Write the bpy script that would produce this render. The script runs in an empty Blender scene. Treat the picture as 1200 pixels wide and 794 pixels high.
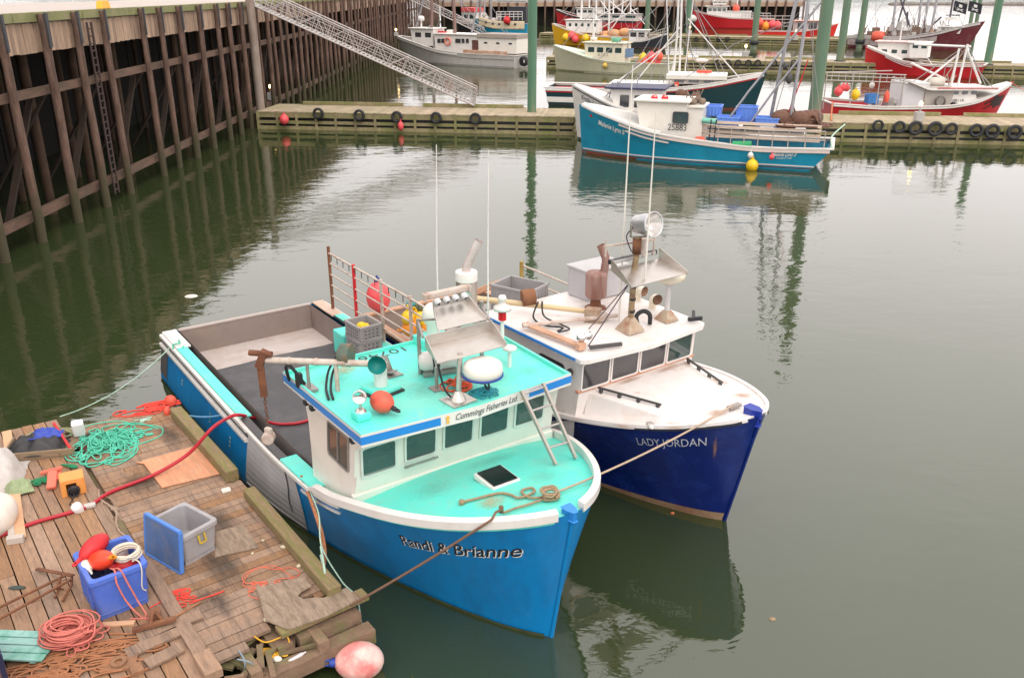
import bpy, bmesh, math, random
import numpy as np
from mathutils import Vector, Matrix, noise as mnoise
R = math.radians
PI = math.pi
sc = bpy.context.scene
col = sc.collection
rnd = random.Random(7)

# ------------------------------------------------------------------ camera
EYE = 9.3
PITCH = 21.677
FPX = 1034.0
cam_d = bpy.data.cameras.new('camera'); cam = bpy.data.objects.new('camera', cam_d); col.objects.link(cam)
cam.location = (0, 0, EYE); cam.rotation_euler = (R(90 - PITCH), 0, 0)
cam_d.sensor_width = 36; cam_d.lens = FPX / 1200 * 36; cam_d.clip_start = 0.1; cam_d.clip_end = 6000
cam_d.dof.use_dof = False
sc.camera = cam
# ------------------------------------------------------------------ world (overcast over a Nishita sky)
w = bpy.data.worlds.new('World'); sc.world = w; w.use_nodes = True
nt = w.node_tree; nt.nodes.clear()
SUN_EL, SUN_ROT = R(52), R(150)
out = nt.nodes.new('ShaderNodeOutputWorld'); bg = nt.nodes.new('ShaderNodeBackground')
sky = nt.nodes.new('ShaderNodeTexSky'); sky.sky_type = 'NISHITA'; sky.sun_disc = False
sky.sun_elevation = SUN_EL; sky.sun_rotation = SUN_ROT; sky.air_density = 1; sky.dust_density = 4
tc = nt.nodes.new('ShaderNodeTexCoord'); sep = nt.nodes.new('ShaderNodeSeparateXYZ')
nt.links.new(tc.outputs['Generated'], sep.inputs[0])
ramp = nt.nodes.new('ShaderNodeValToRGB')          # cloud deck: brighter towards the zenith
ramp.color_ramp.elements[0].position = 0.0; ramp.color_ramp.elements[0].color = (13.4, 12.75, 12.6, 1)
ramp.color_ramp.elements[1].position = 0.75; ramp.color_ramp.elements[1].color = (9.5, 9.2, 9.0, 1)
nt.links.new(sep.outputs['Z'], ramp.inputs[0])
cn = nt.nodes.new('ShaderNodeTexNoise'); cn.inputs['Scale'].default_value = 2.2; cn.inputs['Detail'].default_value = 4
nt.links.new(tc.outputs['Generated'], cn.inputs['Vector'])
cr = nt.nodes.new('ShaderNodeMapRange'); cr.inputs[1].default_value = .3; cr.inputs[2].default_value = .7
cr.inputs[3].default_value = .9; cr.inputs[4].default_value = 1.08
nt.links.new(cn.outputs['Fac'], cr.inputs[0])
mul = nt.nodes.new('ShaderNodeVectorMath'); mul.operation = 'SCALE'
nt.links.new(ramp.outputs[0], mul.inputs[0]); nt.links.new(cr.outputs[0], mul.inputs['Scale'])
mx = nt.nodes.new('ShaderNodeMix'); mx.data_type = 'RGBA'; mx.inputs[0].default_value = .93
nt.links.new(sky.outputs[0], mx.inputs[6]); nt.links.new(mul.outputs[0], mx.inputs[7])
nt.links.new(mx.outputs[2], bg.inputs[0]); bg.inputs[1].default_value = 0.115
nt.links.new(bg.outputs[0], out.inputs[0])
# ------------------------------------------------------------------ sun through the cloud
sl = bpy.data.lights.new('sun', 'SUN'); sl.energy = 1.0; sl.angle = R(35); sl.color = (1, .95, .88)
so = bpy.data.objects.new('sun', sl); col.objects.link(so)
so.rotation_euler = (R(90) - SUN_EL, 0, R(180) - SUN_ROT)
sc.view_settings.view_transform = 'Standard'; sc.view_settings.look = 'None'
sc.view_settings.exposure = 0.52; sc.view_settings.gamma = 1; sc.view_settings.use_curve_mapping = False
try:
    sc.cycles.max_bounces = 6; sc.cycles.diffuse_bounces = 3; sc.cycles.glossy_bounces = 3
    sc.cycles.caustics_reflective = False; sc.cycles.caustics_refractive = False
    sc.cycles.use_denoising = True; sc.cycles.sample_clamp_indirect = 6
except Exception: pass

# ------------------------------------------------------------------ helpers: places
_cp, _sp = math.cos(R(PITCH)), math.sin(R(PITCH))
def at(px, py, z=0.0):
    """world point at height z seen at photo pixel px, py (used to survey the place once)"""
    a = (px - 600) / FPX; b = (py - 397) / FPX
    d = Vector((a, _cp - b * _sp, -_sp - b * _cp)); t = (z - EYE) / d.z
    return Vector((d.x * t, d.y * t, z))
def at_y(px, py, Y):
    a = (px - 600) / FPX; b = (py - 397) / FPX
    d = Vector((a, _cp - b * _sp, -_sp - b * _cp)); t = Y / d.y
    return Vector((d.x * t, Y, EYE + d.z * t))

# ------------------------------------------------------------------ helpers: materials
MATS = {}
def mat(name, c, rough=.55, metal=0., var=.12, scale=2.5, bump=0., bscale=30., dirt=None, dscale=1.3, damt=.35, dpos=.52,
        stretch=(1, 1, 1), island=0., spec=.5, emit=None, dirt2=None, d2scale=5, d2pos=.66, d2amt=.8, coat=0., hue=0.):
    if name in MATS: return MATS[name]
    m = bpy.data.materials.new(name); m.use_nodes = True; t = m.node_tree; N = t.nodes; Lk = t.links
    b = N['Principled BSDF']; b.inputs['Roughness'].default_value = rough; b.inputs['Metallic'].default_value = metal
    b.inputs['Specular IOR Level'].default_value = spec; b.inputs['Coat Weight'].default_value = coat
    tcn = N.new('ShaderNodeTexCoord'); mp = N.new('ShaderNodeMapping'); mp.inputs['Scale'].default_value = stretch
    Lk.new(tcn.outputs['Object'], mp.inputs[0])
    n1 = N.new('ShaderNodeTexNoise'); n1.inputs['Scale'].default_value = scale; n1.inputs['Detail'].default_value = 6; n1.inputs['Roughness'].default_value = .65
    Lk.new(mp.outputs[0], n1.inputs['Vector'])
    hsv = N.new('ShaderNodeHueSaturation'); hsv.inputs['Color'].default_value = (*c, 1)
    mr = N.new('ShaderNodeMapRange'); mr.inputs[1].default_value = .25; mr.inputs[2].default_value = .75
    mr.inputs[3].default_value = 1 - var; mr.inputs[4].default_value = 1 + var
    Lk.new(n1.outputs['Fac'], mr.inputs[0]); last = mr.outputs[0]
    if island:
        g = N.new('ShaderNodeNewGeometry'); ir = N.new('ShaderNodeMapRange')
        ir.inputs[3].default_value = 1 - island; ir.inputs[4].default_value = 1 + island
        Lk.new(g.outputs['Random Per Island'], ir.inputs[0])
        mm = N.new('ShaderNodeMath'); mm.operation = 'MULTIPLY'; Lk.new(last, mm.inputs[0]); Lk.new(ir.outputs[0], mm.inputs[1]); last = mm.outputs[0]
        if hue:
            wn = N.new('ShaderNodeTexWhiteNoise'); wn.noise_dimensions = '1D'; Lk.new(g.outputs['Random Per Island'], wn.inputs['W'])
            hr = N.new('ShaderNodeMapRange'); hr.inputs[3].default_value = 1 - hue; hr.inputs[4].default_value = 1 + hue
            Lk.new(wn.outputs['Value'], hr.inputs[0]); Lk.new(hr.outputs[0], hsv.inputs['Saturation'])
    Lk.new(last, hsv.inputs['Value']); colr = hsv.outputs[0]
    for (dc, ds, dp, da) in ((dirt, dscale, dpos, damt), (dirt2, d2scale, d2pos, d2amt)):
        if dc:
            n2 = N.new('ShaderNodeTexNoise'); n2.inputs['Scale'].default_value = ds; n2.inputs['Detail'].default_value = 8; n2.inputs['Roughness'].default_value = .7
            Lk.new(mp.outputs[0], n2.inputs['Vector'])
            r2 = N.new('ShaderNodeMapRange'); r2.inputs[1].default_value = dp - .06; r2.inputs[2].default_value = dp + .12; r2.inputs[3].default_value = 0; r2.inputs[4].default_value = da
            Lk.new(n2.outputs['Fac'], r2.inputs[0])
            mxx = N.new('ShaderNodeMix'); mxx.data_type = 'RGBA'; Lk.new(r2.outputs[0], mxx.inputs[0]); Lk.new(colr, mxx.inputs[6]); mxx.inputs[7].default_value = (*dc, 1)
            colr = mxx.outputs[2]
    Lk.new(colr, b.inputs['Base Color'])
    rr = N.new('ShaderNodeMapRange'); rr.inputs[3].default_value = max(.02, rough - .1); rr.inputs[4].default_value = min(1, rough + .12)
    Lk.new(n1.outputs['Fac'], rr.inputs[0]); Lk.new(rr.outputs[0], b.inputs['Roughness'])
    if bump:
        n3 = N.new('ShaderNodeTexNoise'); n3.inputs['Scale'].default_value = bscale; n3.inputs['Detail'].default_value = 5
        Lk.new(mp.outputs[0], n3.inputs['Vector'])
        bp = N.new('ShaderNodeBump'); bp.inputs['Strength'].default_value = min(1, bump); bp.inputs['Distance'].default_value = .02
        Lk.new(n3.outputs['Fac'], bp.inputs['Height']); Lk.new(bp.outputs[0], b.inputs['Normal'])
    if emit:
        b.inputs['Emission Color'].default_value = (*emit[:3], 1); b.inputs['Emission Strength'].default_value = emit[3]
    MATS[name] = m
    return m

WHITE_P = mat('white paint', (.74, .70, .66), .42, var=.05, dirt=(.55, .47, .40), damt=.35, dpos=.56, dscale=1.6, coat=.1)
CREAM_P = mat('cream white gelcoat', (.76, .71, .64), .35, var=.05, dirt=(.6, .52, .42), damt=.3, dpos=.58, coat=.1)
RUSTWHITE = mat('rust stained white paint', (.76, .70, .67), .5, var=.06, dirt=(.64, .46, .36), damt=.5, dpos=.58, dscale=1.0, dirt2=(.42, .17, .07), d2scale=3.6, d2pos=.66, d2amt=.75)
TURQ = mat('turquoise gelcoat', (.115, .76, .64), .48, var=.09, scale=2.2, dirt=(.22, .58, .46), damt=.6, dpos=.5, dscale=1.1, dirt2=(.40, .42, .28), d2scale=5, d2pos=.635, d2amt=.5, bump=.35, bscale=150)
BLUE_H = mat('blue hull gelcoat', (.003, .215, .53), .3, var=.08, scale=1.4, stretch=(1, 1, .35), dirt=(.01, .14, .36), damt=.55, dpos=.5, dscale=2.2, dirt2=(.12, .30, .48), d2scale=9, d2pos=.655, d2amt=.35, coat=.06, spec=.3, bump=.05, bscale=6)
NAVY_H = mat('navy hull gelcoat', (.002, .015, .14), .25, var=.2, scale=1.5, dirt=(.02, .06, .3), damt=.35, dpos=.55, dscale=2.5, dirt2=(.10, .13, .3), d2scale=6, d2pos=.68, d2amt=.4, coat=.05, spec=.3)
STRIPE_B = mat('blue stripe paint', (.02, .22, .62), .35, var=.06)
TEAL_H = mat('teal hull paint', (.010, .27, .42), .35, var=.1, scale=.6, dirt=(.01, .16, .27), damt=.5, coat=.1)
RED_H = mat('red hull paint', (.50, .012, .018), .38, var=.1, scale=.6, dirt=(.36, .01, .015), damt=.4)
RED_B = mat('bright red hull paint', (.72, .03, .022), .4, var=.08, scale=.6)
MAROON = mat('maroon hull paint', (.14, .02, .03), .5, var=.15, dirt=(.2, .1, .08), damt=.4)
DKGREEN_H = mat('dark green hull paint', (.006, .045, .055), .35, var=.1)
YELLOW_H = mat('yellow hull paint', (.75, .40, .01), .45, var=.12, dirt=(.45, .25, .05), damt=.5, dpos=.55)
CREAM_H = mat('pale cream hull paint', (.56, .53, .38), .5, var=.06, dirt=(.45, .42, .28), damt=.4)
GREYWHITE_H = mat('grey white hull paint', (.60, .57, .54), .5, var=.08, dirt=(.45, .40, .36), damt=.4)
BLACK_H = mat('black hull paint', (.02, .022, .028), .5, var=.2)
BOOT = mat('red brown antifouling', (.22, .045, .025), .7, var=.25, scale=2, dirt=(.12, .08, .05), damt=.6)
FOUL = mat('rusty fouled boot stripe', (.30, .19, .11), .8, var=.3, scale=4, dirt=(.22, .07, .03), damt=.7, dpos=.5)
BLACK = mat('black rubber', (.018, .018, .02), .6, var=.25, scale=6, bump=.2)
BLACKP = mat('black paint', (.02, .02, .024), .4, var=.1)
DKGREY = mat('dark grey paint', (.07, .065, .065), .6, var=.15)
GREYP = mat('pale grey panel', (.46, .44, .44), .5, var=.06, dirt=(.36, .33, .3), damt=.4)
GREYD = mat('brown grey fibreglass', (.24, .19, .17), .55, var=.12, scale=3, dirt=(.34, .22, .15), damt=.35, dpos=.55)
SOLE = mat('worn pinkish deck', (.50, .43, .40), .65, var=.1, scale=2, dirt=(.38, .27, .22), damt=.5, dpos=.53, bump=.15)
MATT = mat('black rubber matting', (.085, .08, .085), .8, var=.16, scale=1.6, dirt=(.14, .13, .13), damt=.6, bump=.3, bscale=60)
STEEL = mat('stainless steel', (.62, .57, .53), .33, .85, var=.08, scale=5, dirt=(.5, .43, .36), damt=.4, stretch=(1, 1, 4))
STEELD = mat('dull grey steel', (.36, .33, .31), .5, .6, var=.15, scale=4, dirt=(.3, .2, .14), damt=.4)
ALU = mat('aluminium', (.44, .39, .37), .5, .35, var=.1, scale=6)
RUST = mat('rusty iron', (.16, .06, .03), .85, var=.35, scale=9, bump=.5, bscale=60, dirt=(.30, .13, .06), damt=.7)
RUSTL = mat('rusted pale paint', (.54, .45, .39), .7, var=.15, scale=4, dirt=(.34, .16, .09), damt=.75, dpos=.56, dscale=5)
BRONZE = mat('green brown hydraulic motor', (.10, .13, .10), .6, .2, var=.3, scale=8, dirt=(.25, .11, .05), damt=.7, dscale=6)
GLASS = mat('dark window glass', (.035, .062, .06), .06, var=.2, spec=.9, coat=.4)
GLASSB = mat('smoky window glass', (.050, .048, .052), .09, var=.2, spec=.8, coat=.3)
BUOY_O = mat('orange red buoy plastic', (.78, .11, .06), .5, var=.14, scale=6, dirt=(.5, .07, .05), damt=.6, dpos=.5, dscale=4, dirt2=(.35, .2, .15), d2scale=12, d2pos=.64, d2amt=.5)
BUOY_P = mat('pink red buoy plastic', (.80, .09, .10), .45, var=.1, scale=5)
BUOY_R = mat('red buoy plastic', (.62, .02, .025), .5, var=.2, scale=6, dirt=(.4, .03, .03), damt=.6, dscale=5)
YEL = mat('yellow plastic', (.80, .50, .01), .45, var=.12, scale=6)
ORG = mat('orange plastic', (.82, .28, .02), .45, var=.12, scale=5)
TOTE_B = mat('blue tote plastic', (.075, .16, .60), .5, var=.12, scale=3, dirt=(.16, .20, .42), damt=.6, dpos=.53, dscale=3, dirt2=(.25, .2, .2), d2scale=8, d2pos=.66, d2amt=.5)
TOTE_F = mat('faded blue tote plastic', (.08, .16, .34), .55, var=.15, scale=4, dirt=(.20, .21, .24), damt=.6, dpos=.55, dscale=3)
TOTE_G = mat('grey tote plastic', (.38, .36, .37), .6, var=.1, scale=3, dirt=(.25, .2, .17), damt=.5)
TOTE_L = mat('light blue tote plastic', (.12, .25, .70), .5, var=.08)
CRATE = mat('grey crate plastic', (.33, .31, .31), .55, var=.08, scale=4)
ROPE_T = mat('tan rope', (.36, .25, .15), .9, var=.2, scale=20, bump=.6, bscale=120)
ROPE_B = mat('brown rope', (.20, .11, .07), .9, var=.2, scale=20, bump=.6, bscale=120)
ROPE_G = mat('sea green rope', (.10, .52, .36), .8, var=.25, scale=8, bump=.4, bscale=120)
ROPE_P = mat('salmon pink rope', (.66, .19, .15), .85, var=.2, scale=9, bump=.5, bscale=120)
ROPE_O = mat('orange rope', (.62, .17, .07), .85, var=.25, scale=9, bump=.4, bscale=120)
ROPE_R = mat('red orange rope', (.75, .06, .04), .8, var=.15, scale=9)
ROPE_W = mat('off white rope', (.62, .56, .46), .9, var=.15, scale=10)
ROPE_GR = mat('pale green rope', (.42, .58, .46), .8, var=.2, scale=10)
ROPE_BL = mat('faded blue rope', (.10, .26, .42), .8, var=.2, scale=10)
HOSE_R = mat('red hose', (.46, .015, .03), .45, var=.1, scale=5)
GREENP = mat('green painted steel pile', (.085, .19, .115), .6, var=.18, scale=1.2, stretch=(1, 1, .15), dirt=(.33, .24, .13), damt=.75, dpos=.55, dscale=1.2)
GREENP2 = mat('weathered green pile', (.12, .20, .13), .7, var=.2, scale=1.2, stretch=(1, 1, .15), dirt=(.20, .17, .10), damt=.75, dpos=.5, dscale=1.2)
WOOD_F = mat('weathered float planks', (.345, .205, .125), .85, var=.30, scale=5, stretch=(1, 12, 12), island=.12, hue=.18, bump=.9, bscale=9, dirt=(.11, .08, .07), damt=.7, dpos=.55, dscale=.8, dirt2=(.42, .29, .20), d2scale=3, d2pos=.6, d2amt=.4)
WOOD_T = mat('weathered timber', (.29, .20, .13), .85, var=.3, scale=6, stretch=(1, 10, 10), island=.15, bump=.7, bscale=9, dirt=(.16, .18, .06), damt=.5, dpos=.55, dscale=2)
WOOD_TZ = mat('rotten timber', (.21, .13, .085), .9, var=.3, scale=6, island=.3, bump=.8, bscale=20, dirt=(.14, .16, .05), damt=.6, dpos=.52, dscale=2)
PLY = mat('orange plywood', (.68, .30, .16), .75, var=.2, scale=4, stretch=(1, 6, 1), dirt=(.42, .22, .13), damt=.7, dpos=.5, dscale=2, dirt2=(.72, .45, .3), d2scale=2.5, d2pos=.58, d2amt=.6)
PLYG = mat('grey plywood', (.32, .23, .165), .88, var=.35, scale=5, stretch=(1, 5, 1), dirt=(.17, .12, .08), damt=.75, dpos=.5, dscale=1.6, dirt2=(.45, .36, .28), d2scale=4, d2pos=.58, d2amt=.6, bump=.6, bscale=14)
NEWWOOD = mat('fresh sawn board', (.66, .38, .22), .75, var=.12, scale=5, stretch=(1, 8, 8))
MOSSWOOD = mat('mossy float timber', (.27, .225, .12), .9, var=.3, scale=3, island=.18, bump=.5, bscale=15, dirt=(.17, .19, .05), damt=.8, dpos=.52, dscale=.9)
PILE = mat('dark wharf pile', (.125, .07, .05), .85, var=.5, scale=2.2, stretch=(3, 3, .5), bump=.8, bscale=8, dirt=(.24, .15, .12), damt=.7, dpos=.54, dscale=1.5, dirt2=(.030, .022, .015), d2scale=.9, d2pos=.55, d2amt=.7)
PILEIN = mat('shade darkened wharf timber', (.035, .02, .013), .9, var=.4, scale=2, stretch=(2, 2, .6), bump=.6, bscale=8)  # brace timber, colour darkened to stand for shade inside the wharf
FASCIA = mat('wharf fascia planks', (.40, .27, .19), .85, var=.25, scale=3, stretch=(4, 4, .5), island=.2, bump=.5, bscale=12, dirt=(.16, .10, .07), damt=.6, dpos=.56)
CURBG = mat('mossy wharf curb', (.22, .22, .09), .85, var=.25, scale=2, dirt=(.36, .28, .2), damt=.5, dpos=.55, bump=.4)
CONC = mat('wharf deck concrete', (.46, .39, .35), .85, var=.12, scale=.6, dirt=(.33, .27, .22), damt=.4, bump=.2)
NET = mat('brown net twine', (.16, .08, .055), .95, var=.35, scale=6, bump=.6, bscale=60)
TARP_K = mat('black tarpaulin', (.03, .028, .03), .5, var=.3, scale=5)
TARP_B = mat('blue tarpaulin', (.03, .06, .38), .5, var=.2, scale=5)
GREY_C = mat('grey woven sacking', (.55, .50, .47), .85, var=.15, scale=6, bump=.5, bscale=40)
MOSSC = mat('green stained sacking', (.30, .36, .20), .9, var=.2, scale=6, bump=.5, bscale=40)
FOAM_W = mat('off white foam', (.76, .70, .62), .7, var=.07, scale=5, dirt=(.55, .42, .32), damt=.4)
LAMPG = mat('lamp glass glowing', (.9, .8, .6), .3, emit=(1, .62, .22, 7))
INK = mat('black lettering', (.012, .012, .014), .5, var=.05)
INKG = mat('charcoal lettering', (.05, .055, .06), .5, var=.05)
INKW = mat('white lettering', (.80, .78, .76), .5, var=.04)
INKF = mat('worn white lettering', (.55, .56, .62), .5, var=.2, scale=12)
INKB = mat('blue lettering', (.02, .05, .3), .5)
INKR = mat('red lettering', (.6, .02, .03), .5)
GOLD = mat('gold emblem paint', (.78, .42, .06), .5, var=.1)
CLOTHK = mat('black flag cloth', (.02, .02, .028), .8)

def stain_mat(name, c, amt=.8, scale=3.):
    m = bpy.data.materials.new(name); m.use_nodes = True; t = m.node_tree; N = t.nodes; b = N['Principled BSDF']; b.inputs['Base Color'].default_value = (*c, 1); b.inputs['Roughness'].default_value = .8
    g_ = N.new('ShaderNodeTexCoord'); ln = N.new('ShaderNodeVectorMath'); ln.operation = 'LENGTH'; t.links.new(g_.outputs['UV'], ln.inputs[0])
    n_ = N.new('ShaderNodeTexNoise'); n_.inputs['Scale'].default_value = scale; n_.inputs['Detail'].default_value = 7; n_.inputs['Roughness'].default_value = .7; t.links.new(g_.outputs['UV'], n_.inputs['Vector'])
    a_ = N.new('ShaderNodeMath'); a_.operation = 'MULTIPLY_ADD'; a_.inputs[1].default_value = 1.7; t.links.new(n_.outputs['Fac'], a_.inputs[0]); 
    s_ = N.new('ShaderNodeMath'); s_.operation = 'MULTIPLY'; s_.inputs[1].default_value = -1.25; t.links.new(ln.outputs['Value'], s_.inputs[0]); t.links.new(s_.outputs[0], a_.inputs[2])
    r_ = N.new('ShaderNodeMapRange'); r_.inputs[1].default_value = -.05; r_.inputs[2].default_value = .75; r_.inputs[3].default_value = 0; r_.inputs[4].default_value = amt; t.links.new(a_.outputs[0], r_.inputs[0]); t.links.new(r_.outputs[0], b.inputs['Alpha'])
    MATS[name] = m; return m
RSTAIN = stain_mat('rust stain', (.46, .24, .13), .5); YSTAIN = stain_mat('yellow brown rust bloom', (.50, .40, .24), .6); DSTAIN = stain_mat('dark wet stain', (.07, .055, .045), .55, 2.2); GRIME = stain_mat('grey scuff', (.20, .52, .44), .3, 5.)
def stain(name, parent, m, f, n=8):
    """a thin worn patch lying on a surface: f maps -1..1, -1..1 to a point"""
    mb = MB(); mb.grid(lambda a, b: f(2 * a - 1, 2 * b - 1), n, n); o = mb.build(name, m, parent); me = o.data
    uv = me.uv_layers.new(name='UVMap'); k = n + 1
    for l in me.loops: i = l.vertex_index; uv.data[l.index].uv = (2 * (i // k) / n - 1, 2 * (i % k) / n - 1)
    return o
# ------------------------------------------------------------------ helpers: meshes
class MB:
    def __init__(s): s.V = []; s.F = []; s.S = []; s.I = []; s.mi = 0
    def add(s, vs, fs, smooth=False, M=None):
        o = len(s.V)
        for v in vs:
            v = Vector(v)
            s.V.append(tuple(M @ v) if M is not None else tuple(v))
        for f in fs:
            s.F.append([i + o for i in f]); s.S.append(smooth); s.I.append(s.mi)
        return s
    def box(s, c, sz, rz=0, M=None, rot=None):
        x, y, z = sz[0] / 2, sz[1] / 2, sz[2] / 2
        vs = [Vector((a * x, b * y, g * z)) for a in (-1, 1) for b in (-1, 1) for g in (-1, 1)]
        Q = rot if rot is not None else Matrix.Rotation(rz, 3, 'Z')
        vs = [Q @ v + Vector(c) for v in vs]
        return s.add(vs, [(0, 1, 3, 2), (4, 6, 7, 5), (0, 4, 5, 1), (2, 3, 7, 6), (0, 2, 6, 4), (1, 5, 7, 3)], M=M)
    def bar(s, a, b, wd, ht, up=(0, 0, 1), M=None):
        a = Vector(a); b = Vector(b); d = (b - a); L = d.length; d.normalize(); u = Vector(up)
        sd = d.cross(u)
        if sd.length < 1e-4: sd = d.cross(Vector((1, 0, 0)))
        sd.normalize(); u2 = sd.cross(d)
        rot = Matrix((d, sd, u2)).transposed()
        return s.box((a + b) / 2, (L, wd, ht), rot=rot, M=M)
    def tube(s, pts, r, n=8, M=None, closed=False, cap=True, r2=None):
        P = [Vector(p) for p in pts]; m = len(P); vs = []; fs = []
        prev = None
        for i, p in enumerate(P):
            if closed: d = P[(i + 1) % m] - P[i - 1]
            else: d = P[min(i + 1, m - 1)] - P[max(i - 1, 0)]
            if d.length < 1e-9: d = Vector((0, 0, 1))
            d.normalize()
            if prev is None:
                a = Vector((0, 0, 1)) if abs(d.z) < .9 else Vector((1, 0, 0))
                sd = d.cross(a).normalized()
            else:
                sd = prev - d * prev.dot(d)
                if sd.length < 1e-6: sd = d.cross(Vector((0, 0, 1)))
                sd.normalize()
            prev = sd; u = d.cross(sd)
            rr = r if r2 is None else r + (r2 - r) * i / max(1, m - 1)
            if isinstance(r, (list, tuple)): rr = r[i]
            for k in range(n):
                t = 2 * PI * k / n
                vs.append(p + (sd * math.cos(t) + u * math.sin(t)) * rr)
        for i in range(m if closed else m - 1):
            j = (i + 1) % m
            for k in range(n):
                fs.append((i * n + k, i * n + (k + 1) % n, j * n + (k + 1) % n, j * n + k))
        s.add(vs, fs, True, M)
        if cap and not closed:
            s.add([vs[k] for k in range(n)], [tuple(range(n - 1, -1, -1))], False, M)
            s.add([vs[(m - 1) * n + k] for k in range(n)], [tuple(range(n))], False, M)
        return s
    def cyl(s, a, b, r, n=12, M=None, r2=None): return s.tube([a, b], r, n, M, r2=r2)
    def lathe(s, prof, c=(0, 0, 0), n=20, rot=None, M=None, smooth=True, sx=1, sy=1):
        vs = []; fs = []; m = len(prof); Q = rot if rot is not None else Matrix.Identity(3)
        for r, z in prof:
            for k in range(n):
                t = 2 * PI * k / n
                vs.append(Q @ Vector((r * sx * math.cos(t), r * sy * math.sin(t), z)) + Vector(c))
        for i in range(m - 1):
            for k in range(n): fs.append((i * n + k, i * n + (k + 1) % n, (i + 1) * n + (k + 1) % n, (i + 1) * n + k))
        return s.add(vs, fs, smooth, M)
    def ell(s, c, rad, n=16, m=10, rot=None, M=None):
        prof = [(max(1e-4, math.sin(PI * i / m)), -math.cos(PI * i / m)) for i in range(m + 1)]
        Q = (rot if rot is not None else Matrix.Identity(3)) @ Matrix.Diagonal(rad)
        return s.lathe(prof, c, n, Q, M)
    def prism(s, poly, z0, z1, M=None, smooth=False):
        n = len(poly)
        z0s = z0 if isinstance(z0, (list, tuple)) else [z0] * n
        z1s = z1 if isinstance(z1, (list, tuple)) else [z1] * n
        vs = [(p[0], p[1], a) for p, a in zip(poly, z0s)] + [(p[0], p[1], a) for p, a in zip(poly, z1s)]
        fs = [tuple(range(n - 1, -1, -1)), tuple(range(n, 2 * n))]
        s.add(vs, fs, False, M)
        return s.add(vs, [(i, (i + 1) % n, n + (i + 1) % n, n + i) for i in range(n)], smooth, M)
    def loft(s, rings, closed=True, smooth=False, cap=True, M=None):
        n = len(rings[0]); vs = [v for r in rings for v in r]; fs = []
        for i in range(len(rings) - 1):
            for k in range(n if closed else n - 1):
                j = (k + 1) % n; fs.append((i * n + k, i * n + j, (i + 1) * n + j, (i + 1) * n + k))
        if cap and closed: fs += [tuple(range(n - 1, -1, -1)), tuple(range((len(rings) - 1) * n, len(rings) * n))]
        return s.add(vs, fs, smooth, M)
    def grid(s, fn, nu, nv, smooth=True, M=None, flip=False):
        vs = [fn(i / nu, j / nv) for i in range(nu + 1) for j in range(nv + 1)]; fs = []
        for i in range(nu):
            for j in range(nv):
                q = (i * (nv + 1) + j, (i + 1) * (nv + 1) + j, (i + 1) * (nv + 1) + j + 1, i * (nv + 1) + j + 1)
                fs.append(q[::-1] if flip else q)
        return s.add(vs, fs, smooth, M)
    def sheet(s, fn, nu, nv, th, M=None, smooth=True):
        """a thin closed slab: fn gives the top, th its thickness downwards"""
        s.grid(fn, nu, nv, smooth, M)
        s.grid(lambda u, v: Vector(fn(u, v)) - Vector((0, 0, th)), nu, nv, smooth, M, True)
        rim = [(i / nu, 0) for i in range(nu + 1)] + [(1, j / nv) for j in range(1, nv + 1)] + [(1 - i / nu, 1) for i in range(1, nu + 1)] + [(0, 1 - j / nv) for j in range(1, nv)]
        vs = [Vector(fn(*p)) for p in rim]; n = len(vs)
        return s.add(vs + [v - Vector((0, 0, th)) for v in vs], [(i, n + i, n + (i + 1) % n, (i + 1) % n) for i in range(n)], False, M)
    def build(s, name, m, parent=None, M=None, bev=0, M2=None):
        me = bpy.data.meshes.new(name); me.from_pydata(s.V, [], s.F)
        me.polygons.foreach_set('use_smooth', s.S)
        ms = m if isinstance(m, (list, tuple)) else [m]
        for q in ms: me.materials.append(q)
        me.polygons.foreach_set('material_index', [min(i, len(ms) - 1) for i in s.I])
        bm = bmesh.new(); bm.from_mesh(me); bmesh.ops.recalc_face_normals(bm, faces=bm.faces); bm.to_mesh(me); bm.free()
        me.update()
        o = bpy.data.objects.new(name, me); col.objects.link(o)
        if parent is not None: o.parent = parent
        if M is not None: o.matrix_world = M
        if bev:
            # bevel needs welded corners
            b2 = bmesh.new(); b2.from_mesh(me); bmesh.ops.remove_doubles(b2, verts=b2.verts, dist=1e-5); b2.to_mesh(me); b2.free()
            md = o.modifiers.new('bevel', 'BEVEL'); md.width = bev; md.segments = 2; md.limit_method = 'ANGLE'; md.angle_limit = R(40)
        return o

def tag(o, label=None, cat=None, group=None, kind=None):
    if label: o['label'] = label
    if cat: o['category'] = cat
    if group: o['group'] = group
    if kind: o['kind'] = kind
    return o
def thing(name, label, cat, loc=(0, 0, 0), rz=0, group=None, M=None):
    o = bpy.data.objects.new(name, None); col.objects.link(o); o.empty_display_size = .2
    if M is not None: o.matrix_world = M
    else: o.location = loc; o.rotation_euler = (0, 0, rz)
    return tag(o, label, cat, group)
def struct(o): o['kind'] = 'structure'; return o
def dup(o, parent=None, M=None, loc=None, rz=None, label=None):
    c = o.copy(); col.objects.link(c)
    if parent is not None: c.parent = parent
    if M is not None: c.matrix_world = M
    if loc is not None: c.location = loc
    if rz is not None: c.rotation_euler = (0, 0, rz)
    if label: c['label'] = label
    for ch in list(o.children): dup(ch, c)
    return c
def TR(x=0, y=0, z=0): return Matrix.Translation((x, y, z))
def RZ(a): return Matrix.Rotation(a, 4, 'Z')
def RX(a): return Matrix.Rotation(a, 4, 'X')
def RY(a): return Matrix.Rotation(a, 4, 'Y')
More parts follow.
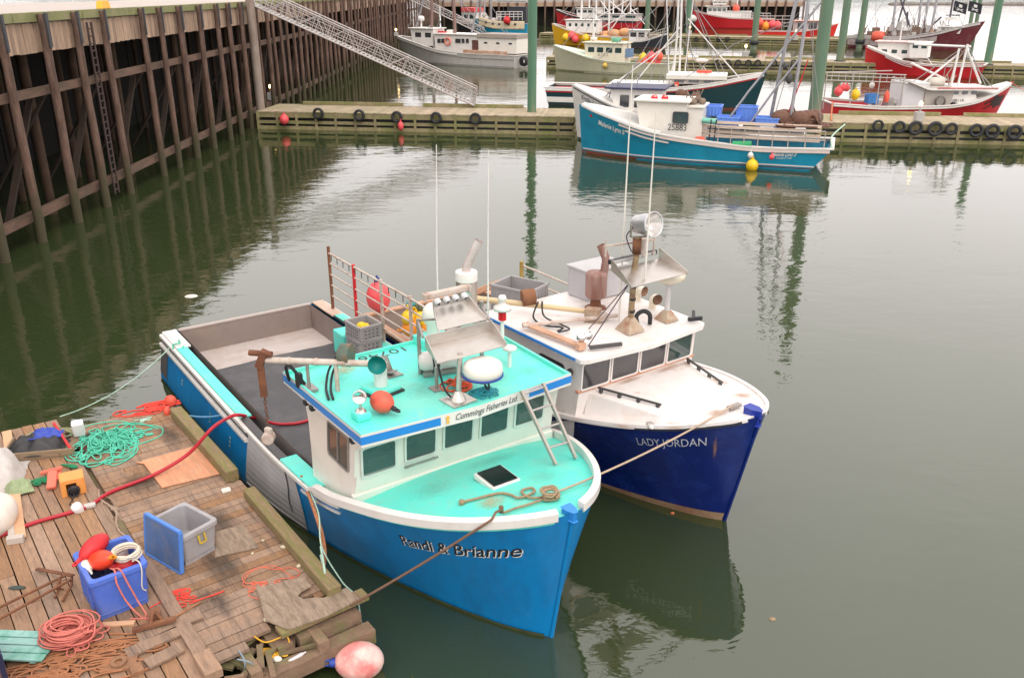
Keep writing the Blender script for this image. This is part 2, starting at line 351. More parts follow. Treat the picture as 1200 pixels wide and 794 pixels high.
def spline(pts, n=8, closed=False):
    P = [Vector(p) for p in pts]; m = len(P); o = []
    for i in range(m if closed else m - 1):
        g = lambda k: P[k % m] if closed else P[max(0, min(m - 1, k))]
        a, b, c, d = g(i - 1), g(i), g(i + 1), g(i + 2)
        for k in range(n):
            t = k / n
            o.append(.5 * ((2 * b) + (c - a) * t + (2 * a - 5 * b + 4 * c - d) * t * t + (3 * b - a - 3 * c + d) * t ** 3))
    if not closed: o.append(P[-1])
    return o
def text_mesh(s, size=1., shear=0., bold=0., sx=1.):
    """returns verts (x right, y up) and faces of a line of lettering, origin at its left on the baseline, and its width"""
    cu = bpy.data.curves.new('lettering', 'FONT'); cu.body = s; cu.size = size; cu.shear = shear; cu.offset = bold; cu.resolution_u = 3
    o = bpy.data.objects.new('lettering', cu); col.objects.link(o)
    dg = bpy.context.evaluated_depsgraph_get(); ev = o.evaluated_get(dg); me = ev.to_mesh()
    V = [(v.co.x * sx, v.co.y) for v in me.vertices]; F = [tuple(p.vertices) for p in me.polygons]
    ev.to_mesh_clear(); bpy.data.objects.remove(o); bpy.data.curves.remove(cu)
    W_ = max((v[0] for v in V), default=0)
    return V, F, W_
def lettering(mb, s, fn, size, shear=0, bold=0, sx=1., dx=0, dy=0, width=None):
    """fn maps (x, y) of the lettering to a point"""
    V, F, W_ = text_mesh(s, size, shear, bold, sx)
    k = width / W_ if width else 1
    mb.add([fn(v[0] * k + dx, v[1] + dy) for v in V], F)
    return W_ * k
# ------------------------------------------------------------------ hulls
def pchip(xs, ys):
    xs = np.array(xs, float); ys = np.array(ys, float); h = np.diff(xs); d = np.diff(ys) / h
    m = np.zeros(len(xs)); m[0] = d[0]; m[-1] = d[-1]
    for i in range(1, len(xs) - 1):
        if d[i - 1] * d[i] > 0:
            w1 = 2 * h[i] + h[i - 1]; w2 = h[i] + 2 * h[i - 1]; m[i] = (w1 + w2) / (w1 / d[i - 1] + w2 / d[i])
    def f(x):
        x = min(max(x, xs[0]), xs[-1]); i = min(len(xs) - 2, int(np.searchsorted(xs, x, 'right')) - 1); i = max(i, 0)
        t = (x - xs[i]) / h[i]
        return float((1 + 2 * t) * (1 - t) ** 2 * ys[i] + t * (1 - t) ** 2 * h[i] * m[i] + t * t * (3 - 2 * t) * ys[i + 1] + t * t * (t - 1) * h[i] * m[i + 1])
    return f
class Hull:
    """x forward from the transom, y to port, z up from the waterline"""
    def __init__(s, L, B, sheer, rake=.4, Bw=None, s0=.72, p=2.4, q=.62, s1=.45, p2=1.7, q2=.8, fl=1.25, keel=.5, stern=.96, tlean=.0):
        s.L = L; s.B = B; s.Bw = Bw or B * .93; s.rake = rake; s.s0 = s0; s.p = p; s.q = q; s.s1 = s1; s.p2 = p2; s.q2 = q2; s.fl = fl
        s.keel = keel; s.stern = stern; s.tlean = tlean
        s.sh = pchip([a / L for a, b in sheer], [b for a, b in sheer]); s.zb = sheer[-1][1]
    def half(s, u):
        k = s.stern + (1 - s.stern) * min(1, u / .35)
        a = max(0, (u - s.s0) / (1 - s.s0)); return max(.035, s.B * k * max(0, 1 - a ** s.p) ** s.q)
    def halfw(s, u):
        k = s.stern + (1 - s.stern) * min(1, u / .35)
        a = max(0, (u - s.s1) / (1 - s.s1)); return max(.03, s.Bw * k * max(0, 1 - a ** s.p2) ** s.q2)
    def pt(s, u, z, side=-1, off=0., inset=0.):
        zs = s.sh(u); hb = s.half(u) - inset; wb = (s.halfw(u) if s.Bw > s.B and u < .8 else min(s.halfw(u), s.half(u))) - inset
        if z >= 0: h = wb + (hb - wb) * min(1.05, z / zs) ** s.fl
        else: h = wb * (1 - .35 * min(1, -z / .6) ** 1.5)
        x = u * s.L + s.rake * u ** 6 * max(-.2, z / s.zb) - s.tlean * (1 - u) ** 8 * (z / max(.1, zs))
        v = Vector((x, side * max(.0, h), z))
        if off:
            e = .004
            a = s.pt(min(1, u + e), z, side) - s.pt(max(0, u - e), z, side); b = s.pt(u, z + .03, side) - s.pt(u, z - .03, side)
            n = a.cross(b); n.normalize()
            if n.y * side < 0: n = -n
            v = v + n * off
        return v
    def U(s, x, z=1.):
        """station whose x at height z is x"""
        lo, hi = 0., 1.
        for _ in range(40):
            m = (lo + hi) / 2
            if s.pt(m, z).x < x: lo = m
            else: hi = m
        return (lo + hi) / 2
    def edge(s, u, side=-1, inset=0., dz=0.):
        zs = s.sh(u); v = s.pt(u, zs, side, 0, inset); v.z += dz; return v
    # --- pieces
    def shell(s, name, m, parent, n=56, nz=12, m_boot=None, z_boot=.12, m_in=None, th=.12, u_in=None, sole=.5):
        mb = MB()
        def su(i): t = i / n; return 1 - (1 - t) ** 1.7
        for side in (-1, 1):
            def f(a, b):
                u = 1 - (1 - a) ** 1.7; zs = s.sh(u)
                return s.pt(u, -s.keel + (zs + s.keel) * b, side)
            mb.grid(f, n, nz, True)
        # transom and closing bottom
        mb.grid(lambda a, b: (lambda p: Vector((p.x, p.y * (1 - 2 * a), p.z)))(s.pt(0, -s.keel + (s.sh(0) + s.keel) * b, 1)), 6, 6, False)
        mb.grid(lambda a, b: (lambda p: Vector((p.x, p.y * (1 - 2 * b), p.z)))(s.pt(1 - (1 - a) ** 1.7, -s.keel, 1)), n, 2, False)
        return mb.build(name, m, parent)
    def patch(s, name, m, parent, u0, u1, z0, z1, sides=(-1,), off=.01, n=24, nz=3):
        mb = MB(); g = lambda z, u: z(u) if callable(z) else z
        for side in sides:
            mb.grid(lambda a, b: s.pt(u0 + (u1 - u0) * a, g(z0, u0 + (u1 - u0) * a) * (1 - b) + g(z1, u0 + (u1 - u0) * a) * b, side, off), n, nz, True)
        return mb.build(name, m, parent)
    def rail(s, mb, u0, u1, zf, wd, ht, side=-1, n=30, off=.0):
        rings = []
        for i in range(n + 1):
            u = u0 + (u1 - u0) * i / n; z = zf(u)
            a = s.pt(u, z, side, off - .01); b = s.pt(u, z, side, off + wd)
            dz = Vector((0, 0, ht / 2)); b.z = a.z
            rings.append([a - dz, b - dz * .8, b + dz * .8, a + dz])
        mb.loft(rings)
    def cap(s, mb, u0, u1, wd, th, side=-1, over=.03, n=40, dz=0.):
        rings = []
        for i in range(n + 1):
            u = u0 + (u1 - u0) * i / n; p = s.edge(u, side); y = p.y + side * over; yi = side * max(0, abs(p.y) - wd)
            z = p.z + dz
            rings.append([Vector((p.x, y, z)), Vector((p.x, y, z + th)), Vector((p.x, yi, z + th)), Vector((p.x, yi, z))])
        mb.loft(rings)
    def deck(s, name, m, parent, u0, u1, dz=0., camber=.12, inset=.0, n=30, nv=10):
        mb = MB()
        def f(a, b):
            u = 1 - (1 - (u0 + (u1 - u0) * a)); u = u0 + (u1 - u0) * (1 - (1 - a) ** 1.5); p = s.edge(u, 1, inset); h = max(.0, p.y); y = h * (1 - 2 * b)
            hw = s.half(u0)
            return Vector((p.x, y, p.z + dz + camber * (h / hw) * (1 - (1 - 2 * b) ** 2)))
        mb.sheet(f, n, nv, .06)
        return mb.build(name, m, parent)
    def deck_z(s, x, y, u0, dz=0., camber=.12):
        u = s.U(x, 2.0); p = s.edge(u, 1); h = p.y
        return p.z + dz + camber * (h / s.half(u0)) * (1 - min(1, abs(y) / max(.05, h)) ** 2)
def rrect(u0, v0, u1, v1, r, n=5):
    o = []
    for cx, cy, a0 in ((u1 - r, v0 + r, -90), (u1 - r, v1 - r, 0), (u0 + r, v1 - r, 90), (u0 + r, v0 + r, 180)):
        for k in range(n + 1):
            t = R(a0 + 90 * k / n); o.append((cx + r * math.cos(t), cy + r * math.sin(t)))
    return o
def window(parent, o, ux, uv, rect, r=.06, fw=.035, mf=None, mg=None, mull=0, proud=.025, slant=0.):
    """a framed window on the plane (o, ux, uv); its frame stands proud of the wall and its pane lies inside"""
    o = Vector(o); ux = Vector(ux).normalized(); uv = Vector(uv).normalized(); nn = ux.cross(uv)
    if slant: uv = uv + ux * slant
    P = lambda u, v, d: o + ux * u + uv * v + nn * d
    A = rrect(*rect, r); B_ = rrect(rect[0] + fw, rect[1] + fw, rect[2] - fw, rect[3] - fw, max(.005, r - fw * .6))
    mb = MB(); n = len(A)
    rings = [[P(u, v, .0) for u, v in A], [P(u, v, proud) for u, v in A], [P(u, v, proud) for u, v in B_], [P(u, v, .0) for u, v in B_]]
    mb.loft(rings, True, False, False)
    for k in range(mull):
        uc = rect[0] + (rect[2] - rect[0]) * (k + 1) / (mull + 1)
        a = P(uc, rect[1] + fw, proud / 2 + .002); b = P(uc, rect[3] - fw, proud / 2 + .002); mb.bar(a, b, .03, proud, up=nn)
    w_ = mb.build('window', mf or WHITE_P, parent)
    g = MB(); g.add([P(u, v, .007) for u, v in B_], [tuple(range(n))]); g.build('pane', mg or GLASS, w_)
    return w_
def frame_of(ox, oy, h): return Matrix.Translation((ox, oy, 0)) @ RZ(h)
# ------------------------------------------------------------------ where the two near boats lie
M1 = frame_of(-7.05, 21.98, R(-55.2))
H1 = Hull(13.4, 2.15, [(0, 1.2), (6.8, 1.25), (9.2, 1.4), (10.0, 1.55), (10.9, 1.8), (12.6, 2.2), (13.4, 2.45)], rake=.45, Bw=2.36, p2=1.55, stern=1.0)
_c, _s = math.cos(R(-54)), math.sin(R(-54))
M2 = frame_of(-3.71 + 2.2 * _c, 24.78 + 2.2 * _s, R(-54))
H2 = Hull(10.9, 2.05, [(0, 1.25), (4.6, 1.3), (7.3, 1.6), (8.8, 1.85), (10.2, 2.15), (10.9, 2.4)], rake=.55, Bw=1.9, s0=.663, s1=.34)
# ================================================================== NEAR BOAT (turquoise deck, blue hull)
B1 = thing('fishing_boat', 'blue fishing boat with turquoise deck and roof, nearest the camera, tied to the plank float', 'boat', M=M1)
h1 = H1.shell('hull', BLUE_H, B1)
H1.patch('hull_side_panel', GREYP, h1, .475, .645, -.3, lambda u: H1.sh(u) - .06, off=.014, n=16, nz=6)
_mb = MB()
for k in range(9):
    zz = .10 + .125 * k
    H1.rail(_mb, .478, .642, lambda u, zz=zz: zz + .0 * u, .018, .02, n=12)
_mb.build('panel_ribs', GREYP, h1)
H1.patch('stern_quarter', DKGREY, h1, 0, .045, -.4, lambda u: H1.sh(u) - .30, off=.012, n=4, nz=4)
_mb = MB(); _mb.add([(-.012, -1.93, -.4), (-.012, 1.93, -.4), (-.012, 2.04, 1.15), (-.012, -2.04, 1.15)], [(0, 1, 2, 3)]); _mb.build('transom_panel', DKGREY, h1)
_mb = MB()
for sd in (-1, 1):
    H1.rail(_mb, 0, .475, lambda u: H1.sh(u) - .045, .085, .095, sd)
    H1.rail(_mb, 0, .475, lambda u: H1.sh(u) - .255, .075, .085, sd)
    H1.rail(_mb, .475, .70, lambda u: H1.sh(u) - .045, .07, .08, sd)
    H1.rail(_mb, .665, .775, lambda u: H1.sh(u) - .13, .035, .055, sd, 12)
    H1.rail(_mb, .66, .765, lambda u: H1.sh(u) - .30, .035, .055, sd, 12)
_mb.build('rub_rail', WHITE_P, h1)
_mb = MB()
for sd in (-1, 1): H1.rail(_mb, 0, .475, lambda u: H1.sh(u) - .15, .03, .12, sd)
_mb.build('rub_rail_infill', BLACK_H, h1)
# gunwale caps
_mb = MB()
def cap1(H, u0, u1, wd, th, sd, m, par, bev=.012):
    b_ = MB(); H.cap(b_, u0, u1, wd, th, sd, over=.02); return b_.build('gunwale_cap', m, par, bev=bev)
PINKW = mat('worn pinkish wood', (.58, .42, .33), .65, var=.12, dirt=(.45, .28, .18), damt=.4)
cap1(H1, 0, .10, .32, .05, -1, WHITE_P, B1); cap1(H1, 0, .10, .30, .05, 1, PINKW, B1)
_mb.box((.06, 0, 1.225), (.12, 3.55, .05)); _mb.build('stern_cap', mat('greyed pink fibreglass', (.42, .35, .32), .55, var=.1), B1, bev=.012)
for sd, u_ in ((-1, .60), (1, .64)):
    cap1(H1, .1005, .44, .22, .045, sd, TURQ, B1); cap1(H1, .441, u_, .13, .04, sd, DKGREY, B1, 0); cap1(H1, u_ + .001, .715, .30, .045, sd, TURQ, B1)
# cockpit: sole, inner walls
_mb = MB(); _mb.add([(.12, -1.75, .55), (9.3, -1.75, .55), (9.3, 1.75, .55), (.12, 1.75, .55)], [(0, 1, 2, 3)]); _mb.build('cockpit_sole', SOLE, B1)
_mb = MB(); _mb.grid(lambda a, b: Vector((1.55 + 7.6 * a + .04 * math.sin(b * 9), -1.72 + 3.44 * b, .575 + .012 * mnoise.noise(Vector((a * 14, b * 7, 0))))), 60, 30); _mb.build('rubber_mat', MATT, B1)
_mb = MB(); _mb.add([(.13, -1.74, .5), (.13, 1.74, .5), (.10, 1.76, 1.22), (.10, -1.76, 1.22)], [(0, 1, 2, 3)])
for sd in (-1, 1):
    _mb.grid(lambda a, b: Vector((.1 + 9.0 * a, sd * (1.745 + .02 * b), .5 + (H1.sh((.1 + 9.0 * a) / 13.4) - .49) * b)), 24, 2)
_mb.build('bulwark_lining', GREYD, B1)
# fore deck
fd = H1.deck('fore_deck', TURQ, B1, .70, .995, dz=-.045, camber=.16, inset=.03)
_mb = MB()
for sd in (-1, 1):
    rings = []
    for i in range(41):
        u = .70 + .297 * (1 - (1 - i / 40) ** 1.6); p = H1.edge(u, sd); hgt = .10 * min(1, (u - .70) / .02 + .2)
        q = H1.edge(min(1, u + .003), sd) - H1.edge(max(0, u - .003), sd); nrm = Vector((q.y, -q.x, 0)).normalized() * (1 if sd > 0 else 1)
        if nrm.y * sd > 0: nrm = -nrm          # inward
        if abs(p.y) < .12: nrm = Vector((nrm.x, nrm.y * .4, 0))
        o_ = p - nrm * .025; i_ = p + nrm * .085
        rings.append([o_ + Vector((0, 0, -.06)), o_ + Vector((0, 0, hgt - .02)), i_ + Vector((0, 0, hgt)), i_ + Vector((0, 0, -.06))])
    _mb.loft(rings)
_mb.build('toe_rail', WHITE_P, B1, bev=.008)
_mb = MB(); _mb.prism([(13.68, -.08), (13.68, .08), (13.80, .07), (13.91, .03), (13.91, -.03), (13.80, -.07)], 2.34, 2.50); _mb.build('stem_post', STRIPE_B, B1, bev=.015)
_mb = MB(); _mb.tube([H1.pt(1, z) + Vector((.012, .035, 0)) for z in (-.4, 0, .5, 1, 1.5, 2, 2.35)], .035, 8); _mb.build('stem_guard', BLUE_H, h1)
dz1 = lambda x, y: H1.deck_z(x, y, .70, -.045, .16)
# hatch on the fore deck
hx, hy = 12.0, -.04; hz = dz1(hx, hy)
_mb = MB(); _mb.box((hx, hy, hz + .02), (.56, .52, .10)); ht = _mb.build('deck_hatch', WHITE_P, B1, bev=.015)
_mb = MB(); _mb.box((hx, hy, hz + .082), (.48, .44, .02)); _mb.build('hatch_glass', mat('black hatch glass', (.008, .008, .01), .12, spec=.6), ht)
# wheelhouse
ROOF1 = 3.05
xb, xt = 10.74, 11.02       # front wall foot and head (leaning forward)
yb, yt = 1.98, 1.86
hs = MB()
zf = 1.62
def quad(mb, pts): mb.add(pts, [tuple(range(len(pts)))])
zc = ROOF1 - .02
for sd in (-1, 1):
    prof = [(9.15, 1.2), (9.13, 1.5), (9.08, 1.9), (8.98, 2.4), (8.86, 2.7), (8.70, 2.88), (8.50, 2.98), (8.50, zc), (xt, zc), (xb, zf)]
    a = [Vector((x, sd * (yb + (yt - yb) * (z - 1.2) / 1.8), z)) for x, z in prof]
    quad(hs, a)
    hs.add([v - Vector((0, sd * .07, 0)) for v in a] + a, [(i, i + 1, len(a) + i + 1, len(a) + i) for i in range(7)])
    quad(hs, [v - Vector((0, sd * .07, 0)) for v in a])
WINS = ((-1.80, -1.17), (-1.04, -.44), (-.33, .27), (.38, .98), (1.09, 1.74))
uv1 = Vector((xt - xb, 0, zc - zf)).normalized(); LW = Vector((xt - xb, 0, zc - zf)).length
def fw(u, v): return Vector((xb, u, zf)) + uv1 * v
v0_, v1_ = .62, 1.16; ys_ = [-yb + .03] + [q for a, b in WINS for q in (a + .02 - .05, b - .02 - .05)] + [yb - .03]
hs.add([fw(-yb + .03, 0), fw(yb - .03, 0), fw(yb - .07, v0_), fw(-yb + .07, v0_)], [(0, 1, 2, 3)])
hs.add([fw(-yt - .03, v1_), fw(yt + .03, v1_), fw(yt, LW), fw(-yt, LW)], [(0, 1, 2, 3)])
for k in range(0, len(ys_), 2):
    a, b = ys_[k], ys_[k + 1]
    hs.add([fw(a, v0_), fw(b, v0_), fw(b, v1_), fw(a, v1_)], [(0, 1, 2, 3)])
hs.add([(9.2, -yb, 1.2), (9.2, yb, 1.2), (9.1, yt, zc), (9.1, -yt, zc)], [(0, 1, 2, 3)])
wh = hs.build('wheelhouse', CREAM_P, B1)
_mb = MB(); _mb.box((xb + .03, 0, 1.74), (.10, 2 * yb - .02, .28)); _mb.build('house_skirt', CREAM_P, wh, bev=.02)
uv1 = Vector((xt - xb, 0, zc - zf)).normalized()
L_ = (zc - zf)
CGLASS = mat('see through tinted glass', (.085, .15, .14), .05, var=.15, spec=.9); CGLASS.node_tree.nodes['Principled BSDF'].inputs['Alpha'].default_value = .58
_mb = MB(); _mb.box((10.42, 0, 2.08), (.46, 3.5, .06)); _mb.box((10.25, -.3, 2.22), (.2, .42, .26)); _mb.box((10.3, .75, 2.2), (.2, .36, .24)); _mb.box((10.35, -1.35, 2.16), (.22, .34, .12)); _mb.tube([(10.15, -1.0 + .2 * math.cos(t), 2.12 + .2 * math.sin(t)) for t in [2 * PI * k / 16 for k in range(16)]], .02, 6, closed=True); _mb.build('dashboard', mat('brown dashboard', (.16, .12, .09), .6), wh)
_mb = MB(); _mb.box((9.7, -.9, 1.75), (.5, .5, .12)); _mb.box((9.5, -.9, 2.1), (.1, .48, .62)); _mb.build('helm_seat', mat('dark seat vinyl', (.06, .05, .05), .5), wh)
_mb = MB(); _mb.box((9.26, .6, 1.9), (.06, .8, 2.0)); _mb.box((10.55, 1.5, 2.2), (.12, .3, .18)); _mb.build('cabin_lining', mat('pale cabin lining', (.5, .44, .36), .6), wh)
fwo = Vector((xb + .004, 0, zf)); 
for k, (u0, u1) in enumerate(((-1.80, -1.17), (-1.04, -.44), (-.33, .27), (.38, .98), (1.09, 1.74))):
    window(wh, fwo, (0, 1, 0), uv1, (u0, .60 + (.0 if k else -.04), u1, 1.18), r=.07, fw=.035, mf=mat('pale window frame', (.62, .66, .60), .5), mg=CGLASS, slant=-.06, mull=0)
_mb = MB(); _mb.box((xb + .20, -.8, 2.17), (.03, .62, .03)); _mb.box((xb + .17, -.55, 2.15), (.06, .02, .03)); _mb.box((xb + .17, -1.05, 2.15), (.06, .02, .03)); _mb.build('wiper', STEELD, wh)
sdn = Vector((0, (yb - yt) / 1.8, 1)).normalized()
window(wh, Vector((9.45, -yb - .003 + .0, 1.2)), (1, 0, 0), Vector((0, (yb - yt) / 1.8, 1)), (.36, .98, 1.16, 1.60), r=.07, fw=.03, mf=STEELD, mg=mat('brown tinted glass', (.05, .052, .048), .08, spec=.8), mull=1)
window(wh, Vector((10.6, yb + .003, 1.2)), (-1, 0, 0), Vector((0, -(yb - yt) / 1.8, 1)), (.2, .98, 1.0, 1.60), r=.07, fw=.03, mf=STEELD, mg=GLASS, mull=1)
# roof with lip and striped fascia
rx0, rx1, ry = 8.40, 11.33, 1.97
_mb = MB(); pl = [(rx0, -ry - .08), (rx1 - .05, -ry), (rx1 + .10, 0), (rx1 - .05, ry), (rx0, ry + .08)]
_mb.prism(pl, ROOF1, ROOF1 + .06)
rf = _mb.build('roof', TURQ, B1)
def ringpoly(p, d):
    c = Vector((sum(q[0] for q in p) / len(p), sum(q[1] for q in p) / len(p)))
    return [tuple(Vector(q) + (Vector(q) - c).normalized() * d) for q in p]
pli = ringpoly(pl, -.06)
_mb = MB(); n_ = len(pl)
o0 = [Vector((*q, ROOF1 + .055)) for q in pl]; o1 = [Vector((*q, ROOF1 + .125)) for q in pl]; i1 = [Vector((*q, ROOF1 + .125)) for q in pli]; i0 = [Vector((*q, ROOF1 + .055)) for q in pli]
_mb.loft([o0, o1, i1, i0], True, False, False); _mb.build('roof_lip', TURQ, rf, bev=.01)
plo = ringpoly(pl, .012)
_mb = MB(); a0 = [Vector((*q, ROOF1 - .10)) for q in plo]; a1 = [Vector((*q, ROOF1 + .118)) for q in plo]; b0 = [Vector((*q, ROOF1 - .10)) for q in pli]; b1 = [Vector((*q, ROOF1 + .05)) for q in pl]
_mb.loft([b0, a0, a1], True, False, False); fas = _mb.build('roof_fascia', WHITE_P, B1)
plw = ringpoly(pl, .018)
_mb = MB()
def fas_strip(mb, p, q, t0, t1, z0, z1):
    p = Vector(p); q = Vector(q); a = p.lerp(q, t0); b = p.lerp(q, t1)
    mb.add([(a.x, a.y, z0), (b.x, b.y, z0), (b.x, b.y, z1), (a.x, a.y, z1)], [(0, 1, 2, 3)])
z0_, z1_ = ROOF1 - .055, ROOF1 + .075
fas_strip(_mb, plw[0], plw[1], 0, 1, z0_, z1_); fas_strip(_mb, plw[1], plw[2], .0, .66, z0_, z1_)
fas_strip(_mb, plw[2], plw[3], .52, 1, z0_, z1_); fas_strip(_mb, plw[3], plw[4], 0, 1, z0_, z1_); fas_strip(_mb, plw[4], plw[0], 0, 1, z0_, z1_)
_mb.build('fascia_stripe', STRIPE_B, fas)
pw2 = ringpoly(pl, .026)
_fa, _fb, _fc = Vector(pw2[1]), Vector(pw2[2]), Vector(pw2[3])
def on_fascia(x, y, z=ROOF1 - .03):
    """x in metres from the middle of the bow fascia, to port"""
    e = _fb if True else None
    p = _fb.lerp(_fc, x / (_fc - _fb).length) if x >= 0 else _fb.lerp(_fa, -x / (_fa - _fb).length)
    return Vector((p.x, p.y, z + y))
_mb = MB(); lettering(_mb, 'Cummings Fisheries Ltd.', lambda x, y: on_fascia(x - .44, y), .15, shear=.35, width=1.22, bold=.0005); _mb.build('lettering', INKG, fas)
_mb = MB()
for cx in (-.56, .90):
    pts = [on_fascia(cx + .035 * math.cos(t), .075 + .035 * math.sin(t)) for t in [2 * PI * k / 12 for k in range(12)]]
    _mb.add(pts, [tuple(range(12))])
    _mb.add([on_fascia(cx - .035, -.02), on_fascia(cx + .035, -.02), on_fascia(cx + .012, .05), on_fascia(cx - .012, .05)], [(0, 1, 2, 3)])
_mb.build('emblem', GOLD, fas)
# registration number on the roof (reads from astern)
_mb = MB(); za = ROOF1 + .066
lettering(_mb, '10746', lambda x, y: Vector((8.46 + y, .30 - x, za)) , .30, width=1.0)
_mb.build('registration_number', INKG, rf)
# name on the bow
def name_on(H, u0, u1, dz, off=.008):
    def fn(x, y, w_):
        u = u0 + (u1 - u0) * x / w_; return H.pt(u, H.sh(u) - dz + y, -1, off)
    return fn
def hull_text(H, s, u0, u1, dz, size, m, parent, shear=0, bold=0, off=.008, sx=1.):
    V, F, W_ = text_mesh(s, size, shear, bold, sx); mb = MB(); f = name_on(H, u0, u1, dz, off)
    mb.add([f(v[0], v[1], W_) for v in V], F); return mb.build('boat_name', m, parent)
hull_text(H1, 'Randi & Brianne', .8600, .9807, .676, .36, INKW, h1, shear=.3, bold=.006, off=.003)
hull_text(H1, 'Randi & Brianne', .859, .980, .662, .36, INK, h1, shear=.3, bold=.003, off=.0045)
_mb = MB()
for u in (.14, .30, .40):
    for k in range(2 + (u > .2)):
        c = H1.pt(u, .62 - .09 * k, -1, .012); c2 = H1.pt(u + .006, .62 - .09 * k, -1, .012)
        _mb.add([c, c2, c2 + Vector((0, 0, .05)), c + Vector((0, 0, .05))], [(0, 1, 2, 3)])
_mb.build('draught_mark', mat('pale yellow marks', (.7, .66, .35), .5), h1)

zr = ROOF1 + .06            # roof top
# hydraulic hauling boom
bo = MB(); bo.tube([(8.80, -2.46, 3.62), (9.97, -1.05, 3.62), (10.1, -.9, 3.62)], .055, 10)
bo.tube([(9.55, -1.56, 3.62), (9.55, -1.56, zr)], .04, 8)
for t in (.2, .45, .7): 
    p = Vector((8.80, -2.46, 3.62)).lerp(Vector((9.97, -1.05, 3.62)), t); q = p + Vector((.03, .036, 0)); bo.cyl(p, q, .065)
boom = bo.build('hauling_boom', RUSTL, B1)
_mb = MB(); _mb.cyl((9.47, -1.42, 3.70), (9.60, -1.30, 3.70), .19, 16); _mb.cyl((9.44, -1.45, 3.70), (9.47, -1.42, 3.70), .13, 12); _mb.build('hydraulic_motor', BRONZE, boom)
_mb = MB(); _mb.box((9.24, -1.93, zr + .03), (.3, .2, .05)); _mb.cyl((9.24, -1.93, zr), (9.24, -1.93, 3.6), .03, 8); _mb.build('boom_stand', STEELD, boom)
_mb = MB(); _mb.bar((8.80, -2.46, 3.78), (8.72, -2.56, 3.50), .14, .12); _mb.bar((8.74, -2.54, 3.58), (8.70, -2.52, 2.95), .11, .10); _mb.cyl((8.62, -2.66, 3.74), (8.9, -2.38, 3.74), .05, 10); _mb.build('boom_head', RUST, boom)
_mb = MB()
for k in range(7):
    c = Vector((8.68, -2.51, 2.90 - .075 * k)); ax = RZ(k * PI / 2).to_3x3()
    _mb.tube([c + ax @ Vector((.022 * math.cos(t), 0, .045 * math.sin(t))) for t in [2 * PI * q / 8 for q in range(8)]], .009, 5, closed=True)
_mb.build('chain', RUST, boom)
_mb = MB(); _mb.box((8.68, -2.51, 2.20), (.13, .09, .28), rz=.4); _mb.cyl((8.60, -2.47, 2.15), (8.74, -2.57, 2.15), .11, 14); _mb.build('hauling_block', RUSTL, boom, bev=.02)
_mb = MB(); _mb.tube(spline([(9.26, -1.42, 3.58), (9.2, -1.55, 3.35), (9.45, -1.72, zr + .06), (9.82, -1.84, zr + .03)], 8), .022, 6)
_mb.tube(spline([(9.30, -1.38, 3.58), (9.26, -1.5, 3.33), (9.5, -1.66, zr + .06), (9.86, -1.78, zr + .03)], 8), .022, 6); _mb.build('hydraulic_hose', BLACK, boom)
_mb = MB(); _mb.tube(spline([(8.8, -2.1, zr + .06), (9.0, -2.2, 3.5), (9.05, -2.13, 3.5), (9.1, -1.95, zr + .06)], 6), .03, 6); _mb.box((9.05, -2.02, zr + .13), (.10, .10, .24)); _mb.build('boom_winch', BLACK, B1)
# cowl ventilator
cv = MB(); cv.lathe([(.11, 0), (.11, .26), (.115, .30)], (9.98, -.98, zr + .10), 16)
def bend(t, r0):  # elbow to the bow
    a = t * PI / 2; return Vector((9.98 + .13 * (1 - math.cos(a)), -.98 - .10 * (1 - math.cos(a)), zr + .40 + .13 * math.sin(a)))
cv.tube([Vector((9.98, -.98, zr + .36)), Vector((9.99, -.99, zr + .42)), Vector((10.03, -1.02, zr + .50)), Vector((10.10, -1.07, zr + .55)), Vector((10.17, -1.12, zr + .57))], [.115, .12, .125, .14, .155], 16, cap=False)
cw = cv.build('cowl_vent', WHITE_P, B1)
_mb = MB(); _mb.lathe([(.15, 0), (.10, -.11), (.001, -.14)], (10.17, -1.12, zr + .57), 16, rot=(RZ(math.atan2(-.05, .07)) @ RY(R(80))).to_3x3()); _mb.build('cowl_mouth', mat('dark teal cowl throat', (.0, .20, .18), .5), cw)
_mb = MB(); _mb.box((9.98, -.98, zr + .07), (.46, .50, .10), rz=.2); _mb.build('cowl_base', TURQ, cw, bev=.03)
_mb = MB(); _mb.box((9.98, -.98, zr + .015), (.54, .58, .05), rz=.2); _mb.build('cowl_gasket', BLACK, cw, bev=.02)
# searchlight
sb = MB(); sb.cyl((10.68, -1.68, zr + .12), (10.68, -1.68, zr + .30), .02, 8); sb.tube([(10.68, -1.79, zr + .36), (10.68, -1.76, zr + .28), (10.68, -1.68, zr + .26), (10.68, -1.60, zr + .28), (10.68, -1.57, zr + .36)], .014, 6); sb.lathe([(.09, 0), (.05, .05), (.03, .05)], (10.68, -1.68, zr + .12), 12)
sl_ = sb.build('searchlight', STEEL, B1)
_mb = MB(); _mb.lathe([(.001, -.13), (.07, -.11), (.105, -.03), (.11, .05), (.10, .06), (.085, .03), (.001, .02)], (10.70, -1.69, zr + .38), 18, rot=(RZ(-.6) @ RY(R(80))).to_3x3()); _mb.build('lamp_housing', mat('chrome', (.75, .72, .7), .12, 1., var=.03), sl_)
_mb = MB(); _mb.box((10.68, -1.68, zr + .06), (.26, .24, .12)); _mb.build('lamp_base', TURQ, sl_, bev=.02)
# bracket plate
_mb = MB(); _mb.prism([(9.30, -.78), (9.62, -.70), (9.60, -.36), (9.28, -.42)], zr, zr + .025); _mb.add([(9.34, -.72, zr + .02), (9.40, -.45, zr + .02), (9.36, -.52, zr + .32), (9.32, -.66, zr + .34)], [(0, 1, 2, 3)]); _mb.bar((9.35, -.6, zr + .02), (9.58, -.52, zr + .10), .16, .02); _mb.build('roof_bracket', STEELD, B1)
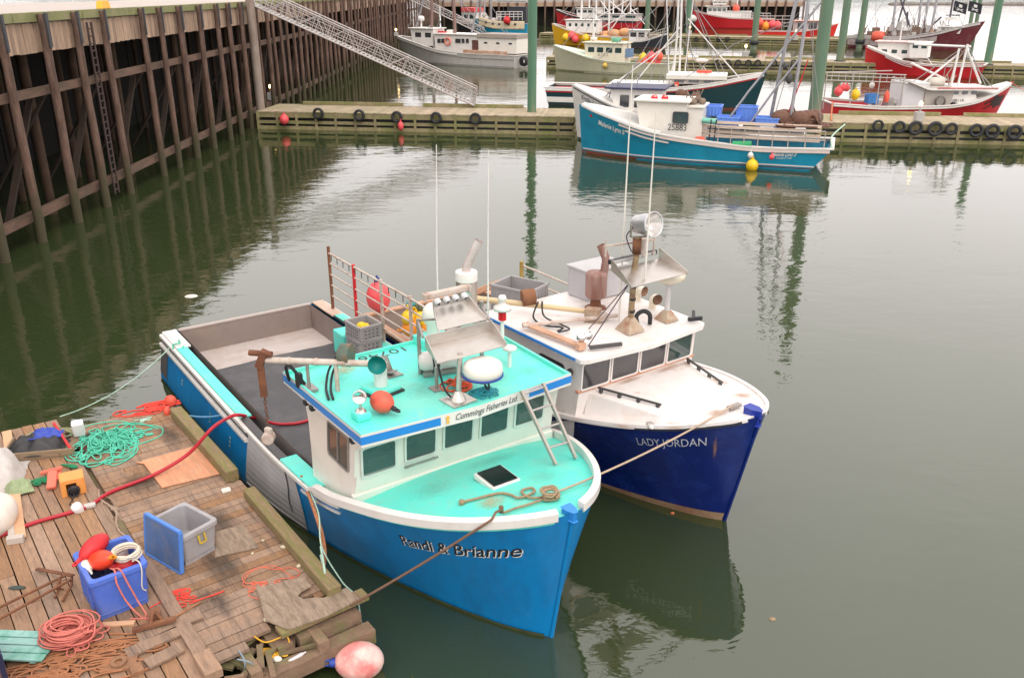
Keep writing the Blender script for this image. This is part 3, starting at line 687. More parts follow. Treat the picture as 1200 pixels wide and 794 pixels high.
# liferaft canister in straps
lr = MB(); lr.lathe([(.001, -.36), (.12, -.34), (.17, -.27), (.175, -.02), (.19, -.02), (.19, .02), (.175, .02), (.17, .27), (.12, .34), (.001, .36)], (9.85, .20, zr + .24), 18, rot=(RZ(-.25) @ RX(R(90))).to_3x3())
lrf = lr.build('liferaft_canister', WHITE_P, B1)
_mb = MB()
for s_ in (-.17, .17):
    for t in range(1): _mb.lathe([(.178, -.015), (.186, -.015), (.186, .015), (.178, .015)], (9.85 - s_ * .25, .20 + s_, zr + .24), 18, rot=(RZ(-.25) @ RX(R(90))).to_3x3())
_mb.build('strap', BLACK, lrf)
_mb = MB(); _mb.box((9.74, .22, zr + .05), (.06, .62, .08), rz=-.25); _mb.box((9.96, .17, zr + .05), (.06, .62, .08), rz=-.25); _mb.build('cradle', STEELD, lrf)
# mast with two stainless trays
ms = MB(); ms.cyl((11.0, -.12, zr), (10.98, -.05, 3.92), .045, 12); mast = ms.build('mast', STEEL, B1)
_mb = MB(); _mb.box((11.0, -.12, zr + .012), (.42, .46, .02), rz=.1); _mb.lathe([(.14, 0), (.05, .16)], (11.0, -.12, zr + .02), 8); _mb.build('mast_base', STEEL, mast)
def tray(name, c, wback, wfront, dep, drop, lip, th=.012):
    x, y, z = c; mb = MB()
    A = [Vector((x - dep / 2, y - wback / 2, z)), Vector((x - dep / 2, y + wback / 2, z)), Vector((x + dep / 2, y + wfront / 2, z - drop)), Vector((x + dep / 2, y - wfront / 2, z - drop))]
    up = Vector((0, 0, th)); mb.add(A + [a + up for a in A], [(3, 2, 1, 0), (4, 5, 6, 7), (0, 1, 5, 4), (1, 2, 6, 5), (2, 3, 7, 6), (3, 0, 4, 7)])
    for i, j in ((0, 3), (1, 2)):
        s_ = Vector((0, .012 if i == 0 else -.012, 0)); q = [A[i] + up, A[j] + up, A[j] + up + Vector((0, 0, lip * .25)), A[i] + up + Vector((0, 0, lip))]
        mb.add(q + [v - s_ for v in q], [(0, 1, 2, 3), (4, 5, 6, 7), (0, 1, 5, 4), (1, 2, 6, 5), (2, 3, 7, 6), (3, 0, 4, 7)])
    mb.box((x - dep / 2 - .01, y, z + lip / 2), (.015, wback, lip))
    return mb.build(name, STEEL, mast)
tray('lower_tray', (10.86, .13, 4.0), 1.24, 1.30, .40, .13, .20)
tray('upper_tray', (10.44, .22, 4.46), .62, .92, .40, .24, .14)
_mb = MB(); _mb.box((10.16, .22, 4.66), (.12, .80, .10)); _mb.box((10.20, -.22, 4.66), (.14, .04, .13)); _mb.box((10.20, .62, 4.66), (.14, .04, .13)); _mb.build('light_bar', RUSTL, mast, bev=.02)
_mb = MB()
for k in range(4): _mb.lathe([(.001, 0), (.06, .0), (.065, .06), (.03, .09)], (10.30, -.06 + .17 * k, 4.61), 10, rot=RY(R(120)).to_3x3())
_mb.build('work_lamp', mat('lamp lens', (.6, .6, .6), .2), mast)
_mb = MB(); _mb.cyl((9.72, -.10, zr), (9.72, -.10, 4.12), .035, 8); _mb.cyl((9.72, -.10, 4.08), (10.5, -.45, 4.12), .022, 8); _mb.cyl((9.72, -.10, 4.1), (10.3, .95, 4.12), .022, 8); _mb.cyl((9.95, 1.02, zr), (10.0, 1.0, 4.3), .04, 8); _mb.cyl((10.0, 1.0, 4.2), (10.55, .8, 4.16), .025, 8)
_mb.cyl((10.42, -.18, zr), (10.42, -.18, 3.5), .03, 8); _mb.box((10.42, -.18, zr + .01), (.22, .2, .02)); _mb.build('mast_stay_frame', STEELD, mast)
# radar dome
rd = MB(); rd.lathe([(.001, .0), (.22, .0), (.30, .05), (.325, .12), (.31, .22), (.24, .27), (.001, .285)], (11.22, .22, 3.52), 28); rdo = rd.build('radar_dome', CREAM_P, B1)
_mb = MB(); _mb.lathe([(.31, 0), (.331, .0), (.331, .03), (.31, .03)], (11.22, .22, 3.55), 28); _mb.build('dome_band', INKB, rdo)
_mb = MB(); _mb.cyl((11.0, -.08, 3.48), (11.22, .22, 3.50), .04, 8); _mb.cyl((11.22, .22, 3.44), (11.22, .22, 3.53), .11, 12); _mb.build('dome_bracket', STEELD, rdo)
_mb = MB(); _mb.tube([(11.34 + .06 * math.cos(t), .22, 3.42 + .06 * math.sin(t)) for t in [2 * PI * k / 14 for k in range(14)]], .02, 6, closed=True); _mb.build('cable_loop', BLACK, rdo); _mb = MB(); _mb.tube(spline([(10.4, -.1, 3.5), (10.55, -.22, 3.62), (10.7, -.2, 3.25), (10.9, -.2, zr + .05)], 6), .018, 6); _mb.build('cable', BLACK, rdo)
# small antennas, whip aerials
_mb = MB(); _mb.cyl((10.35, 1.34, zr), (10.35, 1.34, 3.42), .035, 8); _mb.lathe([(.03, 0), (.12, .04), (.13, .08), (.05, .12), (.001, .125)], (10.35, 1.34, 3.40), 14); _mb.build('satellite_antenna', WHITE_P, B1)
for (x, y, ln, lx) in ((9.0, .70, 3.75, .10), (9.25, 1.62, 3.6, .04)):
    a = MB(); a.tube([(x, y, zr), (x, y, zr + .5), (x + lx * .3, y, zr + ln * .5), (x + lx, y + .02, zr + ln)], [.022, .02, .015, .009], 6); ae = a.build('whip_aerial', WHITE_P, B1)
    a = MB(); a.cyl((x, y, zr), (x, y, zr + .22), .032, 8); a.build('aerial_mount', STEELD, ae)
# dry exhaust stack
sk = MB(); sk.lathe([(.205, 0), (.205, 1.12)], (8.35, 1.72, zr), 20, smooth=True); stk = sk.build('exhaust_stack', STEEL, B1)
_mb = MB(); _mb.lathe([(.215, 1.0), (.215, 1.16), (.205, 1.18), (.001, 1.18)], (8.35, 1.72, zr), 20); _mb.build('stack_collar', WHITE_P, stk)
_mb = MB(); _mb.tube([(8.35, 1.72, zr + 1.15), (8.36, 1.72, zr + 1.28), (8.40, 1.78, zr + 1.42), (8.50, 1.92, zr + 1.78)], .085, 12, cap=False); _mb.build('tail_pipe', mat('pale pinkish pipe', (.62, .54, .52), .5, .2, var=.1, dirt=(.4, .3, .26), damt=.5), stk)
# white dome on a turquoise box
_mb = MB(); _mb.box((8.62, .80, zr + .08), (.50, .62, .18)); db = _mb.build('roof_box', TURQ, B1, bev=.03)
_mb = MB(); _mb.lathe([(.12, 0), (.12, .2), (.17, .3), (.2, .42), (.17, .55), (.09, .63), (.001, .66)], (8.62, .80, zr + .15), 18); _mb.build('dome_antenna', CREAM_P, db)
# beacon
_mb = MB(); _mb.cyl((9.45, 1.80, zr), (9.45, 1.80, 3.62), .035, 8); bc = _mb.build('beacon', WHITE_P, B1)
_mb = MB(); _mb.lathe([(.075, 0), (.075, .2)], (9.45, 1.80, 3.62), 12); _mb.build('beacon_lens', mat('red lens', (.65, .0, .01), .15), bc)
_mb = MB(); _mb.lathe([(.06, 0), (.17, .0), (.16, .06), (.07, .10), (.06, .16), (.09, .20), (.06, .27), (.001, .28)], (9.45, 1.80, 3.82), 16); _mb.build('beacon_cap', WHITE_P, bc)
# roof clips and side lamps
_mb = MB()
for x, y in ((9.3, -2.03), (9.55, -2.03), (10.95, -1.97)): _mb.box((x, y, ROOF1 - .12), (.10, .07, .08))
_mb.build('side_lamp', BLACK, wh)
# rack of rails on the port gunwale
pk = MB()
psts = [(.85, 2.1), (2.35, 2.1), (3.85, 2.1), (5.3, 2.1), (6.9, 2.05)]
for z in (1.62, 1.92, 2.22, 2.52, 2.8): pk.tube([(x, y, z) for x, y in psts], .022 if z < 2.7 else .028, 6)
fr = pk.build('gear_rail', RUSTL, B1)
for i, (x, y) in enumerate(psts):
    _mb = MB(); _mb.cyl((x, y, 1.2), (x, y, 2.86 + (.12 if i == 0 else 0)), .045, 8)
    _mb.build('rail_post', [RUST, BUOY_R, RUSTL, RUSTL, STEELD][i], fr)
_mb = MB()
for i in range(16): x = 1.0 + i * .36; _mb.cyl((x, 2.1, 2.80), (x, 2.1, 2.62), .012, 5)
_mb.build('rail_hook', DKGREY, fr)
_mb = MB(); _mb.box((2.75, 1.62, 1.02), (.6, .5, .62)); tub = _mb.build('bait_box', TURQ, B1, bev=.04)

c_ = M1.inverted() @ at(403, 433, zr)
stain('rust_stain', rf, YSTAIN, lambda a, b: Vector((c_.x + .34 * a, c_.y + .42 * b, zr + .004)))
for (x, y, sx, sy, m_) in ((9.2, .9, .6, .7, GRIME), (10.6, .9, .5, .6, GRIME), (10.3, -.4, .5, .6, GRIME), (9.0, -1.4, .4, .5, GRIME), (11.0, -.15, .42, .40, RSTAIN), (10.7, 1.5, .35, .3, GRIME)):
    stain('roof_scuff', rf, m_, lambda a, b: Vector((x + sx * a, y + sy * b, zr + .0045)))
for (x, y, sx, sy, m_) in ((11.5, -.9, .45, .6, GRIME), (12.4, .6, .5, .5, GRIME), (12.6, -.55, .35, .4, YSTAIN), (11.2, .4, .3, .8, GRIME)):
    stain('deck_scuff', fd, m_, lambda a, b: Vector((x + sx * a, y + sy * b, dz1(x + sx * a, y + sy * b) + .006)))
H1.patch('scum_line', mat('olive scum line', (.05, .06, .025), .8, var=.4, scale=6), h1, .0, .995, -.1, lambda u: .055 + .03 * mnoise.noise(Vector((u * 30, 1, 0))), sides=(-1, 1), off=.02, n=80, nz=1)
# ---------------------------------------------------------------- things lying on the near boat
def stack_crate(name, label, Mx, m, sz=(.62, .44, .36), group=None, wall=.035, holes=True):
    x, y, z = sz; mb = MB()
    mb.box((0, 0, .02), (x, y, .04))
    for s_ in (-1, 1): mb.box((s_ * (x / 2 - wall / 2), 0, z / 2), (wall, y, z)); mb.box((0, s_ * (y / 2 - wall / 2), z / 2), (x - 2 * wall - .002, wall, z))
    o = mb.build(name, m, None, M=Mx, bev=.01); tag(o, label, 'crate', group)
    rb = MB()
    for s_ in (-1, 1):
        rb.box((0, s_ * (y / 2 + .006), z - .03), (x + .03, .018, .05)); rb.box((s_ * (x / 2 + .006), 0, z - .03), (.018, y + .03, .05))
        for k in range(-3, 4): rb.box((k * x / 7.5, s_ * (y / 2 + .005), z / 2 - .02), (.018, .014, z - .1))
        for k in range(-2, 3): rb.box((s_ * (x / 2 + .005), k * y / 5.8, z / 2 - .02), (.014, .018, z - .1))
    rb.build('rib', m, o)
    if holes:
        hb = MB()
        for s_ in (-1, 1):
            for r_ in range(3):
                for k in range(-3, 3): hb.box((k * x / 7.5 + x / 15, s_ * (y / 2 + .002), .08 + r_ * .085), (.045, .008, .028))
                for k in range(-2, 2): hb.box((s_ * (x / 2 + .002), k * y / 5.8 + y / 11.6, .08 + r_ * .085), (.008, .04, .028))
        hb.build('slot', mat('dark slot', (.10, .095, .095), .7), o)
    return o
for k, lb in enumerate(('grey slotted crate on the deck, lowest of the stack by the gear rail', 'grey slotted crate in the middle of the stack by the gear rail', 'grey slotted crate topmost of the stack by the gear rail with yellow inside')):
    stack_crate('fish_crate', lb, M1 @ TR(3.75 + .01 * k, 1.62, .78 + .368 * k) @ RZ(.06 * (k - 1)), CRATE, (.74, .60, .37), group='grey crates stacked on the near boat')
_mb = MB(); _mb.ell((0, 0, 0), (.15, .12, .11), rot=RZ(.4).to_3x3()); _mb.ell((.1, .08, .02), (.09, .07, .08)); tag(_mb.build('float', YEL, None, M=M1 @ TR(3.72, 1.6, 1.74)), 'small yellow float lying inside the topmost grey crate', 'buoy')
def buoy(name, label, M, m, r=(.28, .28, .33), eye=None, group=None, rope=None, stripe=None):
    b = MB(); rx_, ry_, rz_ = r
    prof = [(max(1e-4, math.sin(PI * i / 14) * (1 if i < 9 else 1 - .12 * (i - 8) / 6)), -math.cos(PI * i / 14)) for i in range(15)]
    b.lathe(prof, (0, 0, 0), 20, Matrix.Diagonal((rx_, ry_, rz_)))
    o = b.build(name, m, None, M=M); tag(o, label, 'buoy', group)
    e = MB(); e.lathe([(.06 * rx_ / .28, 0), (.07 * rx_ / .28, .05), (.05 * rx_ / .28, .10)], (0, 0, rz_ * .93), 12); e.tube([(.05 * math.cos(t) * rx_ / .28, 0, rz_ + .09 + .05 * math.sin(t)) for t in [2 * PI * k / 10 for k in range(10)]], .016, 6, closed=True)
    e.build('eye', eye or m, o)
    if stripe:
        s_ = MB(); t0, t1 = stripe[1]
        s_.grid(lambda a, b_: Vector((rx_ * 1.006 * math.sin(.5 + 1.5 * a) * math.cos(t0 + (t1 - t0) * b_), ry_ * 1.006 * math.sin(.5 + 1.5 * a) * math.sin(t0 + (t1 - t0) * b_), -rz_ * 1.006 * math.cos(.5 + 1.5 * a))), 14, 3); s_.build('stripe', stripe[0], o)
    return o
buoy('buoy', 'orange red buoy with a blue stripe resting on the turquoise roof', M1 @ TR(10.72, -1.33, zr + .20) @ RZ(2.0) @ RX(R(105)), BUOY_O, (.175, .175, .205), eye=BLACK, stripe=(INKB, (.2, .55)))
buoy('buoy', 'big pink red buoy hanging behind the gear rail of the near boat', M1 @ TR(2.95, 2.45, 2.10), BUOY_P, (.30, .30, .42), eye=INKB)
M1i = M1.inverted()
for k, (px, py, z, r, lb, mm) in enumerate(((478, 372, 2.0, .16, 'yellow float highest in the bunch tied to the gear rail', YEL), (492, 372, 1.9, .17, 'yellow float on the outer side of the bunch tied to the gear rail', YEL), (500, 378, 1.9, .15, 'yellow float nearest the white dome in the bunch on the gear rail', YEL), (484, 384, 1.7, .24, 'round orange float hanging low under the yellow bunch', ORG), (503, 384, 1.8, .17, 'smaller orange float beside the white dome', ORG), (482, 358, 2.15, .14, 'blue green float at the top of the bunch', mat('blue green plastic', (.05, .25, .25), .5)), (490, 362, 2.1, .12, 'dark olive float beside the blue green one in the bunch', mat('dark olive plastic', (.08, .09, .03), .5)))):
    v_ = M1i @ at(px, py, z)
    buoy('float', lb, M1 @ TR(*v_) @ RX(.5 * k) @ RZ(k), mm, (r, r, r * 1.15), group='floats bunched on the gear rail')
def coil(mb, c, r, turns, th, jit=.25, sx=1., sy=1., n=26, h=.06, rot=0., seed=1, flat=True):
    g = random.Random(seed); P = []
    for i in range(int(turns * n)):
        t = 2 * PI * i / n; k = i // n; g2 = random.Random(seed * 77 + k)
        rr = r * (1 - jit * g2.random()) ; ox = (g2.random() - .5) * r * jit; oy = (g2.random() - .5) * r * jit
        P.append(Vector((c[0] + (rr * math.cos(t) * sx * math.cos(rot) - rr * math.sin(t) * sy * math.sin(rot)) + ox, c[1] + (rr * math.cos(t) * sx * math.sin(rot) + rr * math.sin(t) * sy * math.cos(rot)) + oy, c[2] + th + h * g2.random() + (i / (turns * n)) * h)))
    # smooth the jumps between turns
    for _ in range(4):
        P = [P[0]] + [(P[i - 1] + P[i] * 2 + P[i + 1]) / 4 for i in range(1, len(P) - 1)] + [P[-1]]
    mb.tube(P, th, 5); return mb
def tangle(mb, c, rx_, ry_, h, th, nl=40, seed=1, rot=0., dens=1.3):
    """loose line heaped on a surface at c: a wandering, looping path"""
    g = random.Random(seed); P = []; n = nl * 16; x, y = 0., 0.; a = g.random() * 6; k = 5.; kt = 5.; ds = .085
    for i in range(n):
        if i % 9 == 0: kt = (2.5 + 7 * g.random()) * (1 if g.random() < .72 else -1)
        k += (kt - k) * .25; d = math.hypot(x, y)
        if d > .8:
            w_ = math.atan2(-y, -x) - a; w_ = (w_ + PI) % (2 * PI) - PI; a += w_ * .22 * (d - .7) * 3
        a += k * ds; x += math.cos(a) * ds; y += math.sin(a) * ds
        z = max(0, 1 - d * .85) * h * (.15 + .85 * mnoise.noise(Vector((x * 2.3 + seed, y * 2.3, i * .011))) ** 2 * 2.2 + .25 * g.random())
        X, Y = x * rx_, y * ry_
        P.append(Vector((c[0] + X * math.cos(rot) - Y * math.sin(rot), c[1] + X * math.sin(rot) + Y * math.cos(rot), c[2] + th + abs(z) + (i / n) * h * .25 * max(0, 1 - d))))
    for _ in range(2): P = [P[0]] + [(P[i - 1] + P[i] * 2 + P[i + 1]) / 4 for i in range(1, len(P) - 1)] + [P[-1]]
    mb.tube(P, th, 5); return mb
_mb = MB(); tangle(_mb, (0, 0, 0), .20, .18, .26, .014, 60, 3); tag(_mb.build('net_bag', mat('orange red net twine', (.72, .10, .04), .8, var=.2, scale=9), None, M=M1 @ TR(10.52, .14, zr + .0)), 'heap of orange net twine on the turquoise roof beside the mast', 'net')
_mb = MB(); tangle(_mb, (0, 0, 0), .18, .22, .12, .011, 50, 5); tag(_mb.build('rope_pile', mat('teal blue rope', (.03, .30, .36), .8, var=.3), None, M=M1 @ TR(11.0, .42, zr)), 'teal blue rope piled on the turquoise roof under the radar dome', 'rope')
# ladder leaning from the deck to the roof
la = [Vector((12.13, 1.02, dz1(12.13, 1.02) + .02)), Vector((11.46, .80, 3.22))]; lb_ = [Vector((12.09, 1.47, dz1(12.09, 1.47) + .02)), Vector((11.42, 1.27, 3.22))]
_mb = MB(); 
for a, b in (la, lb_): _mb.bar(a, b, .045, .075, up=(1, 0, .3))
lad = _mb.build('ladder', mat('dull brownish aluminium', (.42, .36, .32), .5, .3, var=.1), None, M=M1, bev=.006); tag(lad, 'short aluminium ladder leaning from the turquoise fore deck to the roof', 'ladder')
for t in (.22, .47, .72, .95):
    _mb = MB(); _mb.cyl(la[0].lerp(la[1], t), lb_[0].lerp(lb_[1], t), .02, 8); _mb.build('rung', ALU, lad)
# mooring line with its heap on the fore deck
D1 = lambda x, y: (x, y, dz1(x, y) + .03)
_mb = MB()
_mb.tube(spline([D1(12.30, -.86), D1(12.36, -.70), D1(12.48, -.35), D1(12.66, -.25), D1(12.86, -.22), D1(12.86, .05), D1(12.70, .12), D1(12.68, -.05), D1(12.95, -.12), D1(13.10, .02), D1(12.92, .22), D1(12.85, .38), D1(13.02, .36), D1(13.24, .18), D1(13.2, .02), D1(13.05, .1), D1(13.2, .25), D1(13.32, .12), D1(13.22, -.02), D1(13.12, .12)], 6), .020, 6)
_mb.tube(spline([D1(13.18, .05), D1(13.16, -.25), D1(13.10, -.5), D1(13.08, -.66)], 6), .018, 6)
coil(_mb, D1(13.2, .1), .13, 3, .018, .4, seed=4)
_mb.lathe([(.001, -.05), (.045, -.03), (.045, .03), (.001, .05)], D1(12.30, -.88), 8)
tag(_mb.build('rope_heap', ROPE_T, None, M=M1), 'loose tan rope knotted and looped on the turquoise fore deck', 'rope')
# ================================================================== SECOND BOAT (white deck, navy hull)
B2 = thing('fishing_boat', 'navy blue fishing boat with rust stained white deck and cabin, rafted beside the turquoise boat', 'boat', M=M2)
h2 = H2.shell('hull', NAVY_H, B2)
H2.patch('boot_stripe', FOUL, h2, .25, .998, -.3, lambda u: .02 + .16 * u ** 3, sides=(-1, 1), off=.012, n=40, nz=2)
_mb = MB()
for sd in (-1, 1): H2.rail(_mb, 0, .992, lambda u: H2.sh(u) - .05, .035, .06, sd, 50)
_mb.build('rub_rail', BLACK_H, h2)
for sd in (-1, 1): cap1(H2, 0, .60, .22, .05, sd, mat('worn orange wood', (.52, .29, .18), .7, var=.15, stretch=(1, 6, 6)), B2)
_mb = MB(); _mb.box((.05, 0, 1.275), (.16, 3.7, .06)); _mb.build('gunwale_cap', mat('worn orange wood', (.52, .29, .18), .7, var=.15, stretch=(1, 6, 6)), B2, bev=.01)
_mb = MB(); _mb.add([(.1, -1.9, .55), (7.4, -1.9, .55), (7.4, 1.9, .55), (.1, 1.9, .55)], [(0, 1, 2, 3)]); _mb.build('cockpit_sole', SOLE, B2)
_mb = MB(); _mb.add([(.11, -1.8, .5), (.11, 1.8, .5), (.10, 1.8, 1.25), (.10, -1.8, 1.25)], [(0, 1, 2, 3)])
for sd in (-1, 1): _mb.grid(lambda a, b: Vector((.1 + 7 * a, sd * 1.80, .5 + .78 * b)), 10, 1)
_mb.build('bulwark_lining', GREYD, B2)
H2.deck('fore_deck', RUSTWHITE, B2, .60, .995, dz=.0, camber=.13, inset=-.005)
_mb = MB()
for sd in (-1, 1):
    rings = []
    for i in range(41):
        u = .60 + .39 * (1 - (1 - i / 40) ** 1.6); p = H2.edge(u, sd); y = max(0, abs(p.y) - .07) * sd
        rings.append([Vector((p.x, p.y + sd * .015, p.z - .03)), Vector((p.x, p.y + sd * .012, p.z + .035)), Vector((p.x - .02, y, p.z + .035)), Vector((p.x - .02, y, p.z - .03))])
    _mb.loft(rings)
_mb.build('toe_rail', RUSTWHITE, B2)
_mb = MB(); _mb.prism([(11.14, -.09), (11.14, .09), (11.32, .10), (11.46, .03), (11.46, -.03), (11.32, -.10)], 2.2, 2.50); _mb.build('stem_post', mat('navy stem paint', (.008, .03, .30), .4), B2, bev=.015)
_mb = MB(); _mb.tube([H2.pt(1, z) + Vector((.012, .035, 0)) for z in (-.4, 0, .5, 1, 1.5, 2, 2.35)], .035, 8); _mb.build('stem_guard', NAVY_H, h2)
dz2 = lambda x, y: H2.deck_z(x, y, .60, .0, .13)
X_ = 2.2
# cabin trunk on the fore deck
tp = [(10.95 - X_, -1.62), (12.42 - X_, -1.14), (12.50 - X_, -.25), (12.42 - X_, .62), (10.95 - X_, .98)]
tpb = [(10.95 - X_, -1.72), (12.50 - X_, -1.22), (12.60 - X_, -.25), (12.50 - X_, .70), (10.95 - X_, 1.08)]
_mb = MB(); _mb.loft([[Vector((*p, 1.80 if i in (0, 4) else 2.04)) for i, p in enumerate(tpb)], [Vector((*p, 2.28 - (.04 if i in (1, 3) else 0))) for i, p in enumerate(tp)], [Vector((p[0] * .97 + .27, p[1] * .9 - .03, 2.33)) for p in tp]])
tr = _mb.build('cabin_trunk', RUSTWHITE, B2, bev=.02)
for a, b in (((11.1 - X_, -1.50), (12.30 - X_, -1.06)), ((11.1 - X_, .86), (12.30 - X_, .55))):
    _mb = MB(); A = Vector((*a, 2.40)); B_ = Vector((*b, 2.39)); _mb.bar(A, B_, .035, .035)
    for t in (.05, .35, .65, .95): p = A.lerp(B_, t); _mb.box((p.x, p.y, 2.35), (.06, .05, .1))
    _mb.build('grab_rail', DKGREY, tr)
# wheelhouse
R2 = 3.0; ys, yp = -1.90, 1.16; xb2, xt2 = 10.92 - X_, 11.06 - X_; zf2 = 1.75; zc2 = R2 - .01
_mb = MB()
for y in (ys, yp):
    t_ = .06 if y < 0 else -.06
    a = [Vector((x, y + (.06 if z > 2 else 0) * (1 if y < 0 else -1), z)) for x, z in ((8.5 - X_, .6), (8.5 - X_, zc2), (xt2, zc2), (xb2, zf2), (xb2 - .02, 1.2))]
    quad(_mb, a)
quad(_mb, [Vector((xb2, ys, zf2)), Vector((xb2, yp, zf2)), Vector((xt2, yp - .06, zc2)), Vector((xt2, ys + .06, zc2))])
quad(_mb, [Vector((8.5 - X_, ys, .6)), Vector((8.5 - X_, yp, .6)), Vector((8.5 - X_, yp - .06, zc2)), Vector((8.5 - X_, ys + .06, zc2))])
w2 = _mb.build('wheelhouse', RUSTWHITE, B2)
_mb = MB(); _mb.box((xb2 + .04, (ys + yp) / 2, 2.36), (.10, yp - ys, .05)); _mb.build('rain_ledge', mat('rusty ledge', (.60, .34, .24), .7, var=.2, dirt=(.4, .12, .04), damt=.8), w2, bev=.01)
uvw = Vector((xt2 - xb2, 0, zc2 - zf2)).normalized()
for k in range(4):
    y0 = -1.80 + .735 * k
    window(w2, Vector((xb2 + .003, 0, zf2)), (0, 1, 0), uvw, (y0 - .02, .63, y0 + .685, 1.22), r=.06, fw=.03, mf=RUSTWHITE, mg=[GLASSB, GLASSB, GLASSB, GLASS][k], slant=-.05)
window(w2, Vector((8.6 - X_, ys - .003, 1.2)), (1, 0, 0), (0, .033, 1), (1.15, 1.05, 1.95, 1.55), r=.10, fw=.04, mf=BLACK, mg=GLASSB)
_mb = MB(); _mb.lathe([(.07, 0), (.06, .06), (.001, .08)], (10.80 - X_, ys - .02, 2.72), 12, rot=RX(R(90)).to_3x3()); _mb.build('side_lamp', BLACK, w2)
_mb = MB(); _mb.lathe([(.09, 0), (.09, .04), (.001, .06)], (9.5 - X_, ys - .01, 2.35), 12, rot=RX(R(90)).to_3x3()); _mb.build('side_vent', RUSTWHITE, w2)
# roof
rp = [(8.0 - X_, -2.02), (11.14 - X_, -1.98), (11.22 - X_, -1.85), (11.36 - X_, -.37), (11.22 - X_, 1.12), (11.12 - X_, 1.27), (8.0 - X_, 1.30)]
_mb = MB(); _mb.prism(rp, R2, R2 + .08)
_mb.grid(lambda a, b: Vector((8.0 - X_ + .1 + (3.05) * a, -1.95 + 3.15 * b, R2 + .082 + .05 * math.sin(PI * b) * math.sin(PI * min(1, a * 1.2 + .0)) ** .5 if 0 < a < 1 else R2 + .082)), 16, 12)
r2 = _mb.build('roof', RUSTWHITE, B2, bev=.0)
_mb = MB(); _mb.bar((8.3 - X_, -2.035, R2 + .05), (11.0 - X_, -2.0, R2 + .05), .02, .05); _mb.build('roof_stripe', STRIPE_B, r2)
z2 = R2 + .12
# mast with big searchlight, tray and light bar
_mb = MB(); _mb.tube([(10.59 - X_, -.27, z2), (10.62 - X_, -.26, 4.35), (10.64 - X_, -.25, 4.6), (10.64 - X_, -.25, 4.98)], [.06, .06, .058, .075], 12); mst2 = _mb.build('mast', mat('brassy pole', (.38, .28, .16), .5, .3, var=.25, scale=6, stretch=(1, 1, 3), dirt=(.16, .07, .04), damt=.8, dpos=.5, dscale=3), B2)
_mb = MB()
for z in (3.5, 3.75, 4.0, 4.25): _mb.lathe([(.064, -.025), (.066, 0), (.064, .025)], (10.61 - X_, -.26, z), 12)
_mb.build('mast_band', BLACKP, mst2)
_mb = MB(); _mb.lathe([(.07, .0), (.085, .0), (.085, .30), (.07, .3)], (10.64 - X_, -.25, 4.66), 12); _mb.build('mast_sleeve', RUST, mst2)
_mb = MB(); _mb.loft([[Vector((10.59 - X_ + a * .21, -.27 + b * .21, z2 - .015)) for a, b in ((-1, -1), (1, -1), (1, 1), (-1, 1))], [Vector((10.59 - X_ + a * .06, -.27 + b * .06, z2 + .26)) for a, b in ((-1, -1), (1, -1), (1, 1), (-1, 1))]]); _mb.build('mast_base', mat('rusted beige step', (.42, .33, .24), .7, var=.2, dirt=(.3, .11, .05), damt=.8, dscale=4), mst2)
_mb = MB(); rotL = (RZ(R(2)) @ RY(R(80))).to_3x3()
_mb.lathe([(.001, -.34), (.10, -.34), (.17, -.28), (.185, -.10), (.20, -.08), (.20, .12), (.235, .13), (.24, .17), (.22, .17), (.215, .13)], (10.80 - X_, -.16, 5.24), 26, rot=rotL)
slt = _mb.build('searchlight', mat('brushed aluminium lamp', (.62, .61, .62), .35, .6, var=.06), mst2)
_mb = MB(); _mb.lathe([(.215, .145), (.15, .03), (.06, -.05), (.001, -.07)], (10.80 - X_, -.16, 5.24), 26, rot=rotL); _mb.build('reflector', mat('lamp reflector', (.75, .70, .66), .15, .9, var=.05), slt)
_mb = MB(); _mb.lathe([(.001, .1445), (.213, .1445)], (10.80 - X_, -.16, 5.24), 26, rot=rotL); gmat = mat('clear lamp glass', (.8, .75, .72), .05); 
gb = gmat.node_tree.nodes['Principled BSDF']; gb.inputs['Alpha'].default_value = .35; _mb.build('lamp_glass', gmat, slt)
_mb = MB(); _mb.tube([(10.68 - X_, -.46, 5.26), (10.66 - X_, -.44, 5.02), (10.64 - X_, -.25, 4.96), (10.80 - X_, .02, 5.02), (10.84 - X_, .06, 5.26)], .022, 8); _mb.build('yoke', STEELD, slt)
def tray2():
    c = Vector((10.80 - X_, -.12, 4.28)); mb = MB(); rot = RZ(R(0)).to_3x3()
    A = [Vector((-.30, -.62, .10)), Vector((-.30, .62, .10)), Vector((.34, .78, -.06)), Vector((.34, -.70, -.06))]; A = [c + rot @ a for a in A]; up = Vector((0, 0, .014))
    mb.add(A + [a + up for a in A], [(3, 2, 1, 0), (4, 5, 6, 7), (0, 1, 5, 4), (1, 2, 6, 5), (2, 3, 7, 6), (3, 0, 4, 7)])
    for i, j in ((0, 3), (1, 2)):
        s_ = Vector((0, .012, 0)); q = [A[i], A[j], A[j] + Vector((0, 0, .05)), A[i] + Vector((0, 0, .24))]
        mb.add(q + [v - s_ for v in q], [(0, 1, 2, 3), (4, 5, 6, 7), (0, 1, 5, 4), (1, 2, 6, 5), (2, 3, 7, 6), (3, 0, 4, 7)])
    return mb.build('mast_tray', STEEL, mst2)
tray2()
_mb = MB(); _mb.box((10.42 - X_, -.12, 4.52), (.08, 1.22, .09)); _mb.build('light_bar', BLACKP, mst2, bev=.01)
_mb = MB(); _mb.box((10.464 - X_, -.12, 4.52), (.012, 1.12, .06)); _mb.build('light_bar_lens', mat('led lens', (.55, .52, .5), .2), mst2)
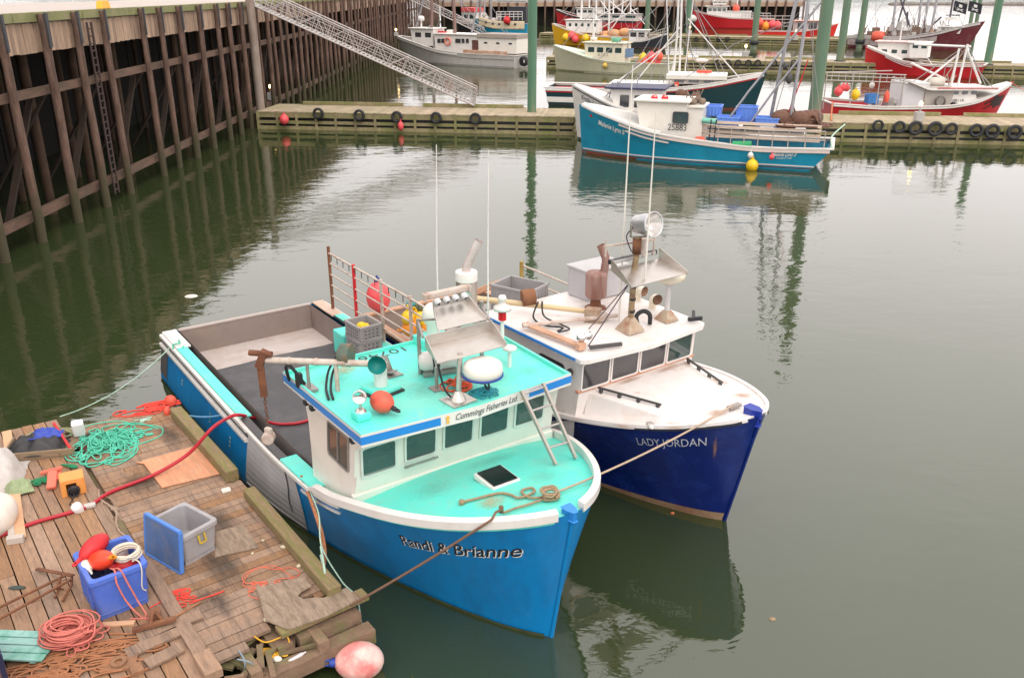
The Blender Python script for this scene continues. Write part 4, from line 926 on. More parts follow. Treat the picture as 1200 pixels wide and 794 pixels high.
_mb = MB(); _mb.bar((10.3 - X_, -.75, 4.80), (10.5 - X_, .38, 4.80), .035, .035); _mb.cyl((10.3 - X_, -.72, 4.6), (10.3 - X_, -.72, 4.95), .018, 6); _mb.cyl((10.5 - X_, .34, 4.5), (10.5 - X_, .34, 4.95), .018, 6); _mb.cyl((10.45 - X_, .1, 4.5), (10.45 - X_, .1, 4.85), .05, 8); _mb.build('mast_yard', RUSTL, mst2)
_mb = MB(); _mb.tube([(10.62 - X_, -.28, 4.2), (10.78 - X_, -1.50, z2)], .012, 5); _mb.tube([(10.62 - X_, -.30, 4.15), (10.1 - X_, -.9, z2)], .010, 5); _mb.tube(spline([(10.7 - X_, -.42, 5.2), (10.55 - X_, -.44, 5.0), (10.6 - X_, -.34, 4.7)], 6), .012, 5); _mb.build('stay', mat('purple black wire', (.06, .03, .05), .6), mst2)
# radar on its post
_mb = MB(); _mb.cyl((10.57 - X_, .75, z2), (10.57 - X_, .75, 3.92), .055, 12); _mb.lathe([(.055, 0), (.12, .06), (.13, .10)], (10.57 - X_, .75, 3.80), 14); rpst = _mb.build('radar_post', mat('grey painted pole', (.55, .52, .52), .5), B2)
_mb = MB(); _mb.loft([[Vector((10.57 - X_ + a * .18, .75 + b * .18, z2 - .02)) for a, b in ((-1, -1), (1, -1), (1, 1), (-1, 1))], [Vector((10.57 - X_ + a * .06, .75 + b * .06, z2 + .18)) for a, b in ((-1, -1), (1, -1), (1, 1), (-1, 1))]]); _mb.build('post_base', mat('rusted beige step', (.4, .3, .2)), rpst)
_mb = MB(); _mb.lathe([(.001, 0), (.20, 0), (.30, .05), (.32, .13), (.31, .22), (.26, .255), (.001, .27)], (10.57 - X_, .75, 3.90), 26); _mb.build('radar_dome', mat('cream radome', (.78, .70, .56), .4, var=.04), rpst)
# rusted exhaust muffler
_mb = MB(); _mb.lathe([(.001, .20), (.10, .20), (.20, .25), (.225, .29), (.225, .72), (.20, .78), (.001, .80)], (9.26 - X_, 0.0, z2), 20); mf = _mb.build('exhaust_muffler', mat('pinkish rusted steel', (.36, .22, .19), .7, .2, var=.25, scale=6, stretch=(3, 3, .6), dirt=(.22, .08, .05), damt=.7, dpos=.5, dscale=3), B2)
_mb = MB(); _mb.lathe([(.24, -.02), (.22, .02), (.12, .04), (.10, .22)], (9.26 - X_, 0, z2), 16); _mb.build('muffler_foot', RUST, mf)
_mb = MB(); _mb.tube([(9.26 - X_, .16, z2 + .5), (9.30 - X_, .2, z2 + .95), (9.30 - X_, .2, z2 + 1.05), (9.22 - X_, .12, z2 + 1.32)], .085, 12, cap=False); _mb.build('tail_pipe', mat('pinkish rusted steel', (.3, .2, .2)), mf)
# box on the roof, cowls, lights
_mb = MB(); _mb.box((8.55 - X_, .66, z2 + .31), (.7, 1.1, .64)); bx = _mb.build('roof_locker', mat('pale grey locker', (.46, .44, .46), .5, var=.05), B2, bev=.03)
_mb = MB(); _mb.box((8.55 - X_, .66, z2 + .65), (.76, 1.16, .05)); _mb.build('locker_lid', GREYP, bx, bev=.015)
for (x, y, a) in ((9.9 - X_, 1.02, -.3), (9.35 - X_, 1.1, .1)):
    _mb = MB(); d = Vector((math.cos(a), math.sin(a), 0)); p = Vector((x, y, z2 - .03))
    _mb.tube([p, p + Vector((0, 0, .14)), p + Vector((0, 0, .20)) + d * .03, p + Vector((0, 0, .24)) + d * .10, p + Vector((0, 0, .245)) + d * .20], [.08, .08, .09, .10, .115], 14, cap=False); c_ = _mb.build('cowl_vent', mat('cream radome', (.7, .6, .5)), B2)
    _mb = MB(); _mb.lathe([(.105, 0), (.075, -.08), (.001, -.10)], p + Vector((0, 0, .245)) + d * .20, 14, rot=(RZ(a) @ RY(R(90))).to_3x3()); _mb.build('cowl_mouth', mat('rusty brown throat', (.25, .14, .09), .7), c_)
_mb = MB(); _mb.tube(spline([(10.5 - X_, .02, z2), (10.46 - X_, .02, z2 + .18), (10.52 - X_, .14, z2 + .27), (10.60 - X_, .24, z2 + .2), (10.6 - X_, .26, z2)], 5), .045, 10); _mb.build('vent_hose', BLACK, B2)
_mb = MB(); _mb.bar((10.92 - X_, -1.58, z2 + .04), (11.13 - X_, -.98, z2 + .04), .07, .06); _mb.build('light_bar', DKGREY, r2); 
_mb = MB(); _mb.bar((11.0 - X_, .92, z2 + .07), (11.1 - X_, 1.2, z2 + .07), .06, .08); _mb.bar((11.05 - X_, 1.02, z2 + .07), (10.85 - X_, 1.22, z2 + .12), .06, .08); _mb.build('light_bar', BLACKP, r2)
_mb = MB(); _mb.cyl((10.70 - X_, -1.56, z2 - .03), (10.70 - X_, -1.56, z2 + .14), .022, 8); sl2 = _mb.build('roof_spotlight', STEELD, B2)
for dx_ in (-.07, .07):
    _mb = MB(); _mb.lathe([(.001, -.09), (.06, -.07), (.085, 0), (.085, .03), (.001, .02)], (10.74 - X_, -1.56 + dx_ * 1.2, z2 + .2), 14, rot=(RZ(-.5 + dx_ * 4) @ RY(R(75))).to_3x3()); _mb.build('lamp_housing', mat('chrome', (.7, .7, .7)), sl2)
# poles lying across the roof
_mb = MB(); _mb.tube([(7.6 - X_, -2.45, 3.42), (9.76 - X_, -.55, 3.30)], .065, 10, r2=.05); bm2 = _mb.build('boom_pole', mat('cream fibreglass pole', (.62, .46, .27), .5, var=.12), B2)
_mb = MB(); _mb.cyl((8.75 - X_, -1.52, 3.50), (8.85 - X_, -1.28, 3.52), .17, 14); _mb.build('boom_motor', RUST, bm2)
_mb = MB(); _mb.box((9.78 - X_, -.52, 3.25), (.30, .22, .24), rz=.6); _mb.lathe([(.3, 0), (.12, .10)], (9.78 - X_, -.52, z2 - .03), 4); _mb.build('boom_seat', mat('rusted beige step', (.4, .3, .2)), bm2)
_mb = MB(); _mb.tube([(9.42 - X_, -2.0, 3.22), (10.06 - X_, -.12, 3.22)], .045, 8); _mb.box((9.95 - X_, -.42, 3.22), (.14, .22, .13)); _mb.build('roof_pole', RUSTL, B2)
_mb = MB(); _mb.tube([(9.3 - X_, -1.9, 3.2), (10.8 - X_, -1.72, 3.18)], .04, 8); _mb.tube([(9.3 - X_, -1.8, 3.2), (10.8 - X_, -1.68, 3.18)], .035, 8); _mb.box((10.8 - X_, -1.7, 3.18), (.12, .16, .12)); _mb.build('roof_pole', mat('salmon painted pipe', (.62, .36, .24), .6, var=.15, dirt=(.4, .2, .1), damt=.5), B2)
_mb = MB(); _mb.tube(spline([(9.0 - X_, -1.3, 3.45), (9.1 - X_, -1.5, 3.2), (9.5 - X_, -1.55, 3.16), (9.9 - X_, -1.4, 3.2), (10.0 - X_, -1.6, 3.2)], 6), .02, 6); _mb.tube(spline([(9.02 - X_, -1.22, 3.45), (9.2 - X_, -1.3, 3.2), (9.7 - X_, -1.25, 3.16), (10.05 - X_, -1.35, 3.2), (10.05 - X_, -1.62, 3.2)], 6), .018, 6); _mb.build('hydraulic_hose', BLACK, B2)
for (x, y, z, ln, lx) in ((10.14 - X_, -.15, z2, 4.9, .05), (11.0 - X_, -.35, 4.3, 3.0, .04)):
    a = MB(); a.tube([(x, y, z), (x + lx * .5, y, z + ln * .5), (x + lx, y, z + ln)], [.022, .016, .009], 6); a.build('whip_aerial', CREAM_P, B2)
# rear rail with posts on the port side, boards
_mb = MB()
for z in (1.7, 2.05, 2.4): _mb.tube([(1.85, 2.0, z), (4.1, 1.95, z), (5.6, 1.9, z)], .025, 6)
gr2 = _mb.build('gear_rail', RUSTL, B2)
for x in (1.85, 3.95, 5.6):
    _mb = MB(); _mb.cyl((x, 1.96, 1.25), (x, 1.96, 2.52), .055, 8); _mb.build('rail_post', mat('olive ochre pipe', (.34, .23, .06), .7, var=.2), gr2)
_mb = MB(); tangle(_mb, (4.3, 1.9, 1.9), .12, .12, .5, .012, 8, 9); _mb.build('rail_lashing', ROPE_GR, gr2)
_mb = MB(); _mb.tube(spline([(4.9, 1.9, 1.7), (4.95, 1.85, 2.3), (5.3, 1.8, 2.55), (5.7, 1.8, 2.3), (5.72, 1.8, 1.9)], 6), .035, 8); _mb.build('deck_hose', mat('maroon hose', (.28, .02, .05), .5), gr2)
_mb = MB(); _mb.bar((.5, -.1, 1.15), (1.5, 1.5, 1.95), .05, .14); _mb.bar((.5, .1, 1.15), (1.5, 1.7, 1.95), .05, .14); _mb.box((1.0, .75, .9), (.5, .3, .8)); tag(_mb.build('stern_board', mat('worn orange wood', (.5, .3, .2)), B2))
_mb = MB()
for x in (4.7, 5.7):
    for y in (-1.2, -.1): _mb.cyl((x, y, .55), (x, y, 2.58), .03, 6)
_mb.box((5.2, -.65, 2.72), (1.2, 1.3, .05)); _mb.build('gear_rack', STEELD, B2)
tag(stack_crate('fish_crate', 'pale grey plastic fish box standing on the rack behind the navy boat cabin', M2 @ TR(5.25, -.62, 2.75) @ RZ(.35), CRATE, (1.0, .78, .55), holes=False), None)
hull_text(H2, 'LADY JORDAN', .885, .967, .47, .27, INKF, h2, bold=.0, off=.008, sx=1.0)
_mb = MB(); c = Vector((13.05 - X_, .02, dz2(13.05 - X_, 0) + .05)); _mb.box(c, (.10, .30, .05)); _mb.box(c - Vector((0, 0, .03)), (.08, .08, .1)); _mb.build('cleat', STEELD, B2)
_mb = MB(); _mb.lathe([(.07, 0), (.06, .07), (.0, .07)], (12.35 - X_, -1.35, dz2(12.35 - X_, -1.35) - .02), 12, sx=1.4); _mb.build('deck_plate', STEEL, B2)

for (x, y, sx, sy) in ((11.12 - X_, .35, .16, .75), (11.10 - X_, -.7, .12, .6), (11.2 - X_, .75, .2, .2)):
    stain('rust_stain', tr, RSTAIN, lambda a, b: Vector((x + sx * a, y + sy * b, 2.337)))
for (x, y, sx, sy) in ((10.95 - X_, -1.9, .35, .12), (12.6 - X_, .8, .3, .3), (12.7 - X_, -1.15, .35, .25), (11.6 - X_, 1.25, .5, .2), (12.95 - X_, -.3, .3, .35), (11.9 - X_, -1.65, .4, .12)):
    stain('rust_stain', B2, RSTAIN, lambda a, b: Vector((x + sx * a, y + sy * b, dz2(x + sx * a, y + sy * b) + .012)))
for (x, y, sx, sy) in ((10.59 - X_, -.27, .4, .4), (10.57 - X_, .75, .38, .35), (9.26 - X_, 0, .45, .45), (9.8 - X_, -.55, .4, .35), (10.5 - X_, -1.6, .5, .25)):
    stain('rust_stain', r2, RSTAIN, lambda a, b: Vector((x + sx * a, y + sy * b, R2 + .14)))
for u0 in (.72, .975):
    stain('rust_streak', h2, RSTAIN, lambda a, b: H2.pt(min(.998, u0 + .003 * a), H2.sh(u0) - .55 + .42 * b, -1, .014))
# ================================================================== WATER
wm = bpy.data.materials.new('harbour water'); wm.use_nodes = True; t = wm.node_tree; t.nodes.clear(); N = t.nodes; Lk = t.links
wo = N.new('ShaderNodeOutputMaterial'); ms_ = N.new('ShaderNodeMixShader'); gl = N.new('ShaderNodeBsdfGlossy'); df = N.new('ShaderNodeBsdfDiffuse'); fr_ = N.new('ShaderNodeFresnel')
fr_.inputs['IOR'].default_value = 1.95; gl.inputs['Roughness'].default_value = .035; gl.inputs['Color'].default_value = (.95, .925, .92, 1)
geo = N.new('ShaderNodeNewGeometry'); mp = N.new('ShaderNodeMapping'); mp.inputs['Scale'].default_value = (.7, 1.15, 1); mp.inputs['Rotation'].default_value = (0, 0, R(-22))
Lk.new(geo.outputs['Position'], mp.inputs[0])
hs_ = None
for sc_, dist, det in ((.32, .030, 2), (1.5, .0105, 3), (5.0, .0022, 2)):
    n_ = N.new('ShaderNodeTexNoise'); n_.inputs['Scale'].default_value = sc_; n_.inputs['Detail'].default_value = det; n_.inputs['Distortion'].default_value = .6
    Lk.new(mp.outputs[0], n_.inputs['Vector'])
    m_ = N.new('ShaderNodeMath'); m_.operation = 'MULTIPLY'; m_.inputs[1].default_value = dist; Lk.new(n_.outputs['Fac'], m_.inputs[0])
    if hs_ is None: hs_ = m_.outputs[0]
    else:
        a_ = N.new('ShaderNodeMath'); a_.operation = 'ADD'; Lk.new(hs_, a_.inputs[0]); Lk.new(m_.outputs[0], a_.inputs[1]); hs_ = a_.outputs[0]
# patches of calm and ruffled water
pn = N.new('ShaderNodeTexNoise'); pn.inputs['Scale'].default_value = .035; pn.inputs['Detail'].default_value = 3; Lk.new(geo.outputs['Position'], pn.inputs['Vector'])
pr = N.new('ShaderNodeMapRange'); pr.inputs[1].default_value = .38; pr.inputs[2].default_value = .64; pr.inputs[3].default_value = .45; pr.inputs[4].default_value = 1.9; Lk.new(pn.outputs['Fac'], pr.inputs[0])
bp = N.new('ShaderNodeBump'); bp.inputs['Distance'].default_value = 1.0; Lk.new(hs_, bp.inputs['Height']); Lk.new(pr.outputs[0], bp.inputs['Strength'])
Lk.new(bp.outputs[0], gl.inputs['Normal']); pass
dn = N.new('ShaderNodeTexNoise'); dn.inputs['Scale'].default_value = .06; Lk.new(geo.outputs['Position'], dn.inputs['Vector'])
dm = N.new('ShaderNodeMix'); dm.data_type = 'RGBA'; dm.inputs[6].default_value = (.032, .046, .015, 1); dm.inputs[7].default_value = (.034, .047, .019, 1); Lk.new(dn.outputs['Fac'], dm.inputs[0]); Lk.new(dm.outputs[2], df.inputs['Color'])
Lk.new(fr_.outputs[0], ms_.inputs[0]); Lk.new(df.outputs[0], ms_.inputs[1]); Lk.new(gl.outputs[0], ms_.inputs[2]); Lk.new(ms_.outputs[0], wo.inputs[0])
_mb = MB(); _mb.add([(-3000, -600, 0), (3000, -600, 0), (3000, 5000, 0), (-3000, 5000, 0)], [(0, 1, 2, 3)]); struct(_mb.build('harbour_water', wm))
_mb = MB(); _mb.grid(lambda a, b: Vector((-2800 + 5600 * a, 3200 + 500 * b, -2 + (70 + 50 * mnoise.noise(Vector((a * 9, 3, 0)))) * math.sin(PI * b))), 60, 6); struct(_mb.build('far_hills', mat('far wooded hills', (.09, .11, .10), .9, var=.2, scale=.01)))
bk0, bk1 = at(1050, 5.5, 0), at(1420, 6.5, 0)
_mb = MB()
for k in range(40):
    p = bk0.lerp(bk1, k / 39); _mb.ell((p.x, p.y, .1), (5, 2.2, 1.3 + .5 * rnd.random()), 8, 6)
tag(_mb.build('breakwater', mat('wet breakwater stone', (.22, .19, .17), .9, var=.3, scale=.5)), 'low stone breakwater far out across the open water', 'breakwater')

# ================================================================== WHARF on the left
WX = -18.8; DZ = 8.05
wf = thing('wharf', 'tall timber wharf on dark piles along the left side of the harbour', 'wharf', (WX, 30, 0))
def wl(v): return Vector(v) - Vector((WX, 30, 0))
Y0, Y1 = 6., 246.
_mb = MB(); _mb.box(wl((WX - 11.9, (Y0 + Y1) / 2, DZ - .2)), (23.6, Y1 - Y0, .4)); _mb.build('deck', CONC, wf)
_mb = MB()
y = Y0
while y < Y1:
    l = 5.8; _mb.box(wl((WX - .02, y + l / 2, DZ + .19)), (.36, l - .06, .34)); y += l
_mb.build('curb', CURBG, wf)
_mb = MB(); y = Y0
g = random.Random(3)
while y < Y1:
    wd = .24 + .10 * g.random(); _mb.box(wl((WX - .06 + .03 * g.random(), y + wd / 2, (DZ + 6.95) / 2 - .01 - .04 * g.random())), (.12, wd - .012, DZ - 6.95)); y += wd
_mb.build('fascia', FASCIA, wf)
for z, hh in ((5.45, .32), (.92, .34)):
    _mb = MB(); y = Y0
    while y < Y1: _mb.box(wl((WX - .12, y + 5.9, z + .03 * g.random())), (.26, 11.8, hh)); y += 11.8
    _mb.build('waler', mat('damp waler timber', (.15, .085, .06), .85, var=.3, scale=2, stretch=(2, .4, 2), bump=.6, bscale=8, dirt=(.06, .05, .03), damt=.6), wf)
near = [14, 17, 20, 23, 25.6, 28.3, 31.0, 33.8, 36.9, 39.8, 42.5, 46.9, 49.3, 52.3, 55.5, 58.9, 61.4, 64.0]
pm = None
def pile_mesh(h, r, seed, lean=.0, cap=True):
    g = random.Random(seed); mb = MB(); n = 9
    pts = [Vector((lean * (1 - i / n) + .035 * (g.random() - .5), .05 * (g.random() - .5), -1.2 + (h + 1.2) * i / n)) for i in range(n + 1)]
    mb.tube(pts, [r * (1.08 - .2 * i / n + .07 * (g.random() - .5)) for i in range(n + 1)], 10); return mb
protos = []
for k in range(5):
    o = pile_mesh(8.35, .175, k).build('pile', PILE, wf); c_ = MB(); c_.box((.17, 0, 7.75), (.07, .24, 1.3)); c_.build('rubbing_strip', mat('dark rubbing strip', (.035, .034, .04), .6, var=.2), o); protos.append(o)
used = [False] * 5
def put_pile(x, y, k):
    o = protos[k] if not used[k] else dup(protos[k], wf)
    used[k] = True; o.location = wl((x, y, 0)); s_ = .88 + .26 * rnd.random(); o.scale = (s_, s_, 1); o.rotation_euler = ((rnd.random() - .5) * .012, (rnd.random() - .5) * .012, rnd.random() * .3); return o
for i, y in enumerate(near): put_pile(WX + .28, y, i % 5)
y = 68.0; i = 0
fp = []
for k in range(3):
    o = pile_mesh(8.2, .16, 20 + k).build('pile', PILE, wf); fp.append([o, False])
while y < 240:
    o = fp[i % 3][0] if not fp[i % 3][1] else dup(fp[i % 3][0], wf); fp[i % 3][1] = True
    o.location = wl((WX + .26 + .06 * (i % 2), y, 0)); s_ = .8 + .3 * rnd.random(); o.scale = (s_, s_, 1); o.rotation_euler = ((rnd.random() - .5) * .03, (rnd.random() - .5) * .02, rnd.random() * 6); y += 2.05 + .4 * rnd.random(); i += 1
_mb = MB()
for r_, xx in enumerate((-1.6, -4.2, -7.5)):
    y = 12. + r_
    while y < 150: _mb.tube([(xx + .1 * math.sin(y), y - 30, -1), (xx, y - 30, 7.7)], .2 - .02 * r_, 8); y += 4.4 + 1.2 * (r_ > 0)
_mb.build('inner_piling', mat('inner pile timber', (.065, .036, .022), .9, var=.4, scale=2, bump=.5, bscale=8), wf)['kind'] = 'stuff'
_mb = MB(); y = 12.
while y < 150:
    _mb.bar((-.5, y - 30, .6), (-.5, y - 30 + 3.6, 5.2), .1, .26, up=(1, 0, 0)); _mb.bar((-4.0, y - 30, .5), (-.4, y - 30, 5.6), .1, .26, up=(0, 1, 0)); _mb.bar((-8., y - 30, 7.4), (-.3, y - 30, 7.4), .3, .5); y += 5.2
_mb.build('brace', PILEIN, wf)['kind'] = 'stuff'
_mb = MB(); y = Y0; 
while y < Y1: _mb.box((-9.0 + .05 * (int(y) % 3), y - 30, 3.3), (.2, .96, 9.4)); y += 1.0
_mb.build('shade_backing', mat('black shade backing', (.010, .007, .005), .95, var=.4, scale=1), wf)  # added black backing, its colour stands in for the shade under the deck
# ladder on the wharf
_mb = MB()
for dy in (0, .42): _mb.cyl((WX + .18, 41.0 + dy, .3), (WX + .18, 41.0 + dy, 7.9), .05, 6)
ld = _mb.build('wharf_ladder', mat('dark ladder iron', (.06, .035, .03), .8, var=.3), None); tag(ld, 'dark vertical ladder fixed to the wharf face between two piles', 'ladder')
_mb = MB(); z = .5
while z < 7.8: _mb.cyl((WX + .18, 41.0, z), (WX + .18, 41.42, z), .032, 5); z += .31
_mb.build('rung', mat('dark ladder iron', (.06, .035, .03)), ld)['kind'] = 'stuff'
for (px, lb) in ((28, 'yellow orange painted block on the wharf curb at the top left corner'), (178, 'yellow orange painted block on the wharf curb nearer the gangway')):
    q = at(px, 6, DZ + .36); yy = -WX * 0 + (WX - .25) / ((px - 600) / FPX) ; p = at_y(px, 3, 31.2 if px == 28 else 43.4)
    _mb = MB(); _mb.loft([[Vector((a * .16, b * .45, 0)) for a, b in ((-1, -1), (1, -1), (1, 1), (-1, 1))], [Vector((a * .12, b * .38, .34)) for a, b in ((-1, -1), (1, -1), (1, 1), (-1, 1))]])
    tag(_mb.build('curb_block', mat('yellow orange paint', (.85, .42, .03), .5), None, M=TR(WX - .02, p.y, DZ + .365), bev=.02), lb, 'curb block')
# thick pile carrying the gangway head
_mb = MB(); _mb.tube([(0, 0, -1), (0, 0, 3), (0, 0, 9.2)], .30, 14); tag(_mb.build('steel_pile', mat('pale brown steel pile', (.30, .24, .20), .6, .1, var=.2, scale=1.5, stretch=(1, 1, .3), dirt=(.18, .10, .07), damt=.7), None, M=TR(WX + .75, 65.0, 0)), 'thick pale brown pile at the wharf corner beside the gangway head', 'pile')
# wharf across the head of the harbour
bw = thing('wharf', 'dark far wharf running across the head of the harbour behind the boats', 'wharf', (-19, 245, 0))
_mb = MB(); _mb.box((47.5, 6, 6.1), (95, 12, .6)); _mb.build('deck', CONC, bw)
_mb = MB(); _mb.box((47.5, .1, 5.3), (94.8, .3, 1.0)); _mb.build('fascia', FASCIA, bw)
_mb = MB(); _mb.box((47.5, 3, 2.4), (94.6, .3, 5.6)); _mb.build('shade_backing', mat('black shade backing', (.02, .015, .01)), bw)  # black backing again, painted shade behind the far piles
for k in range(40):
    if k == 0: o0 = pile_mesh(6.3, .26, 40).build('pile', PILE, bw); o = o0
    else: o = dup(o0, bw)
    o.location = (1.2 + 2.4 * k, -.25, 0)

# ================================================================== FLOATING DOCKS
def lamp_post(p, lb, s=1.0, h=.75):
    t = thing('dock_lamp', lb, 'lamp', p, group='lit lamps on the floating docks')
    _mb = MB(); _mb.box((0, 0, h * .3), (.34 * s, .34 * s, h * .6)); _mb.cyl((0, 0, h * .6), (0, 0, h), .05 * s, 8); _mb.build('post', mat('grey lamp pedestal', (.4, .38, .36), .6), t, bev=.02)
    _mb = MB(); _mb.ell((0, 0, h + .07 * s), (.08 * s, .08 * s, .11 * s), 10, 8); _mb.build('bulb', LAMPG, t)
def dock(name, lb, a, b, depth, ztop, step=1.42, cutz=.0):
    a = Vector((a.x, a.y, 0)); b = Vector((b.x, b.y, 0)); L_ = (b - a).length; h = math.atan2(b.y - a.y, b.x - a.x)
    t = thing(name, lb, 'dock', (a.x, a.y, 0), h)
    mb = MB(); x = 0.; g = random.Random(int(L_ * 10))
    while x < L_: wd = .20; mb.box((x + wd / 2, depth / 2, ztop - .04 + .008 * g.random()), (wd - .015, depth, .08)); x += wd
    mb.build('deck', mat('pale weathered dock deck', (.40, .31, .21), .85, var=.25, scale=2, island=.15, dirt=(.25, .24, .10), damt=.6, dpos=.53, dscale=.4), t)
    mb = MB()
    for yy in (.09, depth - .09):
        mb.box((L_ / 2, yy, ztop - .25), (L_, .18, .30)); mb.box((L_ / 2, yy, ztop - .72), (L_, .18, .20)); mb.box((L_ / 2, yy, ztop - 1.12), (L_, .18, .26))
        x = .1
        while x < L_: mb.box((x, yy + (-.11 if yy < 1 else .11), ztop - .66), (.17, .06, 1.36)); x += step
    for xx in (.09, L_ - .09):
        mb.box((xx, depth / 2, ztop - .25), (.16, depth, .28)); mb.box((xx, depth / 2, ztop - .9), (.16, depth, .5))
    mb.build('side_frame', MOSSWOOD, t)
    mb = MB(); mb.box((L_ / 2, depth / 2, ztop - .75), (L_ - .6, depth - .6, 1.2)); mb.build('float_tank', BLACKP, t)
    mb = MB()
    x = 2.
    while x < L_ - 6: l = 5 + 4 * g.random(); mb.box((x + l / 2, depth - .2, ztop + .13), (l, .22, .22)); mb.box((x + l / 2 - 1, depth - .2, ztop + .03), (.3, .2, .06)); x += l + 1.5
    mb.build('bull_rail', MOSSWOOD, t)
    return t, Matrix.Translation((a.x, a.y, 0)) @ RZ(h), L_
DT = 1.22
dA, mA, lA = dock('floating_dock', 'mossy floating dock with five tyres at the foot of the gangway', at(302, 151, 0), at(674, 158.5, 0), 4.3, DT)
dB, mB_, lB = dock('floating_dock', 'mossy floating dock with eight tyres in front of the right hand red boat', at(958, 165.5, 0), at(1330, 173, 0), 4.3, DT)
dC, mC, lC = dock('floating_dock', 'mossy middle floating dock just behind the cream boat', at(640, 79, 0), at(1330, 94, 0), 4.0, 1.25, 1.9)
dD, mD, lD = dock('floating_dock', 'farthest floating dock, below the long red boat at the far wharf', at(632, 47, 0), at(1030, 56.5, 0), 4.0, 1.3, 2.4)
# tyres hung along the docks
def tyre_mesh(r=.40):
    mb = MB(); mb.lathe([(r * .58, -.10), (r * .80, -.12), (r * .96, -.09), (r, -.03), (r, .03), (r * .96, .09), (r * .80, .12), (r * .58, .10), (r * .55, 0), (r * .58, -.10)], (0, 0, 0), 22)
    return mb
def tide(m, z0, z1, c):
    t = m.node_tree; b = t.nodes['Principled BSDF']; l = b.inputs['Base Color'].links[0]; src = l.from_socket
    g_ = t.nodes.new('ShaderNodeTexCoord'); s_ = t.nodes.new('ShaderNodeSeparateXYZ'); t.links.new(g_.outputs['Object'], s_.inputs[0])
    n_ = t.nodes.new('ShaderNodeTexNoise'); n_.inputs['Scale'].default_value = 1.6; n_.inputs['Detail'].default_value = 6; t.links.new(g_.outputs['Object'], n_.inputs['Vector'])
    a_ = t.nodes.new('ShaderNodeMath'); a_.operation = 'MULTIPLY_ADD'; a_.inputs[1].default_value = 3.0; t.links.new(n_.outputs['Fac'], a_.inputs[0]); t.links.new(s_.outputs['Z'], a_.inputs[2])
    r_ = t.nodes.new('ShaderNodeMapRange'); r_.inputs[1].default_value = z0 + 1.5; r_.inputs[2].default_value = z1 + 1.5; r_.inputs[3].default_value = .8; r_.inputs[4].default_value = 0; t.links.new(a_.outputs[0], r_.inputs[0])
    x_ = t.nodes.new('ShaderNodeMix'); x_.data_type = 'RGBA'; t.links.new(r_.outputs[0], x_.inputs[0]); t.links.new(src, x_.inputs[6]); x_.inputs[7].default_value = (*c, 1); t.links.new(x_.outputs[2], b.inputs['Base Color'])
tide(PILE, 1.2, 2.6, (.05, .048, .02))
typ = None
def hang(M, L_, px, py, lb, grp, r=1.):
    global typ
    inv = M.inverted(); best = None
    # point on the face of the dock seen at that pixel
    lo = inv @ at(px, py, .0); hi = inv @ at(px, py, 1.2)
    t_ = (-.28 - lo.y) / (hi.y - lo.y) if abs(hi.y - lo.y) > 1e-6 else .5
    p = lo.lerp(hi, max(0, min(1.1, t_))); p.y = -.28
    Mx = M @ TR(*p) @ RX(R(90)) @ Matrix.Diagonal((r, r, 1, 1))
    if typ is None: typ = tyre_mesh().build('tyre', BLACK, None, M=Mx); o = typ
    else: o = typ.copy(); col.objects.link(o); o.matrix_world = Mx
    tag(o, lb, 'tyre', grp)
gl_ = 'tyres hung as fenders along the docks'
for k, (px, py) in enumerate(((373, 133), (421, 135), (465, 137), (511, 138), (557, 139))):
    hang(mA, lA, px, py, ('leftmost tyre on the gangway dock beside the pink buoy', 'second tyre from the left on the gangway dock', 'middle tyre on the gangway dock, left of the small pink float', 'tyre on the gangway dock right of the small pink float', 'tyre on the gangway dock under the foot of the gangway')[k], gl_)
for k, (px, py) in enumerate(((1029, 147), (1054, 149), (1073, 150), (1096, 151), (1115, 151), (1144, 153), (1163, 154), (1189, 155))):
    hang(mB_, lB, px, py, ('leftmost tyre on the dock before the red boat', 'second tyre from the left on the dock before the red boat', 'tyre directly under the lit lamp on the right hand dock', 'tyre just right of the lamp on the right hand dock', 'fifth tyre from the left on the right hand dock', 'third tyre from the right on the right hand dock', 'second tyre from the right on the right hand dock', 'tyre nearest the right edge of the photo')[k], gl_, [.9, 1, 1.15, 1.2, 1, 1.1, 1.2, 1.2][k])
for k, px in enumerate((841, 853, 865, 877, 888, 907, 930, 957)): hang(mC, lC, px, 74, 'tyre in the row on the middle dock, right of the masts', 'tyres on the middle dock')
for k, px in enumerate((816, 828, 842, 852)): hang(mD, lD, px, 46, 'tyre in the row on the farthest dock under the red boat', 'tyres on the farthest dock')
def dockpt(px, py, z): return at(px, py, z)
buoy('buoy', 'pink red buoy hanging on the gangway dock left of the tyres', TR(*(mA @ Vector(((mA.inverted() @ at(354, 133, .7)).x, -.45, .75)))), BUOY_P, (.33, .33, .36))
buoy('float', 'small pink float hanging at the waterline of the gangway dock', TR(*(mA @ Vector(((mA.inverted() @ at(482, 143, .3)).x, -.40, .45)))), BUOY_P, (.2, .2, .32))
lamp_post(at(318, 117, DT), 'lit lamp at the wharf end of the gangway dock', 1.4, .9)
lamp_post(at(1076, 142, DT), 'lit lamp on the right hand dock in front of the red boat', 1.5, 1.0)
lamp_post(at(873, 67.5, 1.25), 'lit lamp on the middle dock among the mast stays', 1.9, 1.2)
lamp_post(at(808, 41, 1.3), 'lit lamp on the farthest dock below the bow of the red boat', 2.0, 1.2)
lamp_post(at(932, 47, 1.3), 'lit lamp at the right end of the farthest dock', 2.0, 1.2)
